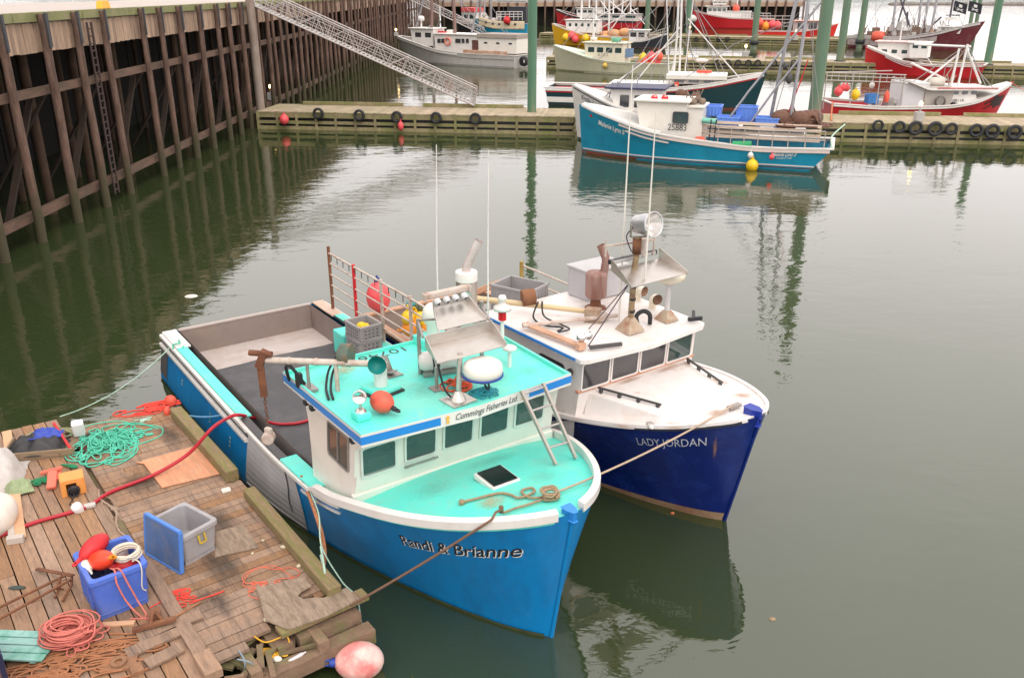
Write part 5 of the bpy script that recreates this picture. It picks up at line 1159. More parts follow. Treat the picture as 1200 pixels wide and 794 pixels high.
# ================================================================== GANGWAYS
def gangway(lb, a, b, wd=1.5, hgt=1.15, step=1.1, r=.045):
    a = Vector(a); b = Vector(b); d = b - a; L_ = d.length; d.normalize(); sd = Vector((-d.y, d.x, 0)).normalized(); up = sd.cross(d) * -1
    if up.z < 0: up = -up
    t = thing('gangway', lb, 'gangway', a); Z = Vector((0, 0, 0))
    n = int(L_ / step)
    for s_ in (-1, 1):
        mb = MB(); o = sd * (s_ * wd / 2)
        P = lambda s, h: o + d * s + up * h
        mb.tube([P(0, 0), P(L_, 0)], r * 1.5, 6); mb.tube([P(.2, hgt), P(L_ - .3, hgt)], r * 1.2, 6)
        for h in (.38, .76): mb.tube([P(.1, hgt * h), P(L_ - .1, hgt * h)], r * .6, 5)
        for i in range(n + 1):
            s = L_ * i / n; mb.tube([P(s, 0), P(min(L_ - .3, max(.2, s)), hgt)], r * .8, 5)
            if i < n: mb.tube([P(s, 0 if i % 2 else hgt * .98), P(L_ * (i + 1) / n, hgt * .98 if i % 2 else 0)], r * .7, 5)
            for q in (.33, .66):
                if i < n: s2 = s + q * L_ / n; mb.tube([P(s2, 0), P(s2, hgt * .76)], r * .35, 4)
        mb.build('side_truss', ALU, t)
    mb = MB(); s = .0
    while s < L_: c = d * (s + .14) + up * .02; mb.bar(c - sd * wd / 2, c + sd * wd / 2, .20, .035, up=up); s += .3
    mb.build('tread', mat('grating tread', (.42, .39, .37), .6, .2, var=.15), t)['kind'] = 'stuff'
g1 = at(556, 123, DT + .15)
gangway('long aluminium gangway sloping down from the wharf to the nearest floating dock', (WX + .5, 66.3, 8.3), (g1.x, 66.4, DT + .15))
g2 = at(566, 41, 1.5)
gangway('far aluminium gangway sloping down behind the white longliner', (WX + .3, g2.y, 7.6), (g2.x, g2.y, 1.5), step=1.3)
# ================================================================== GREEN PILES
def gpile(px, py, z, r, top, lb, m=GREENP, dx=0):
    p = at(px, py, z); mb = MB(); mb.tube([(0, 0, -1.5), (0, 0, 2), (0, 0, 6), (0, 0, top)], r, 16); mb.lathe([(r * 1.0, top), (r * .6, top + .25), (.001, top + .3)], n=16)
    o = mb.build('green_pile', m, None, M=TR(p.x + dx, p.y, 0)); tag(o, lb, 'pile')
    if z > 1:
        c = MB(); c.lathe([(r * 1.08, .75), (r * 1.5, .75), (r * 1.5, 1.35), (r * 1.08, 1.35)], n=14); c.build('pile_collar', BLACK, o)
    return p
gpile(623, 152, 0, .31, 15, 'thick green pile standing at the end of the gangway dock')
gpile(953, 140, 1.22, .40, 15.5, 'thick green pile just behind the stern of the teal boat', GREENP2)
gpile(758, 36, 1.3, .50, 15, 'green pile on the far dock above the yellow and cream boats', GREENP2)
gpile(806, 29, 1.3, .62, 14, 'bright green pile at the bow of the far red boat')
gpile(884, 48, 1.3, .50, 14.5, 'green pile on the far dock between the two far red boats', GREENP2)
gpile(984, 72, 1.25, .45, 15, 'green pile on the middle dock behind the red boat rail', GREENP2)
gpile(1008, 47, 1.3, .50, 15, 'green pile on the far dock left of the dragger', GREENP2)
gpile(1136, 34, 0, .45, 14, 'left one of the paired green piles beyond the maroon bow', GREENP2)
gpile(1143, 33, 0, .45, 14, 'right one of the paired green piles beyond the maroon bow', GREENP2)
gpile(1157, 76, 1.25, .42, 15, 'lone green pile on the middle dock near the right edge')
# ================================================================== NEAR WORK FLOAT (x along the boat side, y negative away from it)
FZ = .7
MF = frame_of(-7.55, 17.86, math.atan2(-.8, .6))
def F(x, v, z=0.): return MF @ Vector((x, -v, FZ + z))
fl = thing('work_float', 'weathered plank work float littered with rope and totes, beside the blue boat', 'float', M=MF)
g = random.Random(11)
# planks of the right hand section run across, those of the left hand one run along
mb = MB(); x = 0.03
while x < 8.05:
    wd = .185 + .03 * g.random(); e = .03 * g.random(); dz_ = .010 * g.random()
    sp = 1.1 + .8 * g.random() if g.random() < .14 else None
    segs = [(.12 - e, 2.24)] if not sp else [(.12 - e, sp), (sp + .008, 2.24)]
    for a, b in segs:
        th = (g.random() - .5) * .006
        mb.box((x + wd / 2, -(a + b) / 2, FZ - .03 + dz_), (wd - .014, b - a, .06), rot=Matrix.Rotation(th, 3, 'Z'))
    x += wd
mb.box((8.16, -1.55, FZ - .03), (.19, 1.35, .06)); mb.box((8.14, -.28, FZ - .05), (.16, .34, .06)); mb.box((8.36, -.24, FZ - .06), (.17, .42, .06), rot=Matrix.Rotation(.12, 3, 'Z')); mb.box((8.30, -.62, FZ - .16), (.6, .16, .14)); mb.box((8.22, -.42, FZ - .20), (.5, .12, .14), rot=Matrix.Rotation(.4, 3, 'Z')); mb.box((8.37, -1.75, FZ - .035), (.2, .95, .06)); mb.box((8.58, -1.95, FZ - .04), (.18, .55, .06))
plA = mb.build('planking', WOOD_F, fl, bev=.006)
mb = MB(); y = 2.32
while y < 8.6:
    wd = .19 + .05 * g.random(); x = -.72 - .15 * (y - 3.4) * .3 + .05 * g.random(); cut = 3.5 + 3 * g.random()
    end = 8.95 + .1 * g.random()
    for a, b in ((x, cut), (cut + .008, end)):
        mb.box(((a + b) / 2, -(y + wd / 2), FZ - .03 + .010 * g.random()), (b - a, wd - .014, .06), rot=Matrix.Rotation((g.random() - .5) * .004, 3, 'Z'))
    y += wd
WOOD_L = mat('weathered long planks', (.33, .195, .12), .85, var=.28, scale=5, stretch=(1, 8, 8), island=.18, hue=.2, bump=.6, bscale=9, dirt=(.15, .10, .07), damt=.6, dpos=.55, dscale=1.6)
mb.build('planking', WOOD_L, fl, bev=.006)
# frame below, stringers, broken edge
mb = MB()
for v in (.15, 1.2, 2.28, 3.6, 5.2, 6.8): mb.box((4.2, -v, .36), (9.2, .22, .42))
for x in (0.1, 2.2, 4.4, 6.6, 8.1): mb.box((x, -4.2, .30), (.2, 8.6, .30))
mb.box((.02, -1.2, .52), (.10, 2.3, .28))
mb.build('frame', WOOD_TZ, fl)
mb = MB(); mb.bar(F(9.02, -.05, -.36), F(9.02, 4.6, -.36), .24, .24); mb.bar(F(8.75, .02, -.20), F(8.75, 1.0, -.2), .18, .2)
for v in (.75, 1.75, 2.9): mb.bar(F(8.0, v, -.22), F(9.1, v, -.22), .16, .26)
for k in range(34): p = F(8.0 + 1.0 * g.random(), .1 + 2.1 * g.random(), -.24 + .14 * g.random()); a = g.random() * 3; d = Vector((math.cos(a), math.sin(a), .1)) * (.12 + .25 * g.random()); mb.bar(p - d, p + d, .05 + .06 * g.random(), .04)
MFi = MF.inverted(); mb.V = [tuple(MFi @ Vector(v)) for v in mb.V]
mb.build('broken_end', WOOD_TZ, fl)
mb = MB()
mb.box((2.5, -.22, FZ + .13), (3.35, .24, .24)); mb.box((6.65, -.20, FZ + .11), (3.55, .22, .20), rot=Matrix.Rotation(-.012, 3, 'Z'))
mb.build('edge_timber', mat('mossy edge timber', (.27, .18, .10), .9, var=.3, scale=4, stretch=(1, 8, 8), bump=.8, bscale=8, dirt=(.17, .19, .04), damt=.8, dpos=.5, dscale=1.8), fl, bev=.025)
mb = MB(); mb.box((7.3, -2.28, FZ + .035), (3.0, .20, .07)); mb.box((8.75, -2.28, FZ + .07), (.5, .24, .14)); mb.build('seam_board', WOOD_L, fl, bev=.01)
mb = MB(); mb.box((4.95, -2.30, FZ + .015), (1.7, .10, .03)); mb.build('seam_board', WOOD_TZ, fl, bev=.01)
mb = MB(); mb.box((8.62, -.52, FZ + .01), (.24, 1.42, .09), rot=Matrix.Rotation(.02, 3, 'Z')); mb.build('end_board', mat('mossy edge timber', (.3, .2, .1)), fl, bev=.015)
# split sheet of plywood with a bitten hole
mb = MB()
sheet = [(7.55, 1.12), (7.75, .45), (8.02, .42), (8.06, .62), (8.12, .70), (8.24, .66), (8.30, .52), (8.40, .40), (8.38, .02), (8.74, -.02), (8.80, .55), (8.74, 1.12), (8.35, 1.30)]
mb.prism([(x, -v) for x, v in sheet], FZ + .062, FZ + .085); sh_ = mb.build('plywood_scrap', PLYG, None, M=MF); tag(sh_, 'broken grey plywood with a bitten out hole at the right corner of the float', 'plywood')
mb = MB(); mb.prism([(5.72, -.62), (5.62, -1.05), (6.32, -1.33), (6.50, -.66)], FZ + .012, FZ + .03); tag(mb.build('plywood_patch', PLYG, None, M=MF), 'thin grey plywood patch lying flat near the edge timber', 'plywood')
mb = MB(); mb.prism([(2.38, -1.38), (2.40, -.30), (3.78, -.33), (3.64, -1.37)], FZ + .02, FZ + .036); mb.prism([(2.36, -1.50), (2.41, -1.37), (2.55, -1.36)], FZ + .02, FZ + .034); tag(mb.build('plywood_sheet', PLY, None, M=MF), 'bright orange plywood sheet lying flat on the float under the red hose', 'plywood')
for (x, v, sx, sv) in ((5.3, .95, .9, .55), (6.6, 1.3, 1.0, .5), (7.4, 1.7, .6, .4), (3.2, 1.6, .7, .5), (1.6, .6, .8, .35), (4.6, 1.5, .5, .6)):
    stain('wet_stain', plA, DSTAIN, lambda a, b: Vector((x + sx * a, -(v + sv * b), FZ + .0125)))
# ---- totes
def tote(name, lb, M, m, L_, W_, H_, wall=.05, taper=.04, feet=True, cat='tote', m_in=None, group=None):
    def ring(l, w_, z, r=.07, n=4):
        o = []
        for cx, cy, a0 in ((1, -1, -90), (1, 1, 0), (-1, 1, 90), (-1, -1, 180)):
            for k in range(n + 1):
                t = R(a0 + 90 * k / n); o.append(Vector((cx * (l / 2 - r) + r * math.cos(t), cy * (w_ / 2 - r) + r * math.sin(t), z)))
        return o
    zb = .10 if feet else 0
    mb = MB(); T = taper * 2
    mb.loft([ring(L_ - T, W_ - T, zb), ring(L_, W_, H_ - .09), ring(L_ + .05, W_ + .05, H_ - .085), ring(L_ + .05, W_ + .05, H_ - .01), ring(L_ + .03, W_ + .03, H_), ring(L_ - 2 * wall + .01, W_ - 2 * wall + .01, H_), ring(L_ - 2 * wall, W_ - 2 * wall, H_ - .02)], smooth=False, cap=False)
    b = [v for v in ring(L_ - T, W_ - T, zb)]; mb.add(b, [tuple(range(len(b) - 1, -1, -1))])
    o = mb.build(name, m, None, M=M, bev=.008); tag(o, lb, cat, group)
    mb = MB(); mb.loft([ring(L_ - 2 * wall, W_ - 2 * wall, H_ - .02), ring(L_ - T - 2 * wall, W_ - T - 2 * wall, zb + .05)], cap=False); b = ring(L_ - T - 2 * wall, W_ - T - 2 * wall, zb + .05); mb.add(b, [tuple(range(len(b)))]); mb.build('lining', m_in or m, o)
    if feet:
        mb = MB()
        for sx in (-1, 1):
            mb.loft([[Vector((sx * (L_ / 2 - .12 - taper) + a * .09, b * (W_ / 2 - taper - .01), z)) for a, b in ((-1, -1), (1, -1), (1, 1), (-1, 1))] for z in (0, zb + .01)])
        mb.build('skid', m, o, bev=.008)
    for sy in (-1, 1):
        mb = MB(); y = sy * (W_ / 2 - taper * .5 + .0)
        for x in (-.22, .0, .22): mb.loft([[Vector((x * L_ + a * .05, y + b * .035, z)) for a, b in ((-1, -1), (1, -1), (1, 1), (-1, 1))] for z in (zb + .04, H_ - .08)])
        mb.build('stiffener', m, o, bev=.01)
    return o
tb = MF @ TR(6.44, -2.87, FZ) @ RZ(.03)
tote('tote', 'bright blue tote standing on the float, filled with red buoys and a coil of line', tb, TOTE_B, .90, .78, .74)
mb = MB(); mb.loft([[Vector((a * .34, b * .27, z)) for a, b in ((-1, -1), (1, -1), (1, 1), (-1, 1))] for z in (.16, .42)]); tangle(mb, (0, 0, .40), .3, .24, .12, .02, 20, 21); tag(mb.build('net_fill', mat('dark navy netting', (.03, .035, .09), .9, var=.3, scale=9), None, M=tb), 'dark netting filling the bottom of the bright blue tote', 'net')
buoy('buoy', 'crimson buoy sticking out highest over the back corner of the blue tote', tb @ TR(-.33, .00 - .12, .80) @ RZ(.5) @ RX(R(100)), BUOY_R, (.145, .145, .27))
buoy('buoy', 'orange red buoy with pink tether leaning on the front rim of the blue tote', tb @ TR(.02, -.12, .76) @ RZ(.4) @ RY(R(62)), mat('bright orange red plastic', (.85, .06, .02), .4, var=.1), (.15, .15, .27), eye=ORG)
buoy('float', 'cream float lying inside the left rim of the blue tote', tb @ TR(-.08, -.31, .68) @ RY(R(80)), FOAM_W, (.09, .09, .17))
buoy('buoy', 'small red buoy lying under the line coil in the blue tote', tb @ TR(.12, .20, .58) @ RX(R(70)), BUOY_R, (.15, .15, .2))
mb = MB(); coil(mb, (.12, .22, .72), .20, 9, .016, .22, seed=8, h=.07); mb.tube(spline([(.3, .26, .76), (.43, .30, .77), (.50, .30, .66), (.52, .26, .4), (.50, .31, .30)], 6), .010, 5); tag(mb.build('line_coil', ROPE_W, None, M=tb), 'off white coil of line lying on top of the blue tote', 'rope')
mb = MB(); mb.box((-.12, .18, .62), (.16, .2, .22), rz=.5); tag(mb.build('bait_jar', mat('clear grey plastic', (.5, .45, .42), .3), None, M=tb, bev=.03), 'clear grey plastic jar tucked in the back of the blue tote', 'jar')
mb = MB(); mb.tube(spline([(.26, -.06, .72), (.42, -.04, .76), (.50, -.06, .60), (.53, .02, .25), (.68, .14, .02), (.80, .22, .02)], 7), .014, 5); mb.tube(spline([(.28, -.03, .72), (.44, .03, .76), (.51, .08, .55), (.55, .16, .22), (.72, .2, .02), (.62, .0, .02)], 7), .014, 5); tag(mb.build('tether', ROPE_P, None, M=tb), 'pair of salmon pink lines hanging down the front of the blue tote', 'rope')
mt = MF @ TR(5.84, -1.62, FZ) @ RZ(.30)
tote('tote', 'grey open tote with scuffed walls standing in the middle of the float', mt, TOTE_G, .86, .66, .60, feet=True)
mb = MB(); A = [Vector((x, y, z)) for x, y, z in ((-.47, -.46, .015), (.47, -.46, .015), (.46, -.37, .72), (-.46, -.37, .72))]; nrm = (A[1] - A[0]).cross(A[3] - A[0]).normalized() * .05
mb.loft([A, [a - nrm for a in A]]); lid = mb.build('loose_cover', TOTE_F, None, M=mt, bev=.02); tag(lid, 'faded blue square lid propped against the side of the grey tote', 'lid')
mb = MB()
for i in range(4): a, b = A[i], A[(i + 1) % 4]; mb.bar(a - nrm * .5, b - nrm * .5, .05, .07, up=nrm)
mb.build('rim', mat('blue lid rim', (.08, .22, .60), .45, var=.1), lid, bev=.012)
mb = MB(); 
for (x, y) in ((.455, -.05), (.455, .06)): mb.bar((x, y, .50), (x + .005, y + .02, .34), .03, .012, up=(1, 0, 0))
mb.bar((.46, -.03, .34), (.46, .08, .34), .03, .012, up=(1, 0, 0)); tag(mb.build('tote_mark', mat('yellow mark', (.6, .42, .05), .6), bpy.data.objects['tote.001']))
# ---- ropes and junk
def world_obj(mb, name, m, lb, cat, group=None, **k): return tag(mb.build(name, m, None, **k), lb, cat, group)
mb = MB(); tangle(mb, at(118, 522, FZ), .58, .75, .30, .015, 75, 31, rot=R(20)); tangle(mb, at(140, 512, FZ), .60, .50, .22, .015, 60, 32, rot=R(20)); tangle(mb, at(158, 510, FZ), .55, .22, .06, .013, 16, 33, rot=R(25)); world_obj(mb, 'rope_pile', ROPE_G, 'big sea green heap of tangled rope at the far end of the float', 'rope')
mb = MB(); c = at(37, 758, FZ); coil(mb, at(83, 750, FZ + .03), .36, 26, .013, .55, seed=12, h=.16, sx=1.1, sy=.85); coil(mb, at(78, 748, FZ + .10), .30, 14, .013, .5, seed=14, h=.12, sx=1.1, sy=.85); tangle(mb, at(86, 752, FZ + .05), .42, .34, .12, .012, 20, 19); world_obj(mb, 'rope_coil', ROPE_P, 'salmon pink coil of rope lying on the teal slatted board', 'rope')
mb = MB(); tangle(mb, at(100, 780, FZ + .01), .85, .34, .10, .015, 60, 15, rot=R(15)); mb.tube(spline([at(100, 770, FZ + .03), at(125, 752, FZ + .02), at(165, 748, FZ + .02), at(180, 735, FZ + .05), at(205, 722, FZ + .10), at(235, 705, FZ + .02)], 8), .015, 5); mb.tube(spline([at(120, 785, FZ + .03), at(145, 768, FZ + .02), at(178, 752, FZ + .02), at(172, 740, FZ + .02), at(155, 742, FZ + .02), at(128, 742, FZ + .02)], 8), .015, 5); world_obj(mb, 'rope_tangle', mat('rusty orange rope', (.36, .15, .07), .9, var=.3, scale=9), 'rusty orange tangle of rope spread along the bottom edge of the float', 'rope')
mb = MB(); tangle(mb, at(312, 682, FZ), .36, .30, .015, .008, 16, 16, rot=R(20)); world_obj(mb, 'rope_tangle', mat('faded coral twine', (.70, .16, .09), .85), 'thin coral tangle of line right of the grey tote on bare planks', 'rope')
mb = MB(); tangle(mb, at(212, 703, FZ), .26, .20, .03, .010, 18, 17, rot=R(10)); mb.tube(spline([at(175, 712, FZ + .08), at(200, 700, FZ + .02), at(222, 704, FZ + .01), at(250, 697, FZ + .01), at(262, 692, FZ + .01), at(240, 700, FZ + .01), at(222, 707, FZ + .01)], 8), .010, 5); world_obj(mb, 'rope_tangle', ROPE_R, 'bright red tangle of thin line below the grey tote', 'rope')
mb = MB(); tangle(mb, at(182, 478, FZ), .60, .24, .14, .017, 34, 18, rot=R(25)); world_obj(mb, 'rope_tangle', ROPE_R, 'red orange rope heaped along the far edge of the float beside the boat stern', 'rope')
mb = MB(); mb.ell(at(196, 482, FZ + .06), (.08, .10, .12), 10, 8); world_obj(mb, 'float', BUOY_O, 'smaller orange float lying in front of the round one at the far corner', 'buoy'); mb = MB(); mb.ell(at(200, 470, FZ + .08), (.14, .10, .15), 12, 8); world_obj(mb, 'float', BUOY_O, 'orange red buoy lying at the far corner of the float', 'buoy')
mb = MB(); tangle(mb, at(172, 492, FZ), .35, .12, .02, .012, 8, 41, rot=R(20)); world_obj(mb, 'rope_loop', ROPE_GR, 'pale green loop of rope on bare planks near the far edge', 'rope')
mb = MB(); tangle(mb, at(271, 563, FZ), .12, .16, .10, .016, 16, 42); world_obj(mb, 'net_scrap', mat('mossy twine', (.2, .17, .07), .9, var=.3), 'mossy bundle of old twine in the gap between the edge timbers', 'net')
mb = MB(); mb.box(at(265, 574, FZ + .03), (.16, .13, .05), rz=.5); world_obj(mb, 'foam_block', FOAM_W, 'small white foam block near the gap between the edge timbers', 'foam block', bev=.012)
# red hose from the float to the boat
hp = [at(-60, 645, FZ + .04), at(0, 627, FZ + .04), at(40, 612, FZ + .05), at(100, 594, FZ + .04), at(130, 576, FZ + .04), at(180, 556, FZ + .08), at(220, 532, FZ + .3), at(248, 502, FZ + .75), at(268, 489, 1.40), at(280, 486, 1.42), at(300, 490, 1.0), at(322, 496, .66), at(345, 496, .62), at(362, 492, .64), at(375, 486, .66)]
mb = MB(); mb.tube(spline(hp, 8), .035, 8); world_obj(mb, 'hose', HOSE_R, 'long red hose snaking over the float and across the gunwale into the blue boat', 'hose')
# pallet bed with tarps, boards and sacking at the far left
bedM = Matrix.Translation(at(52, 528, FZ)) @ RZ(R(12))
mb = MB(); mb.box((0, 0, .06), (1.25, .72, .05)); 
for y in (-.33, 0, .33): mb.box((0, y, .02), (1.25, .09, .05))
mb.box((0, -.37, .12), (1.28, .04, .14)); mb.box((-.63, 0, .12), (.04, .76, .14)); world_obj(mb, 'pallet', WOOD_T, 'low wooden pallet box under the black and blue tarpaulins', 'pallet', M=bedM, bev=.008)
def lump(name, m, lb, cat, M, sx, sy, h, seed, n=26, rough=.35, group=None):
    mb = MB()
    def f(a, b):
        x, y = 2 * a - 1, 2 * b - 1; d = min(1, (abs(x) ** 2.6 + abs(y) ** 2.6) ** (1 / 2.6)); k = mnoise.noise(Vector((x * 1.6 + seed, y * 1.6, seed * .7))) ; k2 = mnoise.noise(Vector((x * 4 + seed, y * 4, seed)))
        return Vector((sx * x * (1 + .12 * k2), sy * y * (1 + .12 * k), max(.004, h * (1 - d ** 2) * (1 + rough * k * 1.6 + rough * .7 * k2) + .01)))
    mb.sheet(f, n, n, .012)
    return tag(mb.build(name, m, None, M=M), lb, cat, group)
lump('tarpaulin', TARP_K, 'crumpled black tarpaulin heaped on the pallet box', 'tarpaulin', bedM @ TR(-.08, -.02, .09), .52, .36, .30, 2.3)
lump('tarpaulin', TARP_B, 'crumpled blue tarpaulin lying over the black one', 'tarpaulin', bedM @ TR(.06, .10, .30), .30, .15, .16, 5.1)
mb = MB(); mb.bar(bedM @ Vector((.16, .36, .42)), bedM @ Vector((.60, -.34, .14)), .045, .04); world_obj(mb, 'red_bar', BUOY_R, 'thin red bar lying across the black tarpaulin', 'bar')
mb = MB(); mb.box(bedM @ Vector((.62, .28, .30)), (.22, .16, .36), rot=(RZ(.4) @ RX(.35)).to_3x3()); world_obj(mb, 'foam_block', mat('bright white foam', (.82, .80, .80), .7), 'bright white block standing up beside the tarpaulins', 'foam block', bev=.03)
mb = MB(); tangle(mb, (0, 0, .12), .40, .18, .2, .018, 22, 51); world_obj(mb, 'net_scrap', mat('khaki mixed netting', (.28, .27, .15), .9, var=.4, scale=6), 'khaki netting and line heaped behind the tarpaulins at the water edge', 'net', M=bedM @ TR(.05, .45, 0))
mb = MB(); tangle(mb, (0, 0, .05), .25, .3, .16, .018, 20, 52); world_obj(mb, 'net_scrap', mat('dark maroon netting', (.14, .03, .025), .9, var=.4, scale=6), 'dark maroon netting between the white block and the green rope', 'net', M=bedM @ TR(.88, .12, 0))
mb = MB(); mb.bar(at(8, 505, FZ + .10), at(24, 630, FZ + .06), .17, .035); world_obj(mb, 'board', NEWWOOD, 'fresh pale orange board lying along the left side of the float', 'board', bev=.004)
mb = MB(); tangle(mb, (0, 0, .02), .30, .16, .08, .018, 16, 53); world_obj(mb, 'net_scrap', mat('deep green netting', (.02, .22, .09), .85, var=.3, scale=8), 'deep green netting under the orange box', 'net', M=Matrix.Translation(at(58, 566, FZ)))
mb = MB(); tangle(mb, (0, 0, .02), .2, .1, .08, .016, 10, 54); world_obj(mb, 'net_scrap', mat('deep green netting', (.02, .22, .09)), 'deep green scrap of netting in front of the pallet box', 'net', M=Matrix.Translation(at(75, 549, FZ)))
mb = MB(); c = at(60, 556, FZ + .12); mb.bar(at(48, 554, FZ + .1), at(72, 548, FZ + .22), .10, .06); mb.bar(at(62, 552, FZ + .2), at(60, 572, FZ + .06), .16, .07); mb.bar(at(68, 550, FZ + .16), at(66, 562, FZ + .1), .14, .06); world_obj(mb, 'plastic_scrap', mat('salmon plastic', (.72, .17, .11), .5), 'broken salmon orange plastic pieces left of the orange box', 'scrap', bev=.015)
ob = Matrix.Translation(at(87, 575, FZ)) @ RZ(R(28))
mb = MB()
mb.box((0, 0, .32), (.40, .36, .025)); mb.box((.19, 0, .16), (.025, .36, .31)); mb.box((-.19, 0, .16), (.025, .36, .31)); mb.box((0, .17, .16), (.36, .02, .31))
for x, wd in ((-.15, .08), (.12, .12)): mb.box((x, -.17, .16), (wd, .02, .31))
mb.box((0, -.17, .28), (.36, .018, .06)); world_obj(mb, 'orange_box', mat('orange crate plastic', (.80, .32, .08), .5, var=.08), 'orange plastic box open at the front, standing beside the seam', 'box', M=ob, bev=.012)
mb = MB(); mb.lathe([(.001, -.06), (.08, -.05), (.11, 0), (.08, .04), (.03, .05)], (-.0, -.20, .12), 14, rot=RX(R(90)).to_3x3()); mb.tube([(.0 + .09 * math.cos(t), -.26, .12 + .09 * math.sin(t)) for t in [2 * PI * k / 14 for k in range(14)]], .015, 6, closed=True); mb.tube(spline([(0, -.25, .08), (-.05, -.36, .02), (-.1, -.5, .015), (-.0, -.55, .015)], 6), .012, 5); world_obj(mb, 'gauge', BLACKP, 'black round motor with a cord in the mouth of the orange box', 'motor', M=ob)
mb = MB(); mb.lathe([(.09, 0), (.09, .16), (.07, .17), (.001, .17)], at(93, 598, FZ), 14, rot=(RX(.5)).to_3x3()); world_obj(mb, 'paint_tin', mat('white tin', (.7, .66, .64), .4), 'small white tin lying against the red hose', 'tin')
mb = MB(); mb.box(at(105, 592, FZ + .04), (.20, .12, .07), rz=.4); world_obj(mb, 'plastic_tub', mat('clear grey plastic', (.5, .45, .42)), 'flat clear plastic tub lying beside the white tin', 'tub', bev=.02)
mb = MB(); mb.tube(spline([F(3.0 + .33 * k, 2.32 + .06 * math.sin(k * 1.7), .02) for k in range(7)], 5), .02, 6); tangle(mb, F(3.9, 2.3), .5, .08, .03, .012, 12, 61, rot=R(-53)); world_obj(mb, 'old_chain', mat('tan rusty chain', (.36, .25, .18), .9, var=.4, scale=20), 'tan rusty chain lying along the seam of the two float sections', 'chain')
# sacks at the left edge
lump('bulk_bag', GREY_C, 'grey woven bulk bag slumped at the left edge of the float', 'bag', Matrix.Translation(at(6, 560, FZ)) @ RZ(R(20)), .34, .60, .50, 9.4, rough=.25)
lump('sack', MOSSC, 'green stained sacking lying over the pale board', 'sack', Matrix.Translation(at(22, 572, FZ + .06)) @ RZ(R(35)), .22, .26, .16, 3.7)
mb = MB(); mb.ell(at(-10, 605, FZ + .28), (.36, .52, .36), 24, 16); world_obj(mb, 'fender', FOAM_W, 'big white fender buoy half cut off by the left edge of the photo', 'buoy')
mb = MB(); mb.bar(at(8, 633, FZ + .06), at(28, 630, FZ + .06), .12, .12); mb.bar(at(12, 610, FZ + .06), at(14, 630, FZ + .06), .10, .08); world_obj(mb, 'concrete_block', mat('grey cement', (.5, .43, .38), .85, var=.15), 'grey cement pieces lying under the red hose at the left', 'block', bev=.01)
# rusty grapnel frame
mb = MB()
a0, a1 = at(-50, 735, FZ + .05), at(80, 672, FZ + .22); b0, b1 = at(-50, 752, FZ + .05), at(84, 678, FZ + .22)
mb.tube([a0, a1], .022, 8); mb.tube([b0, b1], .022, 8); mb.bar(at(43, 666, FZ + .05), at(86, 674, FZ + .25), .06, .02)
mb.tube([at(84, 673, FZ + .25), at(84, 685, FZ + .15), at(73, 704, FZ + .03)], .022, 8); mb.tube([at(70, 676, FZ + .24), at(70, 688, FZ + .1), at(64, 700, FZ + .03)], .02, 8); mb.tube([at(72, 674, FZ + .24), at(66, 690, FZ + .12), at(74, 690, FZ + .05)], .018, 8)
world_obj(mb, 'grapnel', RUST, 'rusty iron grapnel with long twin bars lying left of the bright blue tote', 'grapnel')
mb = MB(); mb.ell(at(20, 688, FZ + .02), (.14, .05, .02), 10, 6); world_obj(mb, 'glove', mat('dark grey green glove', (.05, .07, .06), .9), 'flat dark glove lying on the planks by the grapnel bars', 'glove')
# teal slatted board
tlM = Matrix.Translation(at(22, 758, FZ + .08)) @ RZ(R(-3)); mb = MB()
for k in range(4): mb.box((0, -.22 + .15 * k, .03), (.98, .13, .03)); 
for x in (-.3, .35): mb.box((x, 0, 0), (.08, .56, .04))
world_obj(mb, 'slatted_board', mat('worn teal painted slats', (.30, .52, .47), .6, var=.15, scale=4, dirt=(.06, .30, .2), damt=.8, dpos=.55, dscale=3), 'worn teal painted slatted board at the bottom left of the float', 'board', M=tlM, bev=.006)
mb = MB(); mb.bar(at(-12, 742, FZ + .3), at(8, 800, FZ + .3), .06, .9); world_obj(mb, 'bin', mat('dark navy bin', (.012, .014, .05), .5), 'dark navy bin cut off by the bottom left corner', 'bin')
# loose wood, rusty plates
mb = MB(); mb.bar(at(112, 732, FZ + .02), at(158, 729, FZ + .02), .09, .03); world_obj(mb, 'wood_scrap', NEWWOOD, 'short pale offcut of wood in front of the bright blue tote', 'offcut', bev=.004)
mb = MB(); mb.bar(at(155, 738, FZ + .10), at(206, 724, FZ + .14), .08, .05); mb.box(at(182, 722, FZ + .09), (.16, .20, .16), rz=.4); mb.tube(spline([at(176, 734, FZ + .1), at(180, 716, FZ + .24), at(190, 726, FZ + .1)], 5), .03, 6); world_obj(mb, 'rusty_bracket', RUST, 'rusty iron bracket lying right of the pale offcut', 'bracket')
mb = MB(); c = at(140, 780, FZ); mb.box(c + Vector((0, 0, .03)), (.46, .26, .06), rz=.25); mb.box(c + Vector((.28, -.1, .04)), (.16, .2, .08), rz=.6); mb.lathe([(.05, .06), (.11, .06), (.11, .10), (.05, .10), (.05, .06)], c, 14); world_obj(mb, 'rusty_plate', mat('rust brown wood plate', (.26, .13, .07), .85, var=.35, scale=6, bump=.4), 'rust brown wooden plate with an iron ring at the bottom of the float', 'plate', bev=.008)
for k, (px, py, lx, lb) in enumerate(((200, 735, 1.25, 'loose pale plank nearest the bright blue tote below the bracket'), (185, 752, 1.2, 'loose pale plank lower on the float beside the seam board'), (193, 770, .7, 'short loose plank at the bottom of the float left of the seam board'))):
    mb = MB(); mb.box((0, 0, .03), (.22, lx * .72, .045)); world_obj(mb, 'loose_plank', WOOD_F, lb, 'plank', M=Matrix.Translation(at(px, py, FZ + .01)) @ RZ(math.atan2(-.8, .6) + .06 * k), bev=.006)
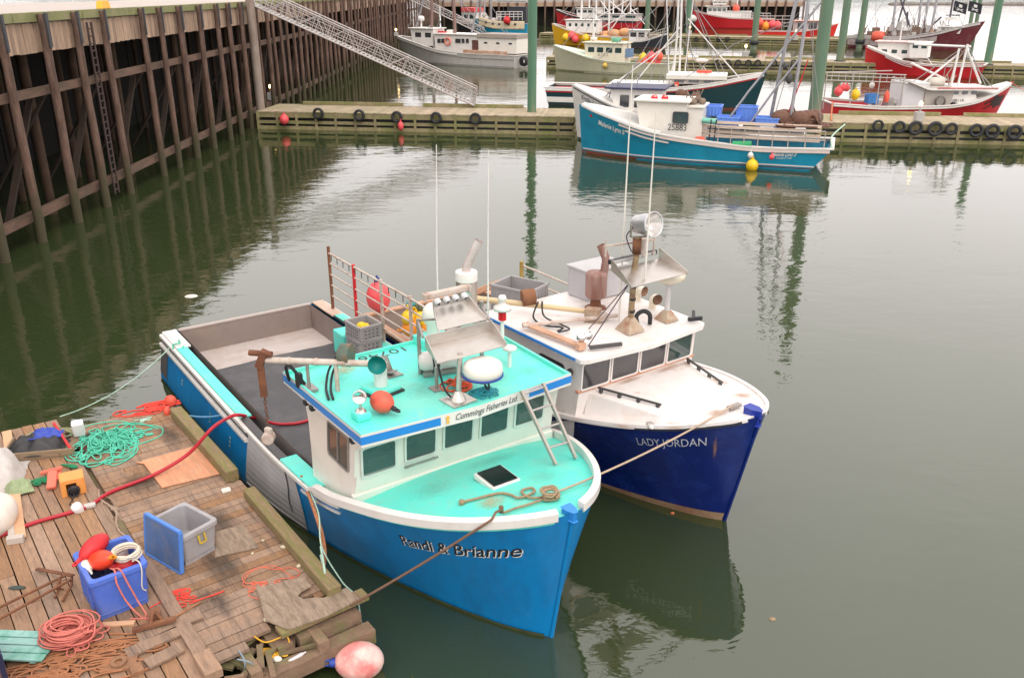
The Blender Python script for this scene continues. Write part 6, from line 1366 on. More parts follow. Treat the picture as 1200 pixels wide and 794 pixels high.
for k, (px, py, s) in enumerate(((333, 640, .07), (351, 662, .06), (312, 725, .06), (308, 633, .03), (296, 648, .03))):
    mb = MB(); mb.ell(at(px, py, FZ + .02), (s, s * .7, .025), 10, 6, rot=RZ(k).to_3x3()); world_obj(mb, 'debris', mat('pale shell', (.6, .52, .36), .8), ('pale yellow scrap by the edge timber', 'pale scrap beside the broken corner timber', 'pale scrap left of the broken plywood', 'tiny pale scrap right of the grey plywood patch', 'tiny pale scrap below the grey plywood patch')[k], 'debris')
mb = MB(); tangle(mb, at(312, 768, FZ - .25), .22, .12, .10, .012, 16, 71); mb.tube(spline([at(298, 745, FZ + .02), at(312, 752, FZ - .1), at(335, 745, FZ - .05), at(340, 758, FZ - .2)], 6), .012, 5); world_obj(mb, 'twine', mat('yellow twine', (.75, .40, .03), .8), 'yellow twine caught in the broken front end of the float', 'rope')
mb = MB(); mb.lathe([(.02, 0), (.03, .03), (.03, .2), (.012, .24), (.012, .27)], at(338, 775, FZ - .26), 10, rot=(RZ(.6) @ RY(R(80))).to_3x3()); world_obj(mb, 'bottle', mat('cloudy plastic', (.6, .55, .55), .25), 'cloudy plastic bottle stuck in the broken front end of the float', 'bottle')
mb = MB(); mb.ell(at(325, 772, FZ - .24), (.07, .05, .05), 10, 6); world_obj(mb, 'foam_scrap', FOAM_W, 'lump of white foam beside the plastic bottle in the float end', 'foam')
mb = MB(); mb.tube(spline([at(280, 762, FZ), at(287, 775, FZ - .02), at(285, 790, FZ - .3)], 6), .012, 5); mb.tube(spline([at(278, 772, FZ), at(292, 775, FZ - .02), at(300, 782, FZ - .2)], 6), .012, 5); world_obj(mb, 'lashing', mat('grey blue twine', (.24, .30, .36), .85), 'blue grey lashing knotted over the front edge of the float', 'rope')
# tied lines between the float corner and the boat
A = M1 @ Vector((9.0, -2.13, 1.42))
e1, e2 = at(385, 690, FZ - .1), at(372, 660, FZ + .1)
mb = MB(); mb.tube(spline([A, at(372, 612, 1.1), at(378, 640, .9), at(383, 690, .6), at(402, 745, .2)], 8), .016, 6); mb.tube(spline([A, at(374, 612, 1.1), at(381, 645, .8), at(379, 665, .75)], 8), .028, 6); world_obj(mb, 'mooring_line', mat('orange brown rope', (.42, .17, .08), .9, var=.3, scale=12), 'orange brown mooring line hanging from the boat gunwale to the float corner', 'rope')
mb = MB(); mb.tube(spline([A + Vector((.03, 0, 0)), at(373, 600, 1.2), at(377, 640, .95), at(400, 680, .6), at(418, 700, .5), at(425, 735, .25), at(440, 762, .02)], 8), .013, 6); mb.tube(spline([at(424, 730, .3), at(414, 745, .25), at(408, 755, .2)], 6), .011, 5); mb.tube(spline([at(376, 650, .9), at(381, 672, .9), at(376, 640, 1.)], 5), .02, 5); world_obj(mb, 'mooring_line', ROPE_GR, 'pale green mooring line hanging from the boat gunwale past the float corner', 'rope')
mb = MB(); mb.tube(spline([H1.pt(.615, 1.3, -1, .03).copy(), H1.pt(.617, .9, -1, .03), H1.pt(.612, .55, -1, .03), H1.pt(.616, .3, -1, .03)], 5), .012, 5); world_obj(mb, 'hanging_line', mat('dark grey line', (.08, .08, .09), .9), 'thin dark line hanging down the grey side panel of the blue boat', 'rope', M=M1)
buoy('buoy', 'big faded pink and white buoy floating beside the broken corner of the float', TR(*at(421, 774, .20)) @ RZ(.25 + PI) @ RY(R(82)), mat('sun bleached pink plastic', (.80, .24, .22), .45, var=.25, scale=1.6, dirt=(.82, .66, .58), damt=.8, dpos=.48, dscale=1.5), (.28, .28, .36), eye=INKB)
for k, (px, py, s, m, lb) in enumerate(((224, 347, .22, FOAM_W, 'pale disc of foam floating astern of the blue boat'), (776, 590, .05, ROPE_O, 'tiny orange leaf floating right of the blue bow'), (788, 601, .04, ROPE_O, 'second tiny orange leaf floating right of the blue bow'), (905, 725, .06, WOOD_T, 'small dark bit of driftwood floating at the lower right'))):
    mb = MB(); mb.ell(at(px, py, .0), (s, s * .8, .03), 12, 6); world_obj(mb, 'flotsam', m, lb, 'flotsam')
# lines to the water and between the boats
def sag(a, b, s, n=14):
    a = Vector(a); b = Vector(b); return [a.lerp(b, i / n) - Vector((0, 0, s * 4 * (i / n) * (1 - i / n))) for i in range(n + 1)]
K = M1 @ Vector((13.16, .08, dz1(13.16, .08) + .05)); cb = M2 @ Vector((10.85, .0, dz2(10.85, 0) + .08))
mb = MB(); mb.tube(sag(K, cb, .10), .018, 6); world_obj(mb, 'bow_line', mat('pale tan rope', (.45, .33, .24), .9, var=.2, scale=20), 'pale tan line stretched from the fore deck knot to the navy boat bow', 'rope')
q = M1 @ Vector((13.06, -.68, dz1(13.06, -.68) + .09)); e = at(412, 708, FZ + .04)
uq = H1.edge(.966, -1); q2 = M1 @ (uq + Vector((.02, -.06, .13))); mb = MB(); mb.tube([q, q.lerp(q2, .6) + Vector((0, 0, .05))] + sag(q2, e, .03), .020, 6); mb.lathe([(.001, -.06), (.035, -.05), (.035, .05), (.001, .06)], q, 8); world_obj(mb, 'bow_line', ROPE_B, 'brown line stretched from the turquoise fore deck down to the float corner', 'rope')
mb = MB(); mb.tube(sag(M1 @ Vector((.9, -2.12, 1.22)), at(70, 488, .3), .25), .014, 5); world_obj(mb, 'stern_line', ROPE_GR, 'pale green line running from the blue boat stern to the far left of the float', 'rope')
mb = MB(); mb.tube(spline([M1 @ Vector((.9, -2.0, 1.28)), M1 @ Vector((1.2, -2.05, 1.32)), M1 @ Vector((1.1, -2.2, 1.25)), M1 @ Vector((1.5, -2.2, 1.1)), M1 @ Vector((1.4, -2.02, 1.3))], 6), .02, 5); world_obj(mb, 'rope_lashing', ROPE_G, 'sea green lashing on the stern gunwale cap', 'rope')
mb = MB(); mb.tube(sag(M1 @ Vector((4.9, -2.13, .95)), at(222, 487, FZ + .2), .05), .022, 5); world_obj(mb, 'spring_line', ROPE_BL, 'faded blue line tying the blue boat to the edge timber of the float', 'rope')
mb = MB(); mb.tube(spline([M1 @ Vector((x, y, .62)) for x, y in ((7.2, -1.0), (7.6, -.4), (8.2, -.3), (8.4, -.8), (7.9, -1.1), (7.4, -.9))], 6), .018, 5); world_obj(mb, 'deck_line', mat('dark grey line', (.08, .08, .09)), 'dark loop of line lying on the rubber matting behind the cabin', 'rope')
# ================================================================== BOATS FARTHER OFF
def proj(v):
    z = v[2] - EYE; d = v[1] * _cp - z * _sp; dn = -(v[1] * _sp + z * _cp); return 600 + FPX * v[0] / d, 397 + FPX * dn / d
class Boat:
    def __init__(s, lb, bow, stern, B, sheer, hull, rake=.8, tlean=.3, deck=None, boot=BOOT, railm=WHITE_P, band=None, deck_drop=.55, fl=1.25, z_off=0, guard=True, near=False):
        b = at(*bow, 0); a = at(*stern, 0); d = b - a; s.L = d.length; h = math.atan2(d.y, d.x)
        s.M = frame_of(a.x, a.y, h); s.t = thing('fishing_boat', lb, 'boat', M=s.M); s.cs = 1 if math.cos(h) < 0 else -1
        s.H = Hull(s.L, B, [(q * s.L, z) for q, z in sheer], rake=rake, Bw=B * .9, tlean=tlean, fl=fl, s0=.6, p=2.2, q=.75); s.B = B
        s.h = s.H.shell('hull', hull, s.t, n=36, nz=8)
        if boot: s.H.patch('boot_stripe', boot, s.h, .0, .998, -.3, .16, sides=(-1, 1), off=.02, n=30, nz=1)
        mb = MB()
        for sd in (-1, 1): s.H.cap(mb, 0, .985, .22, .07, sd, over=.05)
        mb.box((-.02 - tlean, 0, s.H.sh(0) + .03), (.2, 2 * B * .95, .08)); mb.build('gunwale_cap', railm, s.t)
        if band:
            mb = MB()
            for sd in (-1, 1):
                for dz_, hh in band[1:]: s.H.rail(mb, .0, .985, lambda u: s.H.sh(u) - dz_, .05, hh, sd, 30)
            mb.build('rub_rail', band[0], s.h)
        mb = MB()
        def fdeck(a_, b_):
            u = .01 + .975 * a_; p = s.H.edge(u, 1); zz = min(s.H.sh(u) - deck_drop, s.H.sh(.3) - deck_drop + max(0, u - .55) * 3); q = s.H.pt(u, zz, 1); y = max(0, min(q.y, abs(p.y)) - .06) * (1 - 2 * b_); return Vector((q.x - .03, y, zz))
        mb.sheet(fdeck, 24, 4, .05); mb.build('deck', deck or SOLE, s.t)
    def X(s, px, y=0.):
        lo, hi = -4., s.L + 6; f = lambda x: proj(s.M @ Vector((x, y, 1)))[0]
        inc = f(hi) > f(lo)
        for _ in range(40):
            m = (lo + hi) / 2
            if (f(m) < px) == inc: lo = m
            else: hi = m
        return (lo + hi) / 2
    def Z(s, px, py, y=0.):
        x = s.X(px, y); lo, hi = -1., 30.
        for _ in range(40):
            m = (lo + hi) / 2
            if proj(s.M @ Vector((x, y, m)))[1] > py: lo = m
            else: hi = m
        return (lo + hi) / 2
    def P(s, px, py, y=0.): return Vector((s.X(px, y), y, s.Z(px, py, y)))
    def house(s, px0, px1, pyt, wd, m, z0=None, nside=3, nfront=3, roof=.25, rm=None, rake=.25, front=1, wz=(.52, .82), name='wheelhouse', mg=GLASS, y0=0., winm=None, gap=.25, detail=False, thick=.12):
        c = s.cs; yy = y0 + c * wd * .5
        xa, xb = sorted((s.X(px0, yy), s.X(px1, yy))); zt = s.Z((px0 + px1) / 2, pyt, yy)
        if z0 is None: z0 = s.H.sh(min(1, max(0, (xa + xb) / 2 / s.L))) - .7
        w2 = wd / 2; f0, f1 = (rake if front > 0 else 0), (rake if front < 0 else 0)
        mb = MB(); mb.loft([[Vector((xa, y0 - w2, z0)), Vector((xb, y0 - w2, z0)), Vector((xb, y0 + w2, z0)), Vector((xa, y0 + w2, z0))], [Vector((xa - f1, y0 - w2 * .96, zt)), Vector((xb + f0, y0 - w2 * .96, zt)), Vector((xb + f0, y0 + w2 * .96, zt)), Vector((xa - f1, y0 + w2 * .96, zt))]])
        o = mb.build(name, m, s.t); hz = zt - z0
        mb = MB(); mb.box(((xa - f1 + xb + f0) / 2, y0, zt + thick / 2), (xb - xa + f0 + f1 + 2 * roof, wd + 2 * roof, thick)); mb.build('roof', rm or m, s.t, bev=.03)
        def win(A, ux, uz, rect):
            if detail: window(o, A, ux, uz, rect, r=.06, fw=.035, mf=winm or DKGREY, mg=mg)
            else:
                mb = MB(); ux = Vector(ux).normalized(); uz = Vector(uz).normalized(); nn = ux.cross(uz)
                q = [A + ux * u + uz * v + nn * .015 for u, v in rrect(*rect, .06, 3)]; mb.add(q + [p_ - nn * .05 for p_ in q], [tuple(range(len(q)))] + [(i, (i + 1) % len(q), len(q) + (i + 1) % len(q), len(q) + i) for i in range(len(q))]); mb.build('window', mg, o)
        for sd in (-1, 1):
            if nside:
                W_ = xb - xa; st = W_ / nside
                for k in range(nside):
                    u0 = st * k + st * gap / 2 + (.1 if detail else 0); u1 = u0 + st * (1 - gap)
                    slope = Vector((0, -sd * w2 * .04, hz)).normalized()
                    if sd < 0: win(Vector((xa, y0 - w2, z0)), (1, 0, 0), slope, (u0, hz * wz[0], u1, hz * wz[1]))
                    else: win(Vector((xb, y0 + w2, z0)), (-1, 0, 0), slope, (W_ - u1, hz * wz[0], W_ - u0, hz * wz[1]))
        if nfront:
            st = wd * .94 / nfront
            for k in range(nfront):
                u0 = -wd * .47 + st * k + st * .1; u1 = u0 + st * .8
                if front > 0: win(Vector((xb, y0, z0)), (0, 1, 0), (f0, 0, hz), (u0, hz * wz[0], u1, hz * wz[1]))
                else: win(Vector((xa, y0, z0)), (0, -1, 0), (-f1, 0, hz), (u0, hz * wz[0], u1, hz * wz[1]))
        return o, (xa, xb, z0, zt)
    def lines(s, name, segs, r, m, n=6, y=0., parent=None):
        mb = MB()
        for q in segs:
            pts = []
            for e in q: pts.append(s.P(e[0], e[1], e[2] if len(e) > 2 else y))
            mb.tube(pts, r, n)
        return mb.build(name, m, parent or s.t)
    def rails(s, u0, u1, hgt, m=ALU, sides=(-1, 1), nr=2, r=.03, np_=8):
        mb = MB()
        for sd in sides:
            for k in range(nr): mb.tube([s.H.edge(u0 + (u1 - u0) * i / 12, sd, .1, hgt * (k + 1) / nr) for i in range(13)], r, 5)
            for i in range(np_ + 1): u = u0 + (u1 - u0) * i / np_; mb.tube([s.H.edge(u, sd, .1, 0), s.H.edge(u, sd, .1, hgt)], r, 5)
        return mb.build('guard_rail', m, s.t)
    def box_at(s, px0, px1, pyt, pyb, wd, y, name, m, lb, cat, group=None):
        xa, xb = sorted((s.X(px0, y), s.X(px1, y))); zt = s.Z((px0 + px1) / 2, pyt, y); zb = s.Z((px0 + px1) / 2, pyb, y)
        return s.M @ TR((xa + xb) / 2, y, zb), xb - xa, zt - zb
    def ball(s, px, py, r, y, name, m, lb, group=None, cat='buoy', tall=1.1):
        return buoy(name, lb, s.M @ TR(*s.P(px, py, y)), m, (r, r, r * tall), group=group)
    def text(s, txt, uL, uR, dz, size, m, shear=0, bold=0, name='boat_name', off=.02):
        """uL, uR: stations of the left and right end of the lettering as read from outside"""
        V, F, W_ = text_mesh(txt, size, shear, bold); mb = MB()
        mb.add([s.H.pt(uL + (uR - uL) * v[0] / W_, s.H.sh(uL + (uR - uL) * v[0] / W_) - dz + v[1], s.cs, off) for v in V], F); return mb.build(name, m, s.h)
    def wall_text(s, txt, px0, px1, py, size, wd, m, parent, z_=None, name='registration_number', off=.02):
        y = s.cs * (wd / 2 + off); xa = s.X(px0, y); xb = s.X(px1, y); z = s.Z((px0 + px1) / 2, py, y); V, F, W_ = text_mesh(txt, size); mb = MB()
        mb.add([Vector((xa + (xb - xa) * v[0] / W_, y, z + v[1])) for v in V], F); return mb.build(name, m, parent)
    def mast(s, px, pyt, pyb, r, m, y=0., name='mast', lean=0):
        b = s.P(px, pyb, y); t = s.P(px, pyt, y); mb = MB(); mb.tube([b, b.lerp(t, .5), Vector((b.x + lean, y, t.z))], [r, r * .9, r * .65], 8); return mb.build(name, m, s.t)
GREYPOLE = mat('galvanised pole', (.36, .35, .37), .5, .4, var=.15, scale=3)
WPOLE = mat('white pole', (.72, .69, .67), .45, var=.06)
WIRE = mat('rigging wire', (.30, .28, .28), .6, .3)
# ---- teal boat with the number on its cabin
T = Boat('teal boat with a white cabin, blue totes and tall grey rigging, before the far docks', (682, 178), (950, 194), 2.15, [(0, 1.25), (.2, 1.15), (.45, 1.35), (.65, 1.65), (.85, 2.3), (1, 2.8)], TEAL_H, rake=.25, tlean=1.0, band=None, deck=mat('grey working deck', (.36, .33, .31), .8, var=.15))
mb = MB()
for sd in (-1, 1): T.H.rail(mb, 0, .62, lambda u: T.H.sh(u) - .10, .05, .24, sd, 30); T.H.rail(mb, .60, .80, lambda u: T.H.sh(u) - .12 - .05 * (u - .6), .05, .14, sd, 20); T.H.rail(mb, .58, .77, lambda u: T.H.sh(u) - .36, .05, .12, sd, 20); T.H.rail(mb, 0, .99, lambda u: .26, .03, .07, sd, 40)
mb.build('rub_rail', mat('cream pink paint', (.66, .55, .50), .5, var=.08), T.h)
mb = MB()
for sd in (-1, 1): T.H.cap(mb, .62, .985, .5, .10, sd, over=.02, dz=.04)
mb.build('bow_bulwark', WHITE_P, T.t); T.H.deck('whaleback', mat('pale grey foredeck', (.58, .55, .52), .5, var=.08), T.t, .68, .985, dz=.06, camber=.1, inset=.1)
wo_, ext = T.house(752, 802, 120, 2.4, CREAM_P, z0=1.0, nside=0, nfront=3, roof=.15, rake=.45, front=1, wz=(.60, .86), detail=True)
xa, xb, z0, zt = ext
mb = MB(); yv = 1.25 * T.cs
window(wo_, Vector((T.X(784, yv), yv, 1.0)) if T.cs > 0 else Vector((T.X(764, yv), yv, 1.0)), (-1 if T.cs > 0 else 1, 0, 0), (0, -.017 * T.cs, 1), (.1, T.Z(772, 144, yv) - 1.0, 1.0, T.Z(772, 130, yv) - 1.0), r=.12, fw=.05, mf=DKGREY, mg=GLASS)
T.wall_text('25883', 781, 803, 153, .52, 2.5, INK, wo_)
T.house(802, 821, 127, 2.1, CREAM_P, z0=.9, nside=0, nfront=0, roof=.05, name='deckhouse')
T.text('Melanie Lynn II', .90, .775, .62, .42, INKW, shear=.2, bold=.01); T.text('Melanie Lynn II', .165, .085, .40, .30, INKW, shear=.2, bold=.006); T.text('DIGBY, NS', .148, .095, .56, .14, INKW)
mb = MB(); c0 = T.H.pt(.935, 2.35, T.cs, .02); mb.add([T.H.pt(.935 + .010 * math.cos(t), 2.30 + .13 * math.sin(t), T.cs, .02) for t in (PI / 2, PI / 2 + 2.1, PI / 2 + 4.2)], [(0, 1, 2)]); mb.build('bow_emblem', INKR, T.h)
for k, (px0, px1, a, b, y, lb) in enumerate(((826, 843, 123, 137, -.9, 'blue tote nearest the cabin on the teal boat deck'), (860, 884, 124, 145, -.9, 'tallest blue tote in the middle of the teal boat deck'), (839, 864, 136, 148, .2, 'low blue tote in front on the teal boat deck'), (883, 910, 137, 149, .2, 'blue tote nearest the brown nets on the teal boat'))):
    Mx, l, hh = T.box_at(px0, px1, a, b, 1., y, 'tote', None, None, None); Mx[2][3] = Mx.translation.z
    tote('tote', lb, Mx, TOTE_L, l, 1.1, hh, group='blue totes on the teal boat deck')
mb = MB()
for q in range(9): g = random.Random(q); p = T.P(905 + 46 * g.random(), 146 - 9 * g.random(), -.6 + g.random()); mb.ell(p, (.55, .5, .45), 10, 7)
p = T.P(928, 146, -.2); tangle(mb, p, 1.5, .9, 1.2, .05, 60, 81); tag(mb.build('net_heap', NET, None, M=T.M), 'heap of brown nets at the stern of the teal boat', 'net')
mb = MB(); xs0, xs1 = T.X(812), T.X(960)
for k, (z, y) in enumerate(((1.5, .85), (1.75, .80), (2.02, .78), (2.25, .76))): mb.box(((xs0 + xs1) / 2, T.cs * y, z), (abs(xs1 - xs0), .1, .15))
mb.build('pound_board', mat('pale worn boards', (.55, .43, .34), .8, var=.2, island=.3, stretch=(1, 6, 6)), T.t)
mb = MB(); mb.box(((xs0 + xs1) / 2, T.cs * .9, 1.9), (abs(xs1 - xs0) * .75, .05, .08)); mb.build('pound_board', DKGREY, T.t)
T.rails(.02, .43, .95, m=mat('rusty pale rail', (.45, .37, .32), .6), sides=(T.cs,), r=.028)
T.lines('mast', [[(929, -40), (926, 60), (922, 148)], [(918, -30), (907, 60), (899, 148, -.8)]], .095, GREYPOLE, 8)
T.lines('boom', [[(942, 2), (871, 108), (853, 137)], [(927, 66), (899, 108), (876, 146)]], .065, GREYPOLE, 7)
T.lines('rigging', [[(922, 20), (850, 52), (800, 90)], [(926, 0), (960, 150)], [(918, 60), (905, 130)], [(934, 10), (948, 140)]], .02, WIRE, 4)
T.lines('rigging_red', [[(935, 70), (922, 125)], [(931, 90), (917, 140)]], .03, BUOY_R, 4)
mb = MB(); mb.ell(T.P(916, 92), (.18, .18, .3), 10, 8); mb.ell(T.P(910, 77), (.15, .15, .2), 10, 8); mb.build('mast_block', DKGREY, T.t)
T.lines('deck_ladder', [[(831, 140, 1.4), (830, 165, 1.5)], [(837, 140, 1.4), (836, 165, 1.5)]], .04, BLACKP, 5)
for k, (px, lb) in enumerate(((764, 'left red jug on the roof of the teal boat'), (776, 'right red jug on the roof of the teal boat'))):
    Mx, l, hh = T.box_at(px - 4, px + 4, 119, 125, .4, .55 * T.cs, '', None, None, None)
    mb = MB(); mb.box((0, 0, .22 + .12), (.38, .24, .44)); mb.cyl((.1, 0, .54), (.1, 0, .64), .05, 8); mb.tube([(-.14, 0, .56), (-.1, 0, .64), (.05, 0, .62)], .03, 6); tag(mb.build('fuel_jug', BUOY_R, None, M=Mx, bev=.05), lb, 'jug', 'red jugs on the teal boat roof')
mb = MB(); p = T.P(762, 119, 0); mb.lathe([(.001, 0), (.3, 0), (.32, .15), (.2, .28), (.001, .3)], p, 16); mb.build('radar_dome', CREAM_P, T.t)
mb = MB()
for q in range(7): g = random.Random(40 + q); p = T.P(800 + 22 * g.random(), 117 + 5 * g.random(), (g.random() - .5)); mb.ell(p, (.22, .2, .2), 8, 6); mb.cyl(p, p + Vector((g.random() - .5, 0, .6)), .04, 6)
mb.build('winch_gear', mat('grimy brown gear', (.22, .16, .12), .8, var=.4, scale=5), T.t)
T.ball(883, 194, .33, 2.42 * T.cs, 'buoy', YEL, 'bright yellow buoy hanging on the side of the teal boat at the waterline')
T.ball(905, 184, .14, 2.35 * T.cs, 'float', BUOY_P, 'small pink float hanging on the teal hull right of the yellow buoy')
T.ball(880, 182, .16, 2.35 * T.cs, 'float', WHITE_P, 'small white float hanging just above the yellow buoy')
mb = MB(); a, b = T.P(858, 169, 1.9 * T.cs), T.P(880, 169, 1.9 * T.cs); mb.tube([a, b], .18, 10); tag(mb.build('fender', mat('green fender plastic', (.03, .32, .12), .5), None, M=T.M), 'green fender lying along the gunwale of the teal boat', 'fender')
mb = MB(); a, b = T.P(821, 141, 1.0 * T.cs), T.P(838, 143, 1.0 * T.cs); mb.tube([a, b], .16, 10); tag(mb.build('roll', mat('sea green roll', (.18, .48, .38), .6), None, M=T.M), 'sea green roll by the ladder of the teal boat', 'roll')
mb = MB(); p = T.P(820, 164, 1.5 * T.cs); mb.ell(p, (.36, .2, .2), 10, 6); tag(mb.build('red_tub', BUOY_O, None, M=T.M), 'red orange tub lying on the deck behind the teal boat cabin', 'tub')
mb = MB(); mb.tube(spline([T.M @ T.H.edge(.0, T.cs, .2, .1), at(975, 160, 1.2), at(990, 146, 1.25)], 6), .05, 5); tag(mb.build('stern_line', ROPE_GR, None), 'pale green line from the teal boat stern to the right hand dock', 'rope')
# ---- white bowed boat between the teal boat and the dock
E_ = Boat('white boat showing only its bow and cabin behind the teal boat', (677, 163), (860, 172), 1.9, [(0, 1.3), (.4, 1.5), (.7, 2.3), (1, 3.5)], WHITE_P, rake=.5, band=(BLACKP, (.12, .06)), boot=mat('dark weedy stripe', (.06, .06, .05), .8))
E_.text('Emily J', .94, .86, .55, .40, INK, shear=.25)
E_.H.deck('whaleback', WHITE_P, E_.t, .62, .985, dz=.02, camber=.1)
E_.house(722, 772, 105, 2.3, WHITE_P, z0=1.4, nside=3, nfront=3, roof=.3, rake=.5, rm=mat('navy roof edge', (.03, .03, .08), .5), wz=(.45, .82), gap=.35, winm=WHITE_P, mg=GLASSB)
E_.lines('rigging', [[(710, 128), (716, 96)], [(716, 128), (722, 95)], [(742, 105), (748, 84)], [(700, 122), (757, 60)]], .035, GREYPOLE, 5)
mb = MB(); mb.ell(E_.P(795, 110), (.35, .3, .3), 10, 8); mb.ell(E_.P(812, 113), (.3, .3, .25), 10, 8); mb.build('deck_gear', NET, E_.t)
# ---- dark green hulled boat behind the dock, bow to the right
G_ = Boat('dark green and white boat with red line and white masts, bow to the right', (884, 128), (648, 121), 2.2, [(0, 1.5), (.4, 1.5), (.7, 1.9), (1, 2.9)], DKGREEN_H, rake=.7, tlean=.3, band=(BUOY_R, (.30, .10)))
mb = MB()
for sd in (-1, 1): G_.H.rail(mb, 0, .99, lambda u: G_.H.sh(u) - .10, .06, .30, sd, 30)
mb.build('white_strake', WHITE_P, G_.h)
mb = MB()
for sd in (-1, 1): G_.H.rail(mb, 0, .30, lambda u: .55, .05, .5, sd, 12)
mb.build('pale_panel', WHITE_P, G_.h)
G_.house(716, 790, 100, 3.0, WHITE_P, z0=1.0, nside=3, nfront=0, roof=.2, rake=0, rm=WHITE_P, name='deckhouse', wz=(.2, .55), gap=.5)
G_.house(786, 838, 93, 2.6, CREAM_P, z0=2.0, nside=3, nfront=3, roof=.45, rake=.35, wz=(.30, .80), gap=.3, mg=GLASSB, thick=.35)
G_.lines('roof_stripe', [[(716, 99, -1.75), (790, 101, -1.75)]], .11, BLACKP, 4)
G_.lines('mast', [[(795, 108), (793, 40), (790, -40)], [(787, 108), (789, 40), (787, -40)]], .09, WPOLE, 8)
G_.lines('boom', [[(793, 30), (745, 95)], [(793, 42), (722, 96)], [(800, 22), (865, 92)], [(790, 60), (782, 100)], [(812, 100), (822, 78), (835, 98)]], .055, WPOLE, 6); G_.lines('mast', [[(800, 104), (803, 30), (806, -30)], [(784, 104), (778, 40), (772, -30)]], .05, WPOLE, 6)
G_.lines('rigging', [[(794, -20), (700, 70)], [(794, -10), (850, 60)], [(790, 0), (776, 100)], [(796, 0), (806, 100)], [(792, 20), (770, 100)], [(796, 10), (815, 98)], [(794, -20), (730, 98)], [(794, -20), (842, 90)], [(788, -30), (760, 98)], [(790, 40), (830, 92)], [(803, 0), (848, 88)], [(780, 30), (740, 98)]], .03, WIRE, 4)
mb = MB(); p = G_.P(819, 71); mb.ell(p, (.55, .3, .16), 12, 6); mb.build('radar_scanner', WHITE_P, G_.t)
mb = MB(); p = G_.P(823, 84, -.6); mb.box(p, (1.2, .5, .2)); mb.box(G_.P(792, 100, -1.6), (.35, .12, .5)); mb.build('roof_gear', BUOY_O, G_.t)
# ---- cream boat
C_ = Boat('pale cream boat with a long cabin, moored at the middle dock', (652, 82), (784, 88), 2.1, [(0, 1.3), (.35, 1.3), (.6, 1.6), (.82, 2.3), (1, 2.9)], CREAM_H, rake=.5, boot=mat('olive boot stripe', (.25, .25, .13), .7), band=(mat('pale olive line', (.45, .42, .28)), (.14, .07)), railm=mat('pale mint deck paint', (.55, .62, .50), .5))
C_.H.deck('whaleback', mat('pale mint deck paint', (.55, .62, .50)), C_.t, .62, .985, dz=.03, camber=.1)
hc, ex = C_.house(687, 729, 51, 2.6, mat('cream cabin paint', (.70, .64, .50), .5, var=.05), z0=1.0, nside=4, nfront=3, roof=.2, rake=.35, wz=(.56, .80), gap=.3)
C_.wall_text('6163', 700, 712, 66, .55, 2.6, mat('beige number', (.40, .36, .24)), hc)
C_.mast(694, 10, 52, .10, WPOLE); C_.lines('rigging', [[(694, 14), (727, 50)], [(694, 20), (676, 58)]], .025, WIRE, 4)
mb = MB(); p = C_.P(721, 50); mb.lathe([(.001, 0), (.55, 0), (.6, .5), (.5, .55), (.001, .55)], p, 14); mb.build('green_tub', mat('dull green tub', (.12, .36, .24), .5), C_.t)
mb = MB(); p = C_.P(695, 47); mb.lathe([(.001, 0), (.4, 0), (.4, .3), (.001, .35)], p, 14); mb.cyl(p, p + Vector((0, 0, 1.4)), .1, 8); mb.build('radar_dome', WHITE_P, C_.t)
Mx, l, hh = C_.box_at(730, 740, 57, 67, 1., 0, '', None, None, None); stack_crate('fish_crate', 'blue crate behind the cabin of the cream boat', Mx, mat('steel blue crate', (.16, .26, .42), .6), (l, 1., hh), holes=False)
for k, (px, py, m) in enumerate(((753, 68, YEL), (757, 73, BUOY_P), (763, 67, BUOY_P), (769, 71, BUOY_P), (766, 77, ORG), (759, 78, ORG), (751, 76, BUOY_O), (771, 66, BUOY_O))):
    C_.ball(px, py, .52, .9 * C_.cs + .15 * (k % 3), 'buoy', m, ('yellow buoy at the left of the bunch on the cream boat stern', 'pink buoy near the middle left of the bunch on the cream boat stern', 'pink buoy at the top of the bunch on the cream boat stern', 'pink buoy at the right of the bunch on the cream boat stern', 'yellow orange buoy lowest right in the bunch on the cream boat stern', 'yellow orange buoy lowest middle in the bunch on the cream boat stern', 'orange red buoy lowest left in the bunch on the cream boat stern', 'orange red buoy at the upper right of the bunch on the cream boat stern')[k], group='buoys bunched on the cream boat stern')
C_.ball(709, 77, .3, 2.3 * C_.cs, 'float', mat('ochre float', (.6, .4, .08), .5), 'ochre float hanging on the side of the cream boat')
mb = MB(); p = C_.P(746, 77, .5); mb.box(p, (.9, .6, .6)); tag(mb.build('bait_box', WHITE_P, None, M=C_.M, bev=.06), 'white box on the stern of the cream boat left of the buoys', 'box')
# ---- yellow boat and its neighbours
Y_ = Boat('yellow boat with a white cabin at the far dock behind the cream boat', (650, 53), (745, 55), 2.4, [(0, 1.6), (.5, 1.8), (.8, 2.7), (1, 3.6)], YELLOW_H, rake=.6, band=(WHITE_P, (.1, .1)))
Y_.house(664, 700, 24, 3.0, WHITE_P, z0=2.2, nside=5, nfront=3, roof=.2, rake=.3, wz=(.5, .75), gap=.6)
Y_.lines('mast', [[(698, 45), (697, -30)], [(713, 45), (712, -30)], [(680, 28), (681, -20)]], .16, WPOLE, 6)
Y_.lines('boom', [[(697, 22), (735, 0)], [(712, 40), (745, -10)], [(700, 35), (745, 10)]], .1, WPOLE, 6)
mb = MB()
for q in range(8): g = random.Random(60 + q); mb.ell(Y_.P(708 + 26 * g.random(), 36 + 12 * g.random(), g.random()), (1.2, .7, .7), 8, 6)
mb.build('orange_tarpaulin', mat('salmon orange tarpaulin', (.66, .34, .16), .7, var=.25, scale=1), Y_.t)
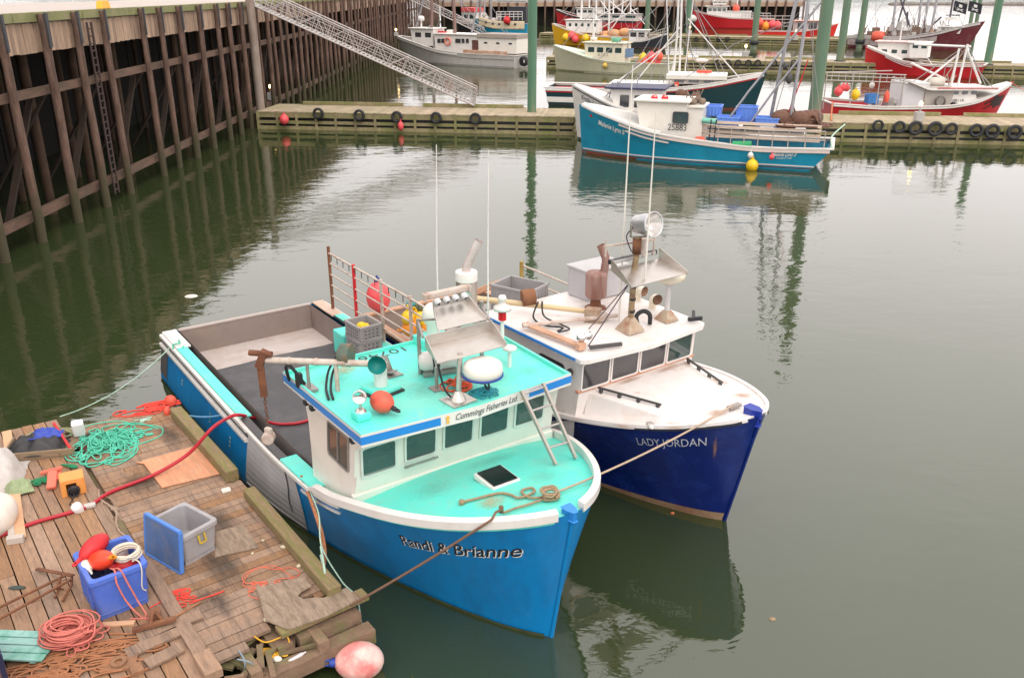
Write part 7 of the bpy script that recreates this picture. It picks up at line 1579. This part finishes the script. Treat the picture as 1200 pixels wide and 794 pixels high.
for k, (px, py, m, lb) in enumerate(((670, 42, BUOY_P, 'pink buoy on the yellow boat side above the cream bow'), (674, 46, BUOY_P, 'lower pink buoy on the yellow boat side'), (663, 44, YEL, 'yellow buoy left of the pink ones on the yellow boat'), (686, 45, YEL, 'yellow buoy right of the pink ones on the yellow boat'))): Y_.ball(px, py, .62, 2.7 * Y_.cs, 'buoy', m, lb)
RB = Boat('red and dark hulled boat with white upperworks at the head of the harbour, left', (654, 33), (748, 35), 2.6, [(0, 2.0), (.5, 2.2), (.8, 3.2), (1, 4.4)], RED_H, rake=.8, band=(BLACKP, (.25, .5)))
RB.house(676, 700, 10, 3.4, WHITE_P, z0=2.5, nside=4, nfront=3, roof=.3, wz=(.55, .8)); RB.house(700, 746, 17, 3.6, mat('grimy white paint', (.55, .50, .47), .6, var=.2, scale=.8), z0=1.8, nside=3, nfront=0, roof=.2, name='deckhouse')
RB.lines('mast', [[(718, 30), (718, -40)], [(738, 30), (738, -40)], [(690, 12), (690, -40)], [(708, 30), (706, -40)], [(728, 20), (731, -40)], [(682, 12), (680, -30)]], .17, WPOLE, 6); RB.lines('rigging', [[(690, -20), (660, 14)], [(718, -20), (760, 30)], [(738, -30), (770, 20)], [(706, -30), (672, 12)], [(690, -10), (735, 18)], [(718, -10), (685, 12)]], .07, WIRE, 4); RB.lines('boom', [[(718, 20), (690, -15)], [(738, 22), (700, -10)], [(738, 10), (775, 45)]], .14, WPOLE, 6)
S_ = Boat('small boat with a white wheelhouse and black bow, right of the yellow boat', (779, 57), (722, 56), 1.9, [(0, 1.1), (.5, 1.2), (1, 2.4)], BLACK_H, rake=.6, band=(WHITE_P, (.1, .12)))
S_.house(737, 756, 36, 2.4, WHITE_P, z0=.8, nside=2, nfront=2, roof=.25, rake=.4, wz=(.5, .85), gap=.25, mg=GLASSB)
S_.rails(.45, .98, .9, r=.04)
# ---- far red boats
R1 = Boat('long red boat with a white wheelhouse at the far wharf, bow to the left', (815, 33), (905, 34), 2.8, [(0, 2.3), (.5, 2.5), (.8, 3.2), (1, 4.2)], RED_H, rake=.9, band=(WHITE_P, (.15, .1)))
R1.house(828, 850, 8, 3.4, WHITE_P, z0=2.4, nside=4, nfront=3, roof=.5, wz=(.6, .85)); R1.house(850, 879, 14, 3.6, WHITE_P, z0=2., nside=0, nfront=0, roof=.1, name='deckhouse'); R1.house(834, 849, 2, 2.4, WHITE_P, z0=5.5, nside=3, nfront=3, roof=.3, name='upper_bridge')
R1.ball(861, 10, .85, 0, 'buoy', BUOY_O, 'orange red ball standing on the deckhouse of the far red boat')
R1.lines('mast', [[(835, 8), (835, -40)], [(862, 14), (862, -30)]], .16, WPOLE, 6); R1.rails(.05, .4, 1.2, r=.05)
mb = MB(); p = R1.P(811, 22); mb.ell(p, (1.6, .9, .9), 12, 8); tag(mb.build('white_skiff', WHITE_P, R1.t))
R2 = Boat('bright red boat with rail rack of pink buoys at the farthest dock', (976, 46), (885, 45.5), 2.2, [(0, 1.4), (.5, 1.4), (.8, 2.0), (1, 2.9)], RED_B, rake=.7)
R2.house(932, 958, 25, 3.0, mat('pinkish grey cabin', (.52, .42, .40), .6, var=.1), z0=1.0, nside=2, nfront=3, roof=.6, rm=mat('pale coral roof', (.72, .34, .28), .5), wz=(.4, .85), mg=GLASSB)
R2.lines('gear_rail', [[(888, y, -2.), (925, y, -2.)] for y in (19, 23, 27, 31)] + [[(px, 18, -2.), (px, 38, -2.)] for px in (888, 897, 906, 915, 925)], .07, ALU, 5)
for k, (px, py, m, lb) in enumerate(((904, 29, BUOY_P, 'pink buoy at the left on the rack of the bright red boat'), (910, 30, BUOY_P, 'pink buoy at the right on the rack of the bright red boat'), (896, 31, ORG, 'orange buoy on the rack of the bright red boat'), (889, 27, BUOY_O, 'red orange buoy at the stern of the bright red boat'))): R2.ball(px, py, .75, -2.2, 'buoy', m, lb)
# ---- maroon dragger
D_ = Boat('maroon dragger crowded with rusty gear and tall rigging, behind the red boats on the right', (1132, 60), (1000, 55), 3.0, [(0, 1.9), (.4, 1.9), (.7, 2.6), (1, 4.5)], MAROON, rake=2.0, band=(mat('pale grey rail paint', (.5, .45, .44)), (.2, .5)))
D_.house(1098, 1122, 32, 3.2, WHITE_P, z0=2.6, nside=3, nfront=3, roof=.3, wz=(.5, .8)); D_.house(1102, 1116, 24, 2.2, WHITE_P, z0=5., nside=2, nfront=2, roof=.3, name='upper_bridge')
D_.lines('mast', [[(1043, 40), (1043, -40)], [(1073, 50), (1071, -40)], [(1088, 48), (1091, -40)], [(1079, 50), (1081, -40)]], .2, GREYPOLE, 6)
D_.lines('boom', [[(1048, 36), (1056, -30)], [(1070, 45), (1048, 0)], [(1062, 46), (1058, 14)], [(1075, 45), (1098, 20)], [(1108, 24), (1108, -10)]], .15, mat('dark boom', (.08, .07, .09), .6), 6)
mb = MB()
for sd in (-1, 1): D_.H.rail(mb, .0, .76, lambda u: D_.H.sh(u) - .75, .06, 1.5, sd, 20)
mb.build('grey_bulwark', mat('worn grey bulwark', (.40, .34, .33), .7, var=.2, scale=.6, dirt=(.25, .12, .09), damt=.7), D_.h)
mb = MB()
for q in range(30): g = random.Random(400 + q); p = D_.P(1040 + 72 * g.random(), 44 - 14 * g.random(), (g.random() - .5) * 4); mb.box(p, (.4 + g.random(), .6, .4 + .9 * g.random()), rz=g.random() * 3); mb.tube([p, p + Vector((g.random() * 2 - 1, 0, 1 + 2 * g.random()))], .06, 5)
mb.build('deck_gear', mat('pale deck gear', (.6, .56, .54), .6, var=.2, island=.4), D_.t)
mb = MB()
for q in range(80): g = random.Random(90 + q); p = D_.P(1006 + 92 * g.random(), 52 - 20 * g.random() ** 2, (g.random() - .5) * 4); mb.box(p, (.5 + g.random() * .8, .5, .3 + .9 * g.random()), rz=g.random() * 3); mb.cyl(p, p + Vector((g.random() - .5, 0, 1.5 * g.random() + .4)), .07, 5)
mb.build('deck_gear', mat('rusty deck gear', (.26, .16, .12), .85, var=.4, scale=.8, island=.6), D_.t)
D_.house(1046, 1080, 34, 3.0, mat('grimy pale housing', (.48, .40, .36), .7, var=.2, scale=1, dirt=(.3, .16, .1), damt=.6), z0=1.8, nside=0, nfront=0, roof=.0, name='deckhouse')
mb = MB(); a, b = D_.P(1020, 43, -2.6), D_.P(1036, 43, -2.6); mb.lathe([(.001, -1), (.6, -.9), (.85, -.5), (.85, .5), (.6, .9), (.001, 1)], (a + b) / 2, 14, rot=RY(R(90)).to_3x3()); tag(mb.build('life_raft', BUOY_O, None, M=D_.M), 'orange life raft lying at the stern of the maroon dragger', 'raft')
for k, (px, lb) in enumerate(((1110, 'black flag with a white mark, left one above the maroon dragger'), (1127, 'black flag with a white mark, right one above the maroon dragger'))):
    f = thing('flag', lb, 'flag', M=D_.M, group='black flags above the maroon dragger')
    a = D_.P(px, -6, 0); b = D_.P(px - 4, 44, 0); mb = MB(); mb.tube([b, a], .07, 5); mb.build('flag_pole', WPOLE, f)
    c = D_.P(px, 1, 0)
    ff = lambda u, v, o=0.: Vector((c.x + 2.0 * u * 1.0, c.y + .22 * math.sin(u * 5) + o, c.z - .5 * u - 1.5 * v))
    mb = MB(); mb.grid(lambda u, v: ff(u, v), 12, 6); mb.grid(lambda u, v: ff(u, v, .03), 12, 6); mb.build('cloth', CLOTHK, f)
    mb = MB(); mb.grid(lambda u, v: ff(.36 + .28 * u, .22 + .28 * v, -.03), 3, 3); mb.grid(lambda u, v: ff(.25 + .5 * u, .58 + .08 * v + .2 * u, -.03), 4, 1); mb.grid(lambda u, v: ff(.25 + .5 * u, .78 + .08 * v - .2 * u, -.03), 4, 1); mb.build('flag_mark', INKW, f)
# ---- red boat in the middle right
RM = Boat('dark red boat with white bow stripes at the middle dock on the right', (1013, 86), (1146, 92), 2.2, [(0, 1.5), (.35, 1.35), (.6, 1.6), (.85, 2.5), (1, 3.1)], RED_H, rake=.3, tlean=.5, band=(WHITE_P, (.10, .10)))
for sd in (-1, 1):
    for q in (.45, .75): mb = MB(); RM.H.rail(mb, .55, .80, lambda u, q=q: RM.H.sh(u) - q * (1.2 - u), .05, .07, sd, 16); mb.build('bow_stripe', WHITE_P, RM.h)
RM.H.deck('whaleback', WHITE_P, RM.t, .66, .985, dz=.03, camber=.1)
RM.house(1028, 1075, 50, 2.2, WHITE_P, y0=-.75 * RM.cs, z0=1.9, nside=4, nfront=3, roof=.3, rake=.3, wz=(.28, .52), gap=.45, rm=mat('coral roof edge', (.74, .50, .47), .5)); 
RM.house(1064, 1084, 51, 2.4, WHITE_P, z0=2.0, nside=2, nfront=2, roof=.15, name='aft_cabin', wz=(.66, .92), gap=.35)
RM.lines('mast', [[(1050, 52), (1050, 22)]], .09, WPOLE, 6); RM.lines('rigging', [[(1080, 62), (1100, 86)], [(1030, 66), (1090, 90)]], .06, WPOLE, 5)
mb = MB(); p = RM.P(1129, 92, -1.); mb.box(RM.P(1128, 90, -1.5), (2.6, .8, .8)); mb.build('gear_box', BUOY_O, RM.t); mb = MB(); mb.ell(RM.P(1136, 88, -1.), (.6, .5, .6), 8, 6); mb.build('deck_gear', BUOY_O, RM.t)
RM.ball(1075, 80, .9, -1.2, 'barrel', mat('dirty white barrel', (.6, .55, .48), .6), 'dirty white drum on the stern of the dark red boat', tall=.9)
# ---- red boat at the right hand dock
RR = Boat('red boat with white cabin and rail rack behind the dock at the right edge', (1164, 139), (966, 139), 2.3, [(0, 1.35), (.3, 1.12), (.6, 1.18), (.78, 1.45), (.9, 2.0), (1, 2.75)], RED_H, rake=1.0, tlean=.25, band=(WHITE_P, (.10, .16)), deck=mat('pale grey working deck', (.45, .43, .42), .7, var=.1))
RR.H.deck('whaleback', WHITE_P, RR.t, .70, .985, dz=.03, camber=.1)
mb = MB(); mb.grid(lambda a, b: RR.H.pt(.905 + .075 * a, 1.0 + .8 * b + .25 * math.sin(a * 9) * (1 - a), RR.cs, .025), 8, 3); mb.grid(lambda a, b: RR.H.pt(.86 + .09 * a, 1.15 + .18 * b + .5 * a, RR.cs, .02), 8, 1); mb.grid(lambda a, b: RR.H.pt(.87 + .08 * a, .8 + .14 * b + .5 * a, RR.cs, .02), 8, 1); mb.build('bow_painting', mat('black splash paint', (.03, .012, .014), .5), RR.h)
hr, ex = RR.house(1112, 1144, 104, 2.7, WHITE_P, z0=1.35, nside=3, nfront=3, roof=.25, rake=-.3, wz=(.58, .86), gap=.35, mg=GLASSB)
RR.wall_text('108118', 1112, 1128, 120.5, .40, 2.72, INKG, hr)
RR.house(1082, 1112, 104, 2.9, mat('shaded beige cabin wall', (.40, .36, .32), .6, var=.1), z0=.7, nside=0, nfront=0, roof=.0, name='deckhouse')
RR.house(1056, 1082, 99, 2.6, mat('pale grey shelter', (.60, .58, .58), .5, var=.05), z0=.7, nside=0, nfront=0, roof=.0, name='shelter')
mb = MB(); yv = -1.5
mb.lathe([(.30, 0), (.42, .03), (.42, .09), (.30, .12)], RR.P(1100, 119, -1.62), 16, rot=RX(R(90)).to_3x3()); mb.build('net_drum', mat('dark drum', (.12, .1, .09), .7), RR.t)
mb = MB(); x0, x1 = RR.X(1052), RR.X(1152); mb.sheet(lambda a, b: Vector((x0 + (x1 - x0) * a, -1.75 + 3.5 * b, RR.Z(1110, 101) + (.55 * max(0, 1 - a * 4.5)))), 20, 2, .14, smooth=False); rr_ = mb.build('canopy', WHITE_P, RR.t)
mb = MB(); mb.bar((x0 + 2.0, -1.77, RR.Z(1110, 101) + .03), (x1, -1.77, RR.Z(1110, 101) + .03), .03, .07); mb.build('canopy_trim', BUOY_R, rr_)
zt_ = RR.Z(1110, 101)
RR.lines('mast', [[(1110, 101, -.9), (1112, 57, -.7)], [(1118, 101, -.9), (1121, 52, -.7)], [(1121, 58, -.7), (1144, 98, -.7)], [(1112, 64, -.5), (1074, 100, -.4)], [(1060, 74, -.3), (1105, 94, -.2)], [(1060, 52, 0), (1125, 55, -.6)]], .085, WPOLE, 7)
RR.lines('rigging', [[(1121, 54, -.6), (1098, 98)], [(1108, 95, -.5), (1112, 72, -.5)], [(1108, 100, -.5), (1104, 88, -.5)], [(1110, 98, -.5), (1114, 88, -.5)]], .05, mat('rusty tan rigging', (.4, .3, .24), .7), 5)
mb = MB(); p = RR.P(1092, 96, -.4); mb.lathe([(.001, -.6), (.35, -.55), (.35, .55), (.001, .6)], p, 12, rot=RY(R(90)).to_3x3()); mb.build('raft_canister', mat('dirty white barrel', (.6, .55, .48)), RR.t)
RR.lines('gear_rail', [[(964, y, -2.1), (1056, y + 3, -2.1)] for y in (85, 89, 94)] + [[(px, 85 + .03 * (px - 964), -2.1), (px, 128, -2.1)] for px in (964, 995, 1026, 1054)] + [[(962, 85, 2.1), (1040, 83, 2.1)]], .045, ALU, 5)
RR.lines('gear_rail', [[(px, 86 + .03 * (px - 964), -2.1), (px, 94 + .03 * (px - 964), -2.1)] for px in range(970, 1056, 8)], .03, ALU, 4)
for k, (px, py, m, lb, r) in enumerate(((980, 107, BUOY_P, 'lower pink buoy under the rack of the red boat by the right hand dock', .32), (985, 103, BUOY_P, 'left upper pink buoy under the rack of the red boat by the right hand dock', .24), (989, 103, BUOY_P, 'right upper pink buoy under the rack of the red boat by the right hand dock', .24), (1000, 111, YEL, 'yellow buoy under the rack of the red boat by the right hand dock', .36), (1018, 100, WHITE_P, 'white float under the rack of the red boat by the right hand dock', .2))): RR.ball(px, py, r, -1.6, 'buoy', m, lb)
mb = MB(); p = RR.P(1037, 113, -1.6); mb.tube([p - Vector((0, 0, .4)), p, p + Vector((0, 0, .25)), p + Vector((0, 0, .45))], [.18, .22, .16, .04], 10); tag(mb.build('oilskin', BUOY_O, None, M=RR.M), 'orange oilskin hanging under the rack of the red boat', 'oilskin')
Mx, l, hh = RR.box_at(1014, 1026, 110, 121, 1., -1.2, '', None, None, None); stack_crate('fish_crate', 'blue crate under the rack of the red boat by the right hand dock', Mx, mat('bright blue crate', (.06, .22, .55), .5), (l, .8, hh), holes=False)
mb = MB()
for q in range(10): g = random.Random(200 + q); mb.box(RR.P(1022 + 66 * g.random(), 124 - 5 * g.random(), -1.2 + 2 * g.random()), (.5, .5, .3 + .5 * g.random()), rz=g.random())
mb.build('deck_gear', mat('mixed pale gear', (.5, .45, .42), .7, var=.3, island=.5), RR.t)
mb = MB(); mb.tube(sag(RR.M @ RR.H.edge(.0, RR.cs, .2, .1), at(974, 141, 1.3), .1), .05, 5); tag(mb.build('stern_line', ROPE_O, None), 'orange line tying the red boat stern to the right hand dock', 'rope')
mb = MB(); mb.tube(sag(RR.M @ RR.H.edge(.98, RR.cs, .0, .1), at(1240, 112, 1.3), .3), .03, 5); tag(mb.build('bow_line', ROPE_P, None), 'pale pink line running right from the bow of the red boat', 'rope')
# ---- white longliner on the left
WL = Boat('white longliner with a rust streaked stern cabin, bow to the left below the wharf', (478, 72), (613, 79), 2.6, [(0, 1.5), (.3, 1.5), (.6, 1.8), (.8, 2.5), (1, 3.3)], GREYWHITE_H, rake=2.0, tlean=.2, band=(mat('dull grey rail', (.35, .31, .29), .7), (.45, .12)), boot=mat('grey boot stripe', (.28, .26, .24), .7), deck_drop=.4)
mb = MB()
for sd in (-1, 1): WL.H.rail(mb, .45, .99, lambda u: WL.H.sh(u) - .16, .05, .34, sd, 30)
mb.build('bow_strake', WHITE_P, WL.h)
mb = MB(); WL.H.rail(mb, .05, .40, lambda u: WL.H.sh(u) + .25, .02, .55, WL.cs, 14); mb.build('rusty_bulwark', mat('rust streaked bulwark', (.62, .44, .34), .7, var=.15, dirt=(.42, .17, .07), damt=.9, dpos=.5, dscale=.9), WL.t)
hw, ex = WL.house(485, 508, 34, 2.6, WHITE_P, z0=2.2, nside=2, nfront=3, roof=.2, rake=.5, wz=(.5, .78), gap=.4, mg=GLASSB)
h2w, ex = WL.house(511, 563, 41, 3.2, WHITE_P, z0=1.4, nside=0, nfront=0, roof=.15, name='deckhouse')
for px, wd in ((515, .5), (519.5, .5), (537, .8), (543, .4), (548, .4)):
    y = WL.cs * 1.62; p = WL.P(px, 48, y); mb = MB(); mb.box(p, (wd, .05, .5)); mb.build('window', GLASSB, h2w)
y = WL.cs * 1.70; mb = MB(); mb.tube([WL.P(525, 48.5, y) + Vector((.42 * math.cos(t), 0, .42 * math.sin(t))) for t in [2 * PI * k / 14 for k in range(14)]], .12, 7, closed=True); mb.build('life_ring', mat('coral life ring', (.75, .25, .18), .5), h2w)
mb = MB(); mb.box(WL.P(557, 53, WL.cs * 1.62), (.9, .06, 1.2)); mb.build('doorway', mat('dark brown doorway', (.12, .05, .04)), h2w)
h3w, ex = WL.house(562, 605, 45, 3.4, CREAM_P, z0=1.7, nside=3, nfront=0, roof=.1, rm=mat('brown grey canvas', (.36, .30, .26), .85, var=.15), name='stern_cabin', wz=(.60, .72), gap=.72, mg=GLASSB, thick=.5)
WL.lines('mast', [[(534, 42), (533, 0), (529, -40)], [(506, 60), (508, 0), (509, -40)]], .2, mat('brown mast', (.22, .13, .11), .6), 8); WL.lines('boom', [[(552, 44), (566, -20)], [(486, 40), (502, -10)], [(506, 30), (490, 44)]], .12, GREYPOLE, 6)
WL.lines('rigging', [[(470, 50), (508, -20)], [(533, -20), (604, 50)], [(533, -10), (575, 44)], [(604, 48), (606, 70)]], .045, WIRE, 4)
mb = MB(); p = WL.P(495, 32); mb.cyl(p, p + Vector((0, 0, .9)), .12, 8); mb.lathe([(.001, 0), (.42, 0), (.45, .4), (.3, .6), (.001, .65)], p + Vector((0, 0, .8)), 12); mb.build('radar_dome', WHITE_P, WL.t)
mb = MB(); mb.box(WL.P(519, 39), (1.0, .6, .5)); mb.build('red_box', BUOY_R, h2w)
mb = MB(); mb.box(WL.P(529, 38), (.9, .8, .6)); mb.build('raft_canister', WHITE_P, h2w, bev=.1)
lamp_post(WL.M @ WL.H.edge(.985, WL.cs, 0, .0), 'lit lamp at the bow of the white longliner', 1.6, .7)
mb = MB(); mb.lathe([(.25, -.2), (.6, -.2), (.62, 0), (.6, .2), (.25, .2)], WL.P(614, 72, WL.cs * 1.4), 14, rot=RX(R(90)).to_3x3()); tag(mb.build('tyre', BLACK, None, M=WL.M), 'dark tyre fender at the stern of the white longliner', 'tyre')
# ---- boats at the far left
FB = Boat('far boat with a cream bulwark and teal hull behind the white longliner', (560, 41), (620, 42), 2.5, [(0, 2.4), (.5, 2.4), (1, 3.4)], TEAL_H, rake=.8)
mb = MB(); FB.H.rail(mb, .04, .9, lambda u: FB.H.sh(u) - .3, .06, 1.6, FB.cs, 16); mb.build('cream_bulwark', mat('cream yellow bulwark', (.68, .56, .38), .6, var=.1, dirt=(.5, .35, .18), damt=.6), FB.h)
mb = MB()
for u in (.2, .32, .5, .62, .75): mb.box(FB.H.pt(u, FB.H.sh(u) - .1, FB.cs, .08), (.5, .06, .4))
mb.build('freeing_port', DKGREY, FB.h)
FB.house(596, 616, 9, 3.2, BLACK_H, z0=2.5, nside=0, nfront=0, roof=.0, name='black_house'); FB.house(582, 616, 1, 3.2, mat('white railing block', (.6, .58, .57), .6), z0=6.5, nside=5, nfront=0, roof=.2, name='upper_bridge')
FB.lines('mast', [[(568, 30), (568, -40)], [(576, 30), (575, -40)]], .2, GREYPOLE, 6); FB.lines('guard_rail', [[(582, y, 1.7), (612, y, 1.7)] for y in (14, 17, 20)] + [[(px, 14, 1.7), (px, 24, 1.7)] for px in range(582, 614, 5)], .07, WPOLE, 4)
mb = MB()
for q in range(10): g = random.Random(300 + q); mb.ell(FB.P(566 + 30 * g.random(), 18 + 12 * g.random(), 0), (.6, .5, .5 + .4 * g.random()), 8, 6)
mb.build('deck_gear', mat('mixed pale gear', (.5, .45, .42)), FB.t)
FB.ball(594, 24, .75, 2.9 * FB.cs, 'buoy', BUOY_R, 'red buoy on the cream bulwark of the far left boat')
NB = Boat('far white boat with a red roof seen through the longliner rigging', (536, 36), (572, 38), 2.3, [(0, 2.0), (.5, 2.0), (1, 3.0)], BLACK_H, rake=.6, band=(WHITE_P, (.2, .3)))
NB.house(543, 556, 14, 2.8, WHITE_P, z0=1.8, nside=2, nfront=2, roof=.2, rm=mat('coral red roof', (.72, .10, .10), .5, var=.05), wz=(.4, .75), gap=.3, thick=.9)
NB.lines('mast', [[(562, 30), (566, -30)], [(542, 30), (541, -30)]], .16, GREYPOLE, 6)

# thin stays and aerials on the farther boats
for b_, nm, segs in ((RR, 'rigging', [[(1121, 52, -.6), (1060, 100, -.4)], [(1112, 57, -.6), (1165, 108, 0)], [(1121, 52, -.6), (1150, 100, -1.)], [(1100, 70, 0), (1100, 100, 0)], [(1131, 70, .5), (1131, 102, .5)]]),
                     (RM, 'rigging', [[(1050, 22), (1020, 66)], [(1050, 24), (1080, 60)], [(1058, 30), (1058, 52)], [(1072, 28), (1072, 54)], [(1041, 30), (1041, 50)]]),
                     (D_, 'rigging', [[(1043, -30), (1005, 50)], [(1071, -30), (1030, 40)], [(1091, -30), (1130, 40)], [(1081, -30), (1060, 45)], [(1091, -30), (1066, 44)], [(1043, -20), (1075, 40)], [(1071, -20), (1100, 30)], [(1020, 0), (1024, 44)]]),
                     (R1, 'rigging', [[(835, -30), (818, 20)], [(862, -20), (900, 26)], [(862, -20), (840, 8)], [(870, -10), (870, 14)]]),
                     (R2, 'rigging', [[(945, 0), (945, 22)], [(945, 0), (975, 30)], [(938, -10), (938, 24)], [(945, 2), (915, 36)]]),
                     (C_, 'rigging', [[(705, 18), (705, 50)], [(713, 24), (713, 50)], [(694, 12), (655, 58)], [(694, 12), (745, 66)], [(735, 30), (735, 66)]]),
                     (Y_, 'rigging', [[(697, -20), (655, 28)], [(712, -20), (740, 44)], [(697, -10), (720, 40)], [(681, -10), (668, 24)], [(705, -20), (690, 26)], [(725, -10), (728, 40)]]),
                     (S_, 'rigging', [[(746, 10), (746, 36)], [(750, 16), (775, 44)], [(740, 14), (740, 38)]]),
                     (WL, 'rigging', [[(509, -20), (520, 42)], [(529, -20), (512, 36)], [(566, -10), (600, 46)], [(529, -20), (560, 44)]]),
                     (FB, 'rigging', [[(575, -20), (600, 10)], [(568, -20), (560, 30)], [(590, -10), (590, 14)], [(604, -10), (606, 12)]])):
    b_.lines(nm, segs, .032, WIRE, 4)
